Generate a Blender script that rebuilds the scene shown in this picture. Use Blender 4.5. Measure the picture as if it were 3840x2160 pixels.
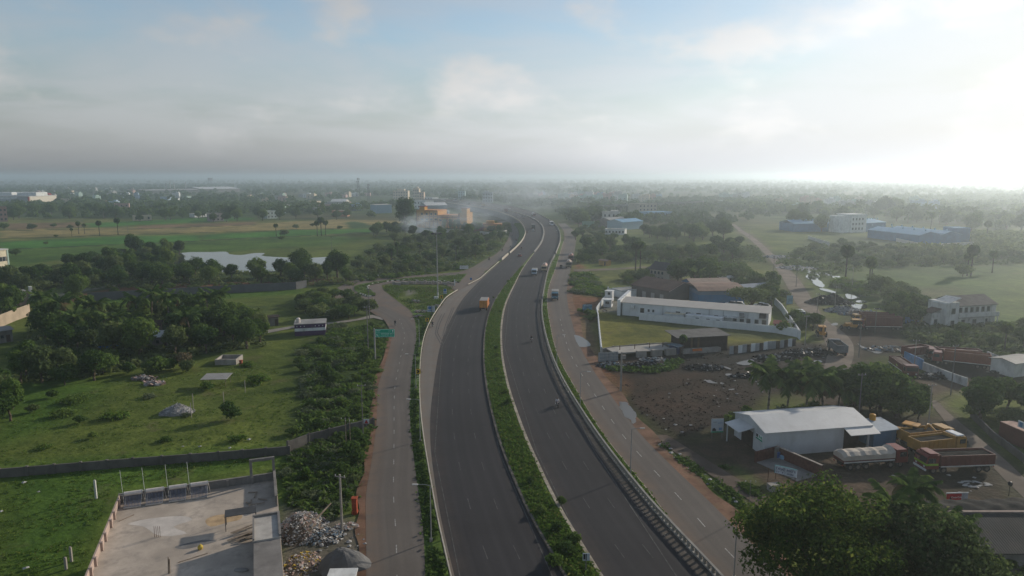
import bpy, math, random
import numpy as np
from mathutils import Vector, Matrix
R = math.radians
rng = np.random.default_rng(7)
random.seed(7)
for o in list(bpy.data.objects):
 bpy.data.objects.remove(o)
SC = bpy.context.scene
COL = SC.collection

# ------------------------------------------------------------------ camera
CAMH, FPX, PITCH = 42.0, 2595.0, R(9.15)
cam_d = bpy.data.cameras.new('camera')
cam = bpy.data.objects.new('camera', cam_d)
COL.objects.link(cam)
cam.location = (0, 0, CAMH)
cam.rotation_euler = (R(90) - PITCH, 0, 0)
cam_d.sensor_width = 36
cam_d.lens = 36 * FPX / 3840
cam_d.clip_start = 1.0
cam_d.clip_end = 60000
SC.camera = cam

# ------------------------------------------------------------------ light
SUN_AZ, SUN_EL = 51.0, 20.0       # degrees to the right of the view direction (+Y), above the horizon
world = bpy.data.worlds.new('World')
SC.world = world
world.use_nodes = True
wn, wl = world.node_tree.nodes, world.node_tree.links
wn.clear()
def wnode(t, **k):
 n = wn.new(t)
 for a, b in k.items():
  setattr(n, a, b)
 return n
def wmath(op, a, b=None, clamp=False):
 n = wnode('ShaderNodeMath', operation=op, use_clamp=clamp)
 for i, v in enumerate((a, b)):
  if v is None: continue
  if isinstance(v, (int, float)): n.inputs[i].default_value = v
  else: wl.new(v, n.inputs[i])
 return n.outputs[0]
sky = wnode('ShaderNodeTexSky', sky_type='NISHITA', sun_disc=False)
sky.sun_elevation = R(SUN_EL)
sky.sun_rotation = R(SUN_AZ)
sky.altitude = 50
sky.air_density = 1.1
sky.dust_density = 0.55
sky.ozone_density = 1.4
tc = wnode('ShaderNodeTexCoord')
# thin cloud veil and soft cumulus: a plane of cloud seen in perspective, and lumps by direction
sep = wnode('ShaderNodeSeparateXYZ'); wl.new(tc.outputs['Generated'], sep.inputs[0])
zc = wmath('MAXIMUM', sep.outputs['Z'], 0.0)
zz = wmath('ADD', zc, 0.16)
cmb = wnode('ShaderNodeCombineXYZ')
wl.new(wmath('DIVIDE', sep.outputs['X'], zz), cmb.inputs[0])
wl.new(wmath('DIVIDE', sep.outputs['Y'], zz), cmb.inputs[1])
n1 = wnode('ShaderNodeTexNoise'); wl.new(cmb.outputs[0], n1.inputs['Vector'])
n1.inputs['Scale'].default_value = 0.85; n1.inputs['Detail'].default_value = 7; n1.inputs['Roughness'].default_value = 0.55
n1.inputs['Distortion'].default_value = 0.35
r1 = wnode('ShaderNodeMapRange', interpolation_type='SMOOTHSTEP'); wl.new(n1.outputs['Fac'], r1.inputs[0])
r1.inputs[1].default_value = 0.36; r1.inputs[2].default_value = 0.62; r1.inputs[4].default_value = 0.5
n2 = wnode('ShaderNodeTexNoise')
mp2 = wnode('ShaderNodeMapping'); mp2.inputs['Scale'].default_value = (6.5, 6.5, 12.0); mp2.inputs['Location'].default_value = (0.7, 3.1, 0.4)
wl.new(tc.outputs['Generated'], mp2.inputs[0]); wl.new(mp2.outputs[0], n2.inputs['Vector'])
n2.inputs['Scale'].default_value = 1.0; n2.inputs['Detail'].default_value = 6; n2.inputs['Roughness'].default_value = 0.5
r2 = wnode('ShaderNodeMapRange', interpolation_type='SMOOTHSTEP'); wl.new(n2.outputs['Fac'], r2.inputs[0])
r2.inputs[1].default_value = 0.5; r2.inputs[2].default_value = 0.70; r2.inputs[4].default_value = 0.75
# haze band near the horizon takes the blue out of the sky
hz_ = wnode('ShaderNodeMapRange', interpolation_type='SMOOTHSTEP'); wl.new(zc, hz_.inputs[0])
hz_.inputs[1].default_value = 0.0; hz_.inputs[2].default_value = 0.20; hz_.inputs[3].default_value = 0.92; hz_.inputs[4].default_value = 0.05
bw = wnode('ShaderNodeRGBToBW'); wl.new(sky.outputs[0], bw.inputs[0])
rel = wmath('DIVIDE', bw.outputs[0], 6.0)
def tint(col, gain, s=None):
 m = wnode('ShaderNodeVectorMath', operation='SCALE')
 m.inputs[0].default_value = tuple(c * gain for c in col)
 wl.new(s or flat_, m.inputs['Scale'])
 return m.outputs[0]
# thin cloud evens the upper sky out; the dusty horizon is duller away from the sun
veil = wmath('DIVIDE', 1.0, wmath('ADD', 1.0, wmath('MULTIPLY', wmath('MAXIMUM', wmath('SUBTRACT', rel, 1.35), 0.0), .55)))
soft = wmath('MULTIPLY', wmath('MULTIPLY', wmath('POWER', wmath('MAXIMUM', rel, .05), -.17), 1.08), veil)
flat_ = wmath('MULTIPLY', bw.outputs[0], soft)
dusk = wmath('MULTIPLY', wmath('MULTIPLY', bw.outputs[0], veil), wmath('MINIMUM', wmath('POWER', rel, .7), 1.2))
up_ = wnode('ShaderNodeVectorMath', operation='SCALE'); wl.new(sky.outputs[0], up_.inputs[0]); wl.new(soft, up_.inputs['Scale'])
def wmix(f, a, b):
 m = wnode('ShaderNodeMix', data_type='RGBA')
 wl.new(f, m.inputs[0]); wl.new(a, m.inputs[6]); wl.new(b, m.inputs[7])
 return m.outputs[2]
c0 = wmix(hz_.outputs[0], up_.outputs[0], tint((0.945, 0.985, 1.09), 0.73, dusk))
lowf = wnode('ShaderNodeMapRange', interpolation_type='SMOOTHSTEP'); wl.new(zc, lowf.inputs[0]); lowf.inputs[1].default_value = .0; lowf.inputs[2].default_value = .10
c1 = wmix(wmath('MULTIPLY', r1.outputs[0], lowf.outputs[0]), c0, tint((0.985, 1.0, 1.05), 1.06))
c2 = wmix(wmath('MULTIPLY', r2.outputs[0], lowf.outputs[0]), c1, tint((1.03, 1.0, 0.98), 1.16))
bg = wnode('ShaderNodeBackground'); wl.new(c2, bg.inputs[0])
bg.inputs[1].default_value = 0.108
wo = wnode('ShaderNodeOutputWorld'); wl.new(bg.outputs[0], wo.inputs[0])

sun_d = bpy.data.lights.new('sun', 'SUN')
sun_d.energy = 4.2
sun_d.angle = R(1.2)
sun_d.color = (1.0, 0.90, 0.76)
sun = bpy.data.objects.new('sun', sun_d)
COL.objects.link(sun)
sd = Vector((math.sin(R(SUN_AZ)) * math.cos(R(SUN_EL)), math.cos(R(SUN_AZ)) * math.cos(R(SUN_EL)), math.sin(R(SUN_EL))))
sun.rotation_euler = sd.to_track_quat('Z', 'Y').to_euler()
sun.location = (0, 0, 200)

vs = SC.view_settings
vs.view_transform = 'Standard'
vs.look = 'None'
vs.gamma = 1
vs.exposure = 0.0
vs.use_curve_mapping = False
SC.render.engine = 'CYCLES'
cy = SC.cycles
cy.use_denoising = True
cy.max_bounces = 5
cy.diffuse_bounces = 2
cy.glossy_bounces = 2
cy.transmission_bounces = 2
cy.transparent_max_bounces = 6
cy.volume_bounces = 1
cy.sample_clamp_indirect = 4
cy.caustics_reflective = cy.caustics_refractive = False

# ------------------------------------------------------------------ pixel <-> place
cp, sp = math.cos(PITCH), math.sin(PITCH)
def G(px, py, z=0.0):
 """point of the photograph (3840 x 2160) -> where its ray meets height z"""
 u, v = (px - 1920) / FPX, (py - 1080) / FPX
 t = (CAMH - z) / (sp + v * cp)
 return Vector((u * t, t * (cp - v * sp), z))
def Hh(px, pyb, pyt):
 """height of an upright standing at (px, pyb) whose top shows at row pyt"""
 p = G(px, pyb); v = (pyt - 1080) / FPX
 # v = -((z-H) cp - y sp ... ) solve for z
 y = p.y
 # depth = y*cp - (z-H)*sp ; up = (z-H)*cp + y*sp ; v = -up/depth
 # (z-H) cp + y sp = -v (y cp - (z-H) sp)  -> (z-H)(cp - v sp) = -y (sp + v cp)
 return CAMH - y * (sp + v * cp) / (cp - v * sp)
def sstep(x):
 x = min(1.0, max(0.0, x)); return x * x * (3 - 2 * x)
def hwz(Y):
 return 6.0 * sstep((Y - 340) / 240.0)
def GH(px, py):
 z = 0.0
 for _ in range(30):
  p = G(px, py, z); z = 0.5 * z + 0.5 * hwz(p.y)
 return G(px, py, z)

# ------------------------------------------------------------------ mesh helpers
def tag(o, label=None, cat=None, group=None, kind=None):
 if label: o['label'] = label
 if cat: o['category'] = cat
 if group: o['group'] = group
 if kind: o['kind'] = kind
 return o
def empty(name, loc, rz=0.0, label=None, cat=None, group=None):
 o = bpy.data.objects.new(name, None); COL.objects.link(o)
 o.location = loc; o.rotation_euler = (0, 0, rz)
 o.empty_display_size = 0.3
 return tag(o, label, cat, group)
def link(name, me, parent=None, loc=(0, 0, 0), rz=0.0, scale=None):
 o = bpy.data.objects.new(name, me); COL.objects.link(o)
 o.parent = parent; o.location = loc; o.rotation_euler = (0, 0, rz)
 if scale is not None:
  o.scale = (scale,) * 3 if isinstance(scale, (int, float)) else scale
 return o
def copy_tree(o, parent=None):
 c = o.copy(); COL.objects.link(c); c.parent = parent
 for ch in o.children:
  copy_tree(ch, c)
 return c
class MB:
 """collects shapes into one mesh"""
 def __init__(s):
  s.v, s.f, s.m, s.uv = [], [], [], None
 def add(s, vs, fs, m=0):
  b = len(s.v); s.v += [tuple(v) for v in vs]
  s.f += [tuple(i + b for i in f) for f in fs]; s.m += [m] * len(fs)
  return s
 def box(s, x0, x1, y0, y1, z0, z1, m=0):
  return s.add([(x0, y0, z0), (x1, y0, z0), (x1, y1, z0), (x0, y1, z0), (x0, y0, z1), (x1, y0, z1), (x1, y1, z1), (x0, y1, z1)],
      [(3, 2, 1, 0), (4, 5, 6, 7), (0, 1, 5, 4), (1, 2, 6, 5), (2, 3, 7, 6), (3, 0, 4, 7)], m)
 def rbox(s, x0, x1, y0, y1, z0, z1, b=0.08, m=0):
  """box with chamfered upper and upright edges"""
  vs = []
  for (z, i) in ((z0, b * .4), (z0 + b, 0), (z1 - b, 0), (z1, b)):
   xa, xb, ya, yb = x0 + i, x1 - i, y0 + i, y1 - i
   vs += [(xa + b, ya, z), (xb - b, ya, z), (xb, ya + b, z), (xb, yb - b, z), (xb - b, yb, z), (xa + b, yb, z), (xa, yb - b, z), (xa, ya + b, z)]
  fs = [tuple(range(7, -1, -1)), tuple(range(24, 32))]
  for k in range(3):
   for i in range(8):
    j = (i + 1) % 8
    fs.append((k * 8 + i, k * 8 + j, k * 8 + 8 + j, k * 8 + 8 + i))
  return s.add(vs, fs, m)
 def prism(s, pts, x0, x1, m=0, axis='x'):
  """outline in the (y,z) plane swept along x, or in (x,z) swept along y"""
  n = len(pts)
  if axis == 'x': vs = [(x0, a, b) for a, b in pts] + [(x1, a, b) for a, b in pts]
  elif axis == 'y': vs = [(a, x0, b) for a, b in pts] + [(a, x1, b) for a, b in pts]
  else: vs = [(a, b, x0) for a, b in pts] + [(a, b, x1) for a, b in pts]
  fs = [tuple(range(n)), tuple(range(2 * n - 1, n - 1, -1))]
  for i in range(n):
   j = (i + 1) % n; fs.append((i, i + n, j + n, j))
  return s.add(vs, fs, m)
 def tube(s, p0, p1, r0, r1=None, n=8, m=0, caps=True):
  p0, p1 = Vector(p0), Vector(p1); r1 = r0 if r1 is None else r1
  d = (p1 - p0).normalized()
  a = d.orthogonal().normalized(); b = d.cross(a)
  vs = []
  for p, r in ((p0, r0), (p1, r1)):
   for i in range(n):
    t = 2 * math.pi * i / n; vs.append(p + (a * math.cos(t) + b * math.sin(t)) * r)
  fs = [(i, (i + 1) % n, n + (i + 1) % n, n + i) for i in range(n)]
  if caps: fs += [tuple(range(n - 1, -1, -1)), tuple(range(n, 2 * n))]
  return s.add(vs, fs, m)
 def path(s, pts, r0, r1, n=7, m=0):
  N = len(pts)
  for i in range(N - 1):
   ra, rb = r0 + (r1 - r0) * i / (N - 1), r0 + (r1 - r0) * (i + 1) / (N - 1)
   s.tube(pts[i], pts[i + 1], ra, rb, n, m)
  return s
 def sphere(s, c, rx, ry=None, rz=None, n=10, k=6, m=0):
  ry = rx if ry is None else ry; rz = rx if rz is None else rz
  vs = [(c[0], c[1], c[2] - rz)]
  for i in range(1, k):
   t = math.pi * i / k
   for j in range(n):
    a = 2 * math.pi * j / n
    vs.append((c[0] + rx * math.sin(t) * math.cos(a), c[1] + ry * math.sin(t) * math.sin(a), c[2] - rz * math.cos(t)))
  vs.append((c[0], c[1], c[2] + rz))
  fs = [(0, 1 + (j + 1) % n, 1 + j) for j in range(n)]
  for i in range(k - 2):
   for j in range(n):
    a = 1 + i * n + j; b = 1 + i * n + (j + 1) % n
    fs.append((a, b, b + n, a + n))
  e = len(vs) - 1; q = 1 + (k - 2) * n
  fs += [(e, q + j, q + (j + 1) % n) for j in range(n)]
  return s.add(vs, fs, m)
 def mesh(s, name, mats, smooth=False):
  me = bpy.data.meshes.new(name)
  me.from_pydata(s.v, [], s.f)
  for mt in (mats if isinstance(mats, (list, tuple)) else [mats]): me.materials.append(mt)
  if any(s.m): me.polygons.foreach_set('material_index', s.m)
  if smooth: me.polygons.foreach_set('use_smooth', [True] * len(s.f))
  me.update()
  return me
 def build(s, name, mats, parent=None, loc=(0, 0, 0), rz=0.0, smooth=False):
  return link(name, s.mesh(name, mats, smooth), parent, loc, rz)

# ------------------------------------------------------------------ materials
_M = {}
def nodes_of(name):
 m = bpy.data.materials.new(name); m.use_nodes = True
 n, l = m.node_tree.nodes, m.node_tree.links
 n.clear()
 out = n.new('ShaderNodeOutputMaterial'); bs = n.new('ShaderNodeBsdfPrincipled')
 l.new(bs.outputs[0], out.inputs[0])
 return m, n, l, bs, out
def mixc(n, l, f, a, b, mode='MIX'):
 x = n.new('ShaderNodeMix'); x.data_type = 'RGBA'; x.blend_type = mode
 for i, v in ((0, f), (6, a), (7, b)):
  if hasattr(v, 'links'): l.new(v, x.inputs[i])
  elif i == 0: x.inputs[0].default_value = v
  else: x.inputs[i].default_value = tuple(v) + (1,) if len(v) == 3 else v
 return x.outputs[2]
def noise(n, l, vec, scale, detail=4, rough=0.55, lo=0.35, hi=0.65, a=0.0, b=1.0):
 t = n.new('ShaderNodeTexNoise'); t.inputs['Scale'].default_value = scale
 t.inputs['Detail'].default_value = detail; t.inputs['Roughness'].default_value = rough
 l.new(vec, t.inputs['Vector'])
 r = n.new('ShaderNodeMapRange'); l.new(t.outputs['Fac'], r.inputs[0])
 r.inputs[1].default_value = lo; r.inputs[2].default_value = hi; r.inputs[3].default_value = a; r.inputs[4].default_value = b
 return r.outputs[0]
def M(name, col, rough=0.85, var=0.25, scale=1.2, stain=None, stain_amt=0.5, metal=0.0, bump=0.0, spec=0.12, stripes=0.0, stripe_axis=0):
 """painted / cast / earthen surface: base colour, cloudy variation and stains"""
 if name in _M: return _M[name]
 m, n, l, bs, out = nodes_of(name)
 g = n.new('ShaderNodeTexCoord').outputs['Object']
 d = tuple(c * (1 - var) for c in col); u = tuple(min(1, c * (1 + var)) for c in col)
 c = mixc(n, l, noise(n, l, g, scale, 5), d, u)
 c = mixc(n, l, noise(n, l, g, scale * 9, 3, a=0, b=0.35), c, d)
 if stain is not None:
  mp = n.new('ShaderNodeMapping'); mp.inputs['Scale'].default_value = (1, 1, 0.35); l.new(g, mp.inputs[0])
  c = mixc(n, l, noise(n, l, mp.outputs[0], 0.7, 6, 0.65, 0.5, 0.72, 0, stain_amt), c, stain)
 l.new(c, bs.inputs['Base Color'])
 bs.inputs['Roughness'].default_value = rough; bs.inputs['Metallic'].default_value = metal
 bs.inputs['Specular IOR Level'].default_value = spec
 if bump or stripes:
  bp = n.new('ShaderNodeBump'); bp.inputs['Distance'].default_value = 0.05
  if stripes:
   w = n.new('ShaderNodeTexWave'); w.bands_direction = 'XYZ'[stripe_axis]
   w.inputs['Scale'].default_value = stripes; l.new(g, w.inputs[0]); l.new(w.outputs['Fac'], bp.inputs['Height'])
   bp.inputs['Strength'].default_value = 0.5
   c2 = mixc(n, l, w.outputs['Fac'], tuple(x * .86 for x in (1, 1, 1)), (1, 1, 1))
   cc = mixc(n, l, 1.0, c, c2, 'MULTIPLY'); l.new(cc, bs.inputs['Base Color'])
  else:
   t = n.new('ShaderNodeTexNoise'); t.inputs['Scale'].default_value = scale * 6; l.new(g, t.inputs[0])
   l.new(t.outputs['Fac'], bp.inputs['Height']); bp.inputs['Strength'].default_value = bump
  l.new(bp.outputs[0], bs.inputs['Normal'])
 _M[name] = m
 return m
def leaf(name, a, b, trans=0.3, yellow=None):
 if name in _M: return _M[name]
 m, n, l, bs, out = nodes_of(name)
 n.remove(bs)
 gi = n.new('ShaderNodeNewGeometry'); oi = n.new('ShaderNodeObjectInfo')
 c = mixc(n, l, gi.outputs['Random Per Island'], a, b)
 if yellow:
  r = n.new('ShaderNodeMapRange'); l.new(gi.outputs['Random Per Island'], r.inputs[0]); r.inputs[1].default_value = .78; r.inputs[2].default_value = .95
  c = mixc(n, l, r.outputs[0], c, yellow)
 v = n.new('ShaderNodeMapRange'); l.new(oi.outputs['Random'], v.inputs[0]); v.inputs[3].default_value = 0.72; v.inputs[4].default_value = 1.28
 hs = n.new('ShaderNodeHueSaturation'); l.new(c, hs.inputs['Color']); l.new(v.outputs[0], hs.inputs['Value'])
 h = n.new('ShaderNodeMapRange'); l.new(oi.outputs['Random'], h.inputs[0]); h.inputs[3].default_value = 0.515; h.inputs[4].default_value = 0.485
 l.new(h.outputs[0], hs.inputs['Hue'])
 df = n.new('ShaderNodeBsdfDiffuse'); tr = n.new('ShaderNodeBsdfTranslucent'); mx = n.new('ShaderNodeMixShader')
 mx.inputs[0].default_value = trans * 1.5
 l.new(hs.outputs[0], df.inputs[0]); l.new(hs.outputs[0], tr.inputs[0])
 l.new(df.outputs[0], mx.inputs[1]); l.new(tr.outputs[0], mx.inputs[2]); l.new(mx.outputs[0], out.inputs[0])
 _M[name] = m
 return m
def glossy(name, col, rough=0.1, spec=0.6, coat=0.0, metal=0.0):
 if name in _M: return _M[name]
 m, n, l, bs, out = nodes_of(name)
 g = n.new('ShaderNodeTexCoord').outputs['Object']
 c = mixc(n, l, noise(n, l, g, 2.0, 4), tuple(x * .85 for x in col), tuple(min(1, x * 1.1) for x in col))
 l.new(c, bs.inputs['Base Color']); bs.inputs['Roughness'].default_value = rough
 bs.inputs['Specular IOR Level'].default_value = spec; bs.inputs['Coat Weight'].default_value = coat; bs.inputs['Metallic'].default_value = metal
 _M[name] = m
 return m
# ================================================================== SETTING: terrain
def wpoly(pts):
 return np.array([G(x, y).xy for x, y in pts])
def sdist(P, poly):
 """signed distance (inside > 0) of points P (n,2) to a polygon"""
 d = np.full(len(P), 1e18); ins = np.zeros(len(P), bool)
 n = len(poly)
 for i in range(n):
  a, b = poly[i], poly[(i + 1) % n]
  e = b - a; w = P - a
  t = np.clip((w @ e) / max(e @ e, 1e-9), 0, 1)
  q = w - t[:, None] * e
  d = np.minimum(d, (q * q).sum(1))
  c = (a[1] <= P[:, 1]) != (b[1] <= P[:, 1])
  with np.errstate(divide='ignore', invalid='ignore'):
   xi = a[0] + (P[:, 1] - a[1]) / (b[1] - a[1] if b[1] != a[1] else 1e-9) * e[0]
  ins ^= c & (P[:, 0] < xi)
 return np.where(ins, 1, -1) * np.sqrt(d)
def vnoise(P, scale, seed, octv=4):
 """smooth value noise on points"""
 out = np.zeros(len(P)); amp = 1.0; tot = 0
 for o in range(octv):
  Q = P * scale * (2 ** o) + seed * 17.3
  i = np.floor(Q).astype(int); f = Q - i; f = f * f * (3 - 2 * f)
  def h(a, b):
   k = (a * 374761393 + b * 668265263 + (seed + o) * 974711) & 0x7fffffff
   k = ((k ^ (k >> 13)) * 1274126177) & 0x7fffffff
   return ((k ^ (k >> 16)) & 0xffff) / 65535.0
  x, y = i[:, 0], i[:, 1]
  v = (h(x, y) * (1 - f[:, 0]) + h(x + 1, y) * f[:, 0]) * (1 - f[:, 1]) + (h(x, y + 1) * (1 - f[:, 0]) + h(x + 1, y + 1) * f[:, 0]) * f[:, 1]
  out += amp * v; tot += amp; amp *= 0.5
 return out / tot

# grid: fine near the viewpoint, coarse towards the horizon
ys = np.concatenate([np.linspace(-15000, -500, 8), np.linspace(-300, 40, 12), np.geomspace(48, 15000, 430)])
ts = np.linspace(-1, 1, 400)
ts = np.concatenate([[-40, -12, -4, -2, -1.4, -1.15], ts, [1.15, 1.4, 2, 4, 12, 40]])
YY, TT = np.meshgrid(ys, ts, indexing='ij')
XX = np.clip(TT * (np.abs(YY) * 0.86 + 60), -15000, 15000)
for j in (0, -1): XX[:, j] = np.sign(ts[j]) * 15000
PT = np.stack([XX.ravel(), YY.ravel()], 1)
W1 = np.stack([vnoise(PT, 1 / 14, 1) - .5, vnoise(PT, 1 / 14, 2) - .5], 1)
W2 = np.stack([vnoise(PT, 1 / 120, 3) - .5, vnoise(PT, 1 / 120, 4) - .5], 1)
near = np.clip((PT[:, 1] - 60) / 500, 0.15, 1)
PW = PT + W1 * 7 * (0.5 + near[:, None])
# colours (linear, real-world), alpha = how much vegetation
GRASS = (0.118, 0.148, 0.033)
col = np.zeros((len(PT), 4)); col[:] = GRASS + (1.0,)
farm = vnoise(PT, 1 / 260, 5, 3)
farmc = np.array([(0.055, 0.075, 0.032), (0.10, 0.095, 0.045), (0.075, 0.115, 0.035), (0.05, 0.066, 0.03)])
fi = np.clip(((farm - .25) / .5) * 3, 0, 2.999); i0 = fi.astype(int); ff = (fi - i0)[:, None]
far_c = farmc[i0] * (1 - ff) + farmc[i0 + 1] * ff
k = np.clip((PT[:, 1] - 480) / 200, 0, 1)[:, None]
col[:, :3] = col[:, :3] * (1 - k) + far_c * k
lush = (0.082, 0.145, 0.026); dry = (0.155, 0.165, 0.05); tan = (0.30, 0.235, 0.10); brown = (0.22, 0.145, 0.085)
redsoil = (0.20, 0.095, 0.055); mud = (0.046, 0.034, 0.028); yard = (0.088, 0.064, 0.048); lawn = (0.18, 0.17, 0.038)
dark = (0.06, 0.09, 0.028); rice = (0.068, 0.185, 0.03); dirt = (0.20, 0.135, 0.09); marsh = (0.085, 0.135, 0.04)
coal = (0.03, 0.028, 0.027); conc = (0.24, 0.22, 0.19)
lane_c = (.15, .12, .095)
dl_l = [(2740, 840), (2770, 866), (2826, 910), (2862, 945), (2900, 990), (2947, 1066), (2984, 1140), (3029, 1181), (3075, 1244), (3100, 1290), (3105, 1340), (3080, 1400)]
dl_r = [(2752, 838), (2782, 862), (2842, 901), (2884, 938), (2930, 985), (2995, 1045), (3044, 1120), (3089, 1195), (3141, 1229), (3189, 1265), (3208, 1311), (3195, 1360), (3180, 1400)]
d2l = [(3480, 1500), (3520, 1550), (3560, 1600), (3640, 1670), (3760, 1790), (3900, 1930)]
d2r = [(3510, 1500), (3560, 1550), (3620, 1600), (3730, 1690), (3870, 1820), (4030, 1960)]
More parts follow.
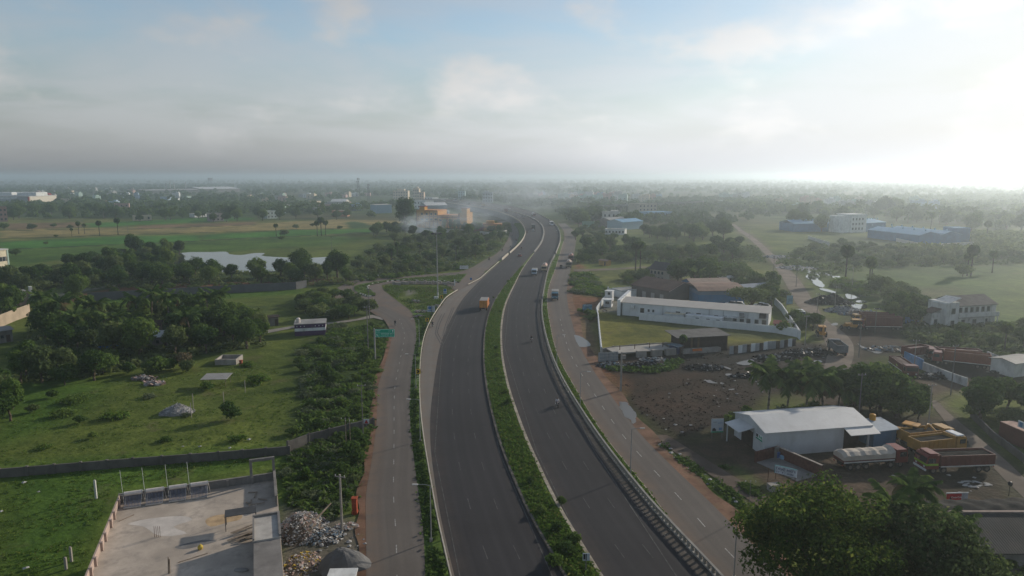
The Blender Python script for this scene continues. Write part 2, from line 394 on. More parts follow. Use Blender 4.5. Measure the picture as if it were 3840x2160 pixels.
# (colour, vegetation, softness in metres, outline in the photograph)
PATCH = [
 # left fields
 (dry, 1, 6, [(0, 1000), (1300, 900), (1480, 850), (1400, 830), (0, 815)]),
 (tan, .7, 3, [(0, 862), (480, 852), (960, 838), (1250, 822), (1530, 828), (1520, 850), (1250, 856), (700, 872), (0, 893)]),
 (brown, .5, 3, [(20, 838), (300, 832), (310, 852), (20, 862)]),
 (brown, .6, 3, [(520, 846), (960, 832), (960, 842), (520, 857)]),
 (rice, 1, 2, [(310, 838), (700, 818), (950, 815), (960, 824), (520, 843), (330, 852)]),
 (rice, 1, 2, [(0, 905), (500, 884), (755, 880), (755, 900), (300, 922), (0, 935)]),
 (rice, 1, 2, [(757, 880), (1100, 862), (1380, 858), (1400, 868), (1180, 880), (762, 898)]),
 ((0.05, 0.10, 0.03), 1, 2, [(1288, 832), (1350, 830), (1420, 852), (1318, 857)]),
 (lush, 1, 5, [(0, 935), (300, 925), (760, 902), (1200, 884), (1380, 890), (1250, 920), (700, 950), (300, 960), (0, 1010)]),
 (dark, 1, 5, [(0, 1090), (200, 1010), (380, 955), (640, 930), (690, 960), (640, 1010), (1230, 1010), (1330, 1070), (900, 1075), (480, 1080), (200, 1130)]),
 (redsoil, 0, 2.5, [(120, 1160), (330, 1095), (520, 1070), (900, 1055), (1230, 1040), (1290, 1056), (900, 1080), (520, 1098), (330, 1125)]),
 (conc, 0, 1, [(150, 1112), (300, 1085), (430, 1068), (430, 1074), (300, 1094), (160, 1122)]),
 (lush, 1, 4, [(330, 1120), (800, 1095), (1130, 1080), (1150, 1100), (700, 1130), (330, 1150)]),
 (dark, 1, 4, [(60, 1300), (150, 1180), (560, 1140), (980, 1150), (1010, 1230), (960, 1310), (700, 1345), (300, 1400), (60, 1420)]),
 (lush, 1, 4, [(0, 1420), (300, 1400), (420, 1440), (200, 1600), (0, 1660)]),
 (lush, 1, 3, [(0, 1740), (500, 1700), (1080, 1680), (1300, 1700), (1280, 1900), (1060, 1890), (1030, 1740), (430, 1830), (300, 2160), (0, 2160)]),
 (dark, 1, 4, [(1090, 1330), (1210, 1240), (1440, 1200), (1460, 1260), (1400, 1440), (1390, 1600), (1340, 1780), (1120, 1760), (1080, 1660), (1120, 1500), (1130, 1420)]),
 (dark, 1, 5, [(1130, 1110), (1280, 1080), (1350, 1160), (1390, 1180), (1180, 1215), (1110, 1190)]),
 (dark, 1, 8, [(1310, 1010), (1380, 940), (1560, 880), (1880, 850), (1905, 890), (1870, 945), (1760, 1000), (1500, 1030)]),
 ((0.14, 0.125, 0.105), 0, 1.2, [(1060, 1890), (1240, 1930), (1340, 1950), (1400, 2000), (1400, 2200), (1030, 2200)]),
 (conc, 0, .5, [(1525, 1085), (1560, 1090), (1562, 1100), (1535, 1106)]), (redsoil, 0, 1.5, [(1550, 1078), (1582, 1077), (1580, 1083), (1552, 1084)]),
 (redsoil, 0, 1.5, [(1602, 1083), (1630, 1082), (1625, 1092), (1605, 1095)]), (redsoil, 0, 1.5, [(1660, 1080), (1710, 1082), (1705, 1092), (1680, 1088)]),
 ((.03, .045, .015), 1, 1, [(0, 893), (700, 872), (1250, 857), (1250, 858.5), (700, 874), (0, 895.5)]), ((.03, .045, .015), 1, 1, [(0, 934), (300, 922), (760, 900), (1180, 880), (1400, 869), (1400, 871), (1180, 882.5), (760, 903), (300, 925), (0, 937)]), ((.03, .045, .015), 1, 1, [(0, 862), (520, 857), (960, 842), (960, 843.5), (520, 859), (0, 864)]), ((.03, .045, .015), 1, 1, [(753, 880), (757, 880), (760, 900), (755, 900)]),
 # right: dirt beside the service road, yards
 (redsoil, 0, 2, [(2128, 1098), (2250, 1108), (2275, 1125), (2240, 1160), (2150, 1190), (2125, 1150)]),
 (redsoil, .2, 1.5, [(2125, 1060), (2148, 1000), (2170, 960), (2180, 1000), (2150, 1080), (2150, 1180), (2180, 1260), (2130, 1180)]),
 (brown, .3, 2, [(2130, 1190), (2240, 1170), (2240, 1300), (2280, 1380), (2220, 1370), (2160, 1280)]),
 (dry, 1, 5, [(2160, 1010), (2600, 980), (2880, 990), (2900, 1040), (2700, 1050), (2380, 1090), (2160, 1040)]),
 (lush, 1, 3, [(2150, 1020), (2210, 1020), (2240, 1070), (2330, 1095), (2280, 1120), (2150, 1100)]),
 (lawn, 1, 1.5, [(2238, 1170), (2400, 1192), (2910, 1245), (2990, 1262), (2990, 1275), (2560, 1312), (2255, 1320)]),
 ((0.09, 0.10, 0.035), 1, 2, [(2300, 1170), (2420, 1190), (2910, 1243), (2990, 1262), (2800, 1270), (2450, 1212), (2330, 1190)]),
 (conc, 0, 1, [(2245, 1168), (2260, 1140), (2330, 1085), (2420, 1080), (2400, 1185)]),
 (mud, .1, 3, [(2230, 1335), (2560, 1318), (2700, 1295), (2990, 1275), (3100, 1285), (3240, 1335), (3260, 1400), (3050, 1480), (2900, 1500), (2830, 1540), (2720, 1600), (2560, 1650), (2440, 1600), (2370, 1540), (2300, 1450), (2255, 1400)]),
 (coal, .1, 2.5, [(2540, 1345), (2700, 1310), (2980, 1290), (3110, 1290), (3130, 1330), (2900, 1360), (2700, 1390), (2560, 1400)]),
 ((0.062, 0.041, 0.031), 0, 2, [(2310, 1425), (2640, 1395), (2700, 1450), (2640, 1510), (2480, 1560), (2390, 1490)]),
 (redsoil, .2, 2, [(2230, 1372), (2290, 1370), (2330, 1420), (2330, 1480), (2290, 1470), (2250, 1420)]),
 (yard, .1, 3, [(2440, 1600), (2560, 1640), (2800, 1570), (3300, 1550), (3520, 1540), (3840, 1760), (3860, 1900), (3500, 1960), (3100, 1900), (2820, 1830), (2700, 1780), (2560, 1700)]),
 (lush, 1, 1.5, [(2450, 1652), (2500, 1660), (2620, 1740), (2760, 1840), (2840, 1930), (2800, 1940), (2680, 1840), (2560, 1750)]),
 (lush, 1, 1.5, [(2690, 1740), (2740, 1750), (2840, 1830), (2860, 1870), (2800, 1850)]),
 (yard, 0, 3, [(3000, 1480), (3300, 1420), (3500, 1400), (3840, 1400), (3840, 1480), (3600, 1480), (3300, 1540), (3050, 1530)]),
 (mud, .2, 4, [(3200, 1360), (3100, 1240), (3180, 1180), (3400, 1200), (3560, 1260), (3560, 1300), (3400, 1340)]),
 (coal, .1, 3, [(3440, 1350), (3700, 1340), (3840, 1420), (3840, 1480), (3700, 1430), (3500, 1400)]),
 (marsh, 1, 15, [(3100, 1060), (3300, 990), (3840, 985), (3840, 1240), (3560, 1160), (3300, 1130), (3130, 1110)]),
 ((0.105, 0.10, 0.055), 1, 10, [(3320, 1090), (3560, 1080), (3600, 1110), (3400, 1130)]),
 (lush, 1, 6, [(3400, 1220), (3560, 1230), (3840, 1190), (3840, 1330), (3640, 1310), (3480, 1290)]),
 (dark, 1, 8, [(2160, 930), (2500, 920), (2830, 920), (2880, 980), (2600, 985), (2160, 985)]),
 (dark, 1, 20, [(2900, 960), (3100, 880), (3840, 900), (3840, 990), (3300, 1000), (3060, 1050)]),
 (lush, 1, 20, [(2060, 785), (2300, 785), (2330, 800), (2120, 808)]),
]
PATCH += [(lane_c, 0, 3, [(x - 7, y) for x, y in dl_l] + [(x + 7, y) for x, y in dl_r[::-1]]), (lane_c, 0, 1.6, [(x - 10, y) for x, y in d2l] + [(x + 10, y) for x, y in d2r[::-1]]), (yard, 0, 1.5, [(2410, 1625), (2510, 1625), (2945, 1905), (2840, 1905)])]
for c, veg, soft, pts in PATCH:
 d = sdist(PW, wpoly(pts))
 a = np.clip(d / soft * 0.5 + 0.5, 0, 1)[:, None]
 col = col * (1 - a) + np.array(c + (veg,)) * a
# pools lie in hollows; otherwise a little unevenness, always below the road level
hgt = -0.05 - 0.20 * vnoise(PT, 1 / 9, 8, 3) * np.clip(col[:, 3], 0, 1) - 0.03 * vnoise(PT, 1 / 2.5, 9, 2)
nr, nc = YY.shape
gv = np.empty((len(PT), 3)); gv[:, :2] = PT; gv[:, 2] = hgt
idx = np.arange(nr * nc).reshape(nr, nc)
q = np.stack([idx[:-1, :-1], idx[:-1, 1:], idx[1:, 1:], idx[1:, :-1]], -1).reshape(-1, 4)
def fast_mesh(name, v, faces, mats, smooth=False):
 me = bpy.data.meshes.new(name)
 nf, k = faces.shape
 me.vertices.add(len(v)); me.vertices.foreach_set('co', np.asarray(v, np.float32).ravel())
 me.loops.add(nf * k); me.loops.foreach_set('vertex_index', faces.astype(np.int32).ravel())
 me.polygons.add(nf); me.polygons.foreach_set('loop_start', np.arange(0, nf * k, k, dtype=np.int32))
 for mt in (mats if isinstance(mats, (list, tuple)) else [mats]): me.materials.append(mt)
 if smooth: me.polygons.foreach_set('use_smooth', np.ones(nf, bool))
 me.update(calc_edges=True)
 return me
gm, n_, l_, bs_, out_ = nodes_of('ground_earth_and_grass')
at = n_.new('ShaderNodeAttribute'); at.attribute_name = 'ground_colour'
gp = n_.new('ShaderNodeNewGeometry').outputs['Position']
c = at.outputs['Color']
gd = mixc(n_, l_, 1.0, c, (0.60, 0.66, 0.62), 'MULTIPLY'); gl = mixc(n_, l_, 1.0, c, (1.35, 1.26, 1.2), 'MULTIPLY')
e1 = mixc(n_, l_, noise(n_, l_, gp, 0.035, 6, .6), gd, gl)
e2 = mixc(n_, l_, noise(n_, l_, gp, 0.33, 5, .65, .38, .66), mixc(n_, l_, 1.0, e1, (0.62, 0.68, 0.64), 'MULTIPLY'), e1)
e3 = mixc(n_, l_, noise(n_, l_, gp, 2.3, 4, .7, .3, .7), mixc(n_, l_, 1.0, e2, (0.72, 0.72, 0.72), 'MULTIPLY'), mixc(n_, l_, 1.0, e2, (1.2, 1.2, 1.2), 'MULTIPLY'))
# bare worn patches among the grass
bare = n_.new('ShaderNodeMath'); bare.operation = 'MULTIPLY'
l_.new(noise(n_, l_, gp, 0.11, 6, .65, .58, .70, 0, .6), bare.inputs[0]); l_.new(at.outputs['Alpha'], bare.inputs[1])
e4 = mixc(n_, l_, bare.outputs[0], e3, (0.105, 0.085, 0.048))
l_.new(e4, bs_.inputs['Base Color']); bs_.inputs['Roughness'].default_value = 0.95; bs_.inputs['Specular IOR Level'].default_value = 0.05
bp = n_.new('ShaderNodeBump'); bp.inputs['Strength'].default_value = 0.55; bp.inputs['Distance'].default_value = 0.3
tn = n_.new('ShaderNodeTexNoise'); tn.inputs['Scale'].default_value = 1.4; tn.inputs['Detail'].default_value = 6; l_.new(gp, tn.inputs[0])
l_.new(tn.outputs['Fac'], bp.inputs['Height']); l_.new(bp.outputs[0], bs_.inputs['Normal'])
gme = fast_mesh('ground', gv, q, gm, True)
ca = gme.color_attributes.new('ground_colour', 'FLOAT_COLOR', 'POINT')
ca.data.foreach_set('color', col.astype(np.float32).ravel())
tag(link('ground', gme), kind='structure')

# ================================================================== SETTING: roads
def smooth_edge(pts):
 """photo outline (px against falling py) -> smooth function px(py)"""
 pts = sorted(pts, key=lambda p: -p[1])
 py = np.array([p[1] for p in pts], float); px = np.array([p[0] for p in pts], float)
 g = np.linspace(0, 1, 600)
 # even steps in 1/(py-600): even in distance
 w = 1 / (py - 600.0); gw = w[0] + (w[-1] - w[0]) * g
 x = np.interp(gw, w, px)
 k = 13; xp = np.pad(x, k, mode='reflect', reflect_type='odd'); xs = np.convolve(xp, np.ones(2 * k + 1) / (2 * k + 1), 'same')[k:-k]
 def f(p):
  wv = 1 / (np.asarray(p, float) - 600.0)
  return np.interp(wv, gw, xs)
 return f, py[0], py[-1]
def pyrange(p0, p1, n):
 return 600 + 1 / np.linspace(1 / (p0 - 600.0), 1 / (p1 - 600.0), n)
def ribbon(name, L, Rr, p0, p1, n, mat, zl=0.06, zr=None, high=False, highr=None, across=1):
 """road sheet between two outlines of the photograph; uv = metres across, metres along"""
 zr = zl if zr is None else zr; highr = high if highr is None else highr
 v, f, uv = [], [], []
 s = 0.0; prev = None
 for i, p in enumerate(pyrange(p0, p1, n)):
  a = GH(float(L(p)), p) if high else G(float(L(p)), p); b = GH(float(Rr(p)), p) if highr else G(float(Rr(p)), p)
  a.z += zl; b.z += zr
  mid = (a + b) / 2
  if prev is not None: s += (mid - prev).length
  prev = mid; wd = (b - a).length
  for j in range(across + 1):
   t = j / across; v.append(a.lerp(b, t)); uv.append((t * wd, s))
  if i:
   for j in range(across):
    k0 = (i - 1) * (across + 1) + j; k1 = k0 + across + 1
    f.append((k0, k0 + 1, k1 + 1, k1))
 me = bpy.data.meshes.new(name); me.from_pydata(v, [], f); me.materials.append(mat)
 ul = me.uv_layers.new(name='road')
 ul.data.foreach_set('uv', np.array([uv[l.vertex_index] for l in me.loops], np.float32).ravel())
 me.update()
 return me
def asphalt(name, base, wear, edge, lane=3.5, dust=(0.16, 0.115, 0.085), dust_amt=.35, width=11.0):
 m, n, l, bs, out = nodes_of(name)
 uvn = n.new('ShaderNodeUVMap'); uvn.uv_map = 'road'
 g = n.new('ShaderNodeNewGeometry').outputs['Position']
 sp_ = n.new('ShaderNodeSeparateXYZ'); l.new(uvn.outputs[0], sp_.inputs[0])
 mp = n.new('ShaderNodeMapping'); mp.inputs['Scale'].default_value = (0.9, 0.018, 1); l.new(uvn.outputs[0], mp.inputs[0])
 streak = noise(n, l, mp.outputs[0], 1.0, 5, .6, .32, .68)
 c = mixc(n, l, streak, base, wear)
 wv = n.new('ShaderNodeMath'); wv.operation = 'SINE'; sc_ = n.new('ShaderNodeMath'); sc_.operation = 'MULTIPLY'; l.new(sp_.outputs[0], sc_.inputs[0]); sc_.inputs[1].default_value = 3.55; l.new(sc_.outputs[0], wv.inputs[0])
 wr_ = n.new('ShaderNodeMapRange'); l.new(wv.outputs[0], wr_.inputs[0]); wr_.inputs[1].default_value = .2; wr_.inputs[2].default_value = 1; wr_.inputs[4].default_value = .45
 c = mixc(n, l, wr_.outputs[0], c, tuple(x * 1.12 for x in wear))
 c = mixc(n, l, noise(n, l, g, 0.06, 5, .6, .4, .7, 0, .55), c, tuple(x * 0.72 for x in base))
 c = mixc(n, l, noise(n, l, g, 6.0, 3, .7, .3, .7, 0, .25), c, tuple(x * 1.5 for x in wear))
 # dust gathered along both edges
 ed = n.new('ShaderNodeMath'); ed.operation = 'SUBTRACT'; l.new(sp_.outputs[0], ed.inputs[0]); ed.inputs[1].default_value = width / 2
 ab = n.new('ShaderNodeMath'); ab.operation = 'ABSOLUTE'; l.new(ed.outputs[0], ab.inputs[0])
 r = n.new('ShaderNodeMapRange'); l.new(ab.outputs[0], r.inputs[0]); r.inputs[1].default_value = width / 2 - 2.4; r.inputs[2].default_value = width / 2; r.inputs[4].default_value = dust_amt * 2
 dn = n.new('ShaderNodeMath'); dn.operation = 'MULTIPLY'; dn.use_clamp = True; l.new(r.outputs[0], dn.inputs[0]); l.new(noise(n, l, g, .35, 5, .65, .3, .62), dn.inputs[1])
 c = mixc(n, l, dn.outputs[0], c, dust)
 l.new(c, bs.inputs['Base Color']); bs.inputs['Roughness'].default_value = .85; bs.inputs['Specular IOR Level'].default_value = .14
 bp = n.new('ShaderNodeBump'); bp.inputs['Strength'].default_value = .25; bp.inputs['Distance'].default_value = .02
 t = n.new('ShaderNodeTexNoise'); t.inputs['Scale'].default_value = 25; l.new(g, t.inputs[0]); l.new(t.outputs['Fac'], bp.inputs['Height']); l.new(bp.outputs[0], bs.inputs['Normal'])
 return m
A_NEW = asphalt('dark_new_asphalt', (0.025, 0.024, 0.026), (0.037, 0.035, 0.037), None, dust_amt=.10, width=12)
A_OLD = asphalt('grey_old_asphalt', (0.094, 0.082, 0.073), (0.122, 0.106, 0.092), None, dust_amt=.5, width=9)
A_SHO = asphalt('pale_paved_shoulder', (0.135, 0.125, 0.112), (0.165, 0.152, 0.135), None, dust_amt=.3, width=3)
A_SLIP = asphalt('grey_slip_road_asphalt', (0.092, 0.084, 0.077), (0.12, 0.108, 0.098), None, dust_amt=.4, width=8)

BIG = 3300
lc_l = [(1895, BIG), (1672, 2160), (1653, 2011), (1627, 1881), (1597, 1713), (1586, 1620), (1579, 1576), (1575, 1520), (1575, 1471), (1577, 1397), (1580, 1318), (1590, 1274), (1608, 1222), (1634, 1177), (1668, 1132), (1694, 1093), (1728, 1084), (1775, 1074), (1824, 1028), (1873, 985), (1912, 950), (1935, 930), (1961, 901), (1971, 875), (1967, 855), (1954, 836), (1935, 821), (1909, 808), (1866, 793), (1808, 780), (1742, 770), (1661, 757), (1530, 746)]
lc_r = [(2585, BIG), (2076, 2160), (2032, 2060), (2006, 2004), (1968, 1918), (1920, 1820), (1903, 1799), (1873, 1683), (1854, 1615), (1828, 1508), (1813, 1415), (1810, 1318), (1815, 1244), (1828, 1184), (1854, 1125), (1889, 1077), (1954, 1002), (2000, 950), (2029, 911), (2039, 875), (2033, 849), (2016, 832), (1987, 816), (1938, 800), (1889, 788), (1808, 770), (1742, 761), (1628, 751), (1500, 743)]
rc_l = [(2760, BIG), (2226, 2160), (2181, 2086), (2140, 2011), (2080, 1881), (2043, 1814), (2002, 1721), (1965, 1620), (1939, 1564), (1927, 1520), (1918, 1486), (1899, 1427), (1886, 1348), (1880, 1266), (1888, 1173), (1903, 1125), (1915, 1103), (1935, 1061), (1961, 1008), (2004, 950), (2033, 911), (2043, 875), (2037, 849), (2020, 831), (1991, 815), (1942, 799), (1893, 787), (1812, 769), (1746, 760), (1632, 750), (1504, 742)]
rc_r = [(3315, BIG), (2572, 2157), (2479, 2030), (2404, 1929), (2337, 1844), (2274, 1747), (2218, 1676), (2181, 1617), (2144, 1550), (2099, 1468), (2069, 1397), (2043, 1304), (2028, 1222), (2021, 1160), (2032, 1090), (2050, 1017), (2081, 954), (2097, 909), (2098, 876), (2083, 846), (2052, 824), (2003, 799), (1922, 777), (1824, 763), (1693, 751), (1540, 741)]
rb = [(3400, BIG), (2636, 2157), (2554, 2060), (2479, 1970), (2367, 1836), (2293, 1736), (2218, 1620), (2188, 1572), (2144, 1505), (2106, 1438), (2073, 1363), (2050, 1289), (2036, 1222), (2029, 1160), (2040, 1090), (2055, 1017), (2084, 954), (2101, 909), (2101, 876), (2086, 846), (2056, 824), (2006, 798), (1925, 776), (1828, 762), (1697, 750), (1543, 740)]
rs_l = [(3390, BIG), (2665, 2157), (2554, 2022), (2479, 1911), (2404, 1806), (2311, 1706), (2252, 1620), (2211, 1553), (2181, 1501), (2144, 1434), (2099, 1359), (2076, 1285), (2058, 1192), (2051, 1136), (2058, 1080), (2069, 1047), (2084, 1010), (2099, 958), (2117, 898), (2115, 868), (2092, 838)]
rs_r = [(3800, BIG), (2920, 2157), (2880, 2116), (2814, 2041), (2740, 1963), (2628, 1862), (2554, 1780), (2460, 1702), (2388, 1620), (2330, 1542), (2296, 1490), (2255, 1438), (2211, 1371), (2173, 1304), (2144, 1210), (2127, 1136), (2126, 1080), (2132, 1047), (2151, 973), (2162, 898), (2155, 868), (2120, 838)]
ls_l = [(1330, BIG), (1375, 2160), (1372, 1980), (1370, 1862), (1392, 1743), (1410, 1620), (1413, 1564), (1416, 1453), (1441, 1378), (1462, 1304), (1471, 1259), (1444, 1203), (1422, 1184), (1351, 1150)]
ls_r = [(1640, BIG), (1594, 2157), (1590, 2011), (1571, 1862), (1553, 1732), (1541, 1620), (1536, 1542), (1541, 1415), (1552, 1322), (1563, 1266), (1556, 1199), (1534, 1166), (1515, 1150)]
E = {k: smooth_edge(p)[0] for k, p in dict(lc_l=lc_l, lc_r=lc_r, rc_l=rc_l, rc_r=rc_r, rb=rb, rs_l=rs_l, rs_r=rs_r, ls_l=ls_l, ls_r=ls_r).items()}
lc_d = [(1920, BIG), (1683, 2157), (1657, 1974), (1627, 1829), (1605, 1640), (1612, 1560), (1631, 1415), (1650, 1289), (1690, 1200), (1735, 1120), (1770, 1082), (1783, 1070), (1826, 1029), (1876, 985), (1915, 950), (1938, 930), (1964, 901), (1974, 875), (1970, 855), (1957, 836), (1938, 821), (1912, 808), (1869, 793), (1811, 780), (1745, 770), (1664, 757), (1533, 746)]
E['lc_d'] = smooth_edge(lc_d)[0]
def roadobj(name, *a, **k):
 return tag(link(name, ribbon(name, *a, **k)), kind='structure')
roadobj('highway_carriageway', E['lc_d'], E['lc_r'], BIG, 746, 260, A_NEW, zl=.08, high=True, across=4)
roadobj('highway_carriageway', E['rc_l'], E['rc_r'], BIG, 746, 260, A_NEW, zl=.08, high=True, across=4)
roadobj('paved_shoulder', E['lc_l'], E['lc_d'], BIG, 990, 120, A_SHO, zl=.07, high=True)
roadobj('paved_shoulder', E['rc_r'], E['rb'], BIG, 746, 200, M('grey_dirty_shoulder', (.095, .082, .07), .9, .35, .6), zl=.075, high=True)
roadobj('service_road', E['rs_l'], E['rs_r'], BIG, 838, 200, A_OLD, zl=.06, across=3)
roadobj('service_road', E['ls_l'], E['ls_r'], BIG, 1150, 140, A_OLD, zl=.06, across=3)
# earth shoulders of the service roads
SH = M('red_earth_shoulder', (0.17, 0.095, 0.062), .95, .45, .35, stain=(.09, .085, .04), stain_amt=.6, bump=.4)
off = lambda f, a, b: (lambda p: f(p) + a * (np.asarray(p) - 600) / 1000 + b * 9 * np.sin(np.asarray(p) / 23.) * (np.asarray(p) - 600) / 1000)
roadobj('earth_shoulder', off(E['ls_l'], -24, .7), off(E['ls_l'], 6, 0), BIG, 1240, 120, SH, zl=.03, zr=.05)
roadobj('earth_shoulder', off(E['rs_r'], -8, 0), off(E['rs_r'], 48, 1.0), BIG, 1040, 160, SH, zl=.05, zr=.02)
roadobj('earth_shoulder', off(E['rs_l'], -1, .0), off(E['rs_l'], 22, 0), BIG, 1010, 160, SH, zl=.03, zr=.05)

# flat polygons
def sheet(name, pts, mat, z=.05, high=False, jitter=0.0, kind='structure', world=False, seed=1):
 """flat patch whose outline is given in the photograph; curved edges come from subdividing"""
 P = [Vector((a, b, 0)) for a, b in pts] if world else [(GH if high else G)(a, b) for a, b in pts]
 if jitter:
  Q = []
  for i in range(len(P)):
   a, b, c, d = P[i - 1], P[i], P[(i + 1) % len(P)], P[(i + 2) % len(P)]
   for t in (0, .25, .5, .75):
    q = .5 * ((2 * b) + (c - a) * t + (2 * a - 5 * b + 4 * c - d) * t * t + (3 * b - a - 3 * c + d) * t ** 3)
    Q.append(q + Vector((random.uniform(-1, 1), random.uniform(-1, 1), 0)) * jitter)
  P = Q
 from mathutils.geometry import tessellate_polygon
 for p in P: p.z += z
 tri = tessellate_polygon([P])
 me = bpy.data.meshes.new(name); me.from_pydata(P, [], [tuple(t) for t in tri])
 ul = me.uv_layers.new(name='road')
 ul.data.foreach_set('uv', np.array([(P[l.vertex_index].x * .4 + 3, P[l.vertex_index].y) for l in me.loops], np.float32).ravel())
 me.materials.append(mat)
 me.update()
 # all facing up
 if me.polygons and sum(p.normal.z for p in me.polygons) < 0:
  me.flip_normals()
 return tag(link(name, me), kind=kind)
def Z(x0, y0, s, pts):
 return [(x0 + a * s, y0 + b * s) for a, b in pts]
jz = lambda pts: Z(1250, 960, .23465, pts)
# the junction: loop road, island, inner lane, apron to the highway
top = [(-20, 620), (80, 500), (250, 412), (500, 374), (1000, 338), (1500, 298), (2000, 258), (2200, 205), (2290, 170)]
bot = [(2500, 330), (2240, 500), (2150, 640), (1960, 560), (1800, 455), (1500, 452), (900, 440), (770, 470), (800, 550), (1050, 740), (1210, 855), (1300, 970), (1240, 1060), (700, 960), (420, 780), (190, 660), (40, 690)]
sheet('junction_road', jz(top + bot), A_SLIP, z=.05)
roadobj('service_road', smooth_edge([(1745, 1014), (1766, 1007), (1811, 979), (1857, 956), (1886, 930), (1905, 898), (1912, 868), (1905, 849), (1883, 836), (1840, 826)])[0],
  smooth_edge([(1830, 1014), (1836, 1005), (1873, 976), (1915, 943), (1938, 914), (1948, 881), (1941, 855), (1918, 832), (1880, 822)])[0], 1014, 830, 60, A_OLD, zl=.062)
sheet('junction_road', [(1700, 1100), (1740, 1020), (1770, 1002), (1836, 1004), (1790, 1040), (1756, 1078), (1795, 1060), (1776, 1090), (1720, 1140), (1690, 1150)], A_SLIP, z=.066)
G_ISL = M('island_turf', (0.085, 0.14, 0.03), .95, .4, .7, bump=.6)
isl = sheet('traffic_island', jz([(330, 520), (345, 480), (450, 452), (660, 415), (950, 378), (1360, 345), (1500, 352), (2000, 318), (2145, 282), (2010, 428), (1900, 412), (1500, 392), (1250, 385), (960, 398), (760, 422), (610, 452), (545, 490), (560, 530), (640, 580), (676, 612), (668, 640), (545, 648), (430, 605), (350, 560)]), G_ISL, z=.16)
# lane that leaves the left service road to the purple shed
CONC_RD = M('pale_concrete_track', (.23, .21, .185), .9, .2, .5)
sheet('lane', [(1000, 1238), (1120, 1218), (1250, 1207), (1340, 1195), (1395, 1180), (1440, 1192), (1435, 1200), (1400, 1192), (1300, 1208), (1180, 1222), (1090, 1232), (1000, 1250)], CONC_RD, z=.0)
# dirt lane on the right, running away
DIRT = M('grey_brown_dirt_lane', (.155, .125, .10), .95, .3, .15, bump=.5)
roadobj('dirt_lane', smooth_edge(dl_l)[0], smooth_edge(dl_r)[0], 1400, 840, 120, DIRT, zl=-.035, across=2)
roadobj('dirt_lane', smooth_edge(d2l)[0], smooth_edge(d2r)[0], 1930, 1500, 60, DIRT, zl=-.035, across=2)
sheet('footpath', [(2150, 1010), (2300, 1006), (2400, 1000), (2560, 998), (2560, 1002), (2400, 1005), (2300, 1012), (2155, 1018)], DIRT, z=-.02)
roadobj('dirt_lane', (lambda p: 2430 + (p - 1630) * 1.55), (lambda p: 2500 + (p - 1630) * 1.62), 1900, 1630, 30, M('wet_dark_track', (.10, .075, .058), .9, .35, .3, bump=.5), zl=-.03)

# raised median with kerbs, verges, embankment
TURF = M('rough_turf', (0.088, 0.14, 0.028), .95, .45, .5, bump=.8)
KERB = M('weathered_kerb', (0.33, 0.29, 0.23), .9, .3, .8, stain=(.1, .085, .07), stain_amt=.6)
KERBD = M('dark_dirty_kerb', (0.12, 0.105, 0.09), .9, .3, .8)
inl = lambda a, b, t: (lambda p: a(p) * (1 - t) + b(p) * t)
roadobj('median', inl(E['lc_r'], E['rc_l'], .06), inl(E['lc_r'], E['rc_l'], .92), BIG, 950, 150, TURF, zl=.26, high=True, across=3)
def kerb(name, f0, f1, p0, p1, n, h, mat, high=False):
 v, f = [], []
 gg = GH if high else G
 for i, p in enumerate(pyrange(p0, p1, n)):
  a, b = gg(float(f0(p)), p), gg(float(f1(p)), p)
  v += [a, a + Vector((0, 0, h)), b + Vector((0, 0, h)), b]
  if i:
   k = (i - 1) * 4
   for j in range(3): f.append((k + j, k + j + 1, k + j + 5, k + j + 4))
 me = bpy.data.meshes.new(name); me.from_pydata(v, [], f); me.materials.append(mat); me.update()
 return tag(link(name, me), kind='structure')
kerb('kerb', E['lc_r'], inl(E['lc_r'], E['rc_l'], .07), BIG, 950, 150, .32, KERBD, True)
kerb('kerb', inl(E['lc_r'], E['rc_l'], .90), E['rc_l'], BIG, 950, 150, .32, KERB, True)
roadobj('verge', off(E['rb'], 3, 0), off(E['rs_l'], -2, 0), BIG, 905, 160, TURF, zl=.16, across=2)
kerb('kerb', off(E['rs_l'], -3, 0), off(E['rs_l'], 0, 0), BIG, 905, 160, .22, KERB)
roadobj('verge', E['ls_r'], off(E['lc_l'], -5, 0), BIG, 1160, 120, TURF, zl=.0, zr=.02, across=2)
# far embankment of the highway on the left: grass slope down to the service road, retaining walls beyond
roadobj('embankment', smooth_edge([(1756, 1078), (1785, 1043), (1836, 1005), (1873, 978), (1915, 946), (1938, 916), (1948, 884), (1941, 857), (1918, 834)])[0], off(E['lc_l'], -3, 0), 1074, 836, 50, TURF, zl=.0, zr=.0, high=False, highr=True, across=2)
RETW = M('grey_retaining_wall', (.19, .19, .185), .9, .2, .3, stain=(.08, .08, .075), stain_amt=.5)
def drop_wall(name, f, p0, p1, n, mat, label):
 v, fc = [], []
 for i, p in enumerate(pyrange(p0, p1, n)):
  a = GH(float(f(p)), p); v += [a + Vector((0, 0, .05)), Vector((a.x, a.y, -.3))]
  if i: k = (i - 1) * 2; fc.append((k, k + 1, k + 3, k + 2))
 me = bpy.data.meshes.new(name); me.from_pydata(v, [], fc); me.materials.append(mat); me.update()
 return tag(link(name, me), label, 'wall')
drop_wall('retaining_wall', E['lc_l'], 870, 747, 60, RETW, 'grey retaining wall under the far left side of the highway flyover')
drop_wall('retaining_wall', E['rb'], 960, 747, 80, RETW, 'grey retaining wall under the right side of the far highway curve')

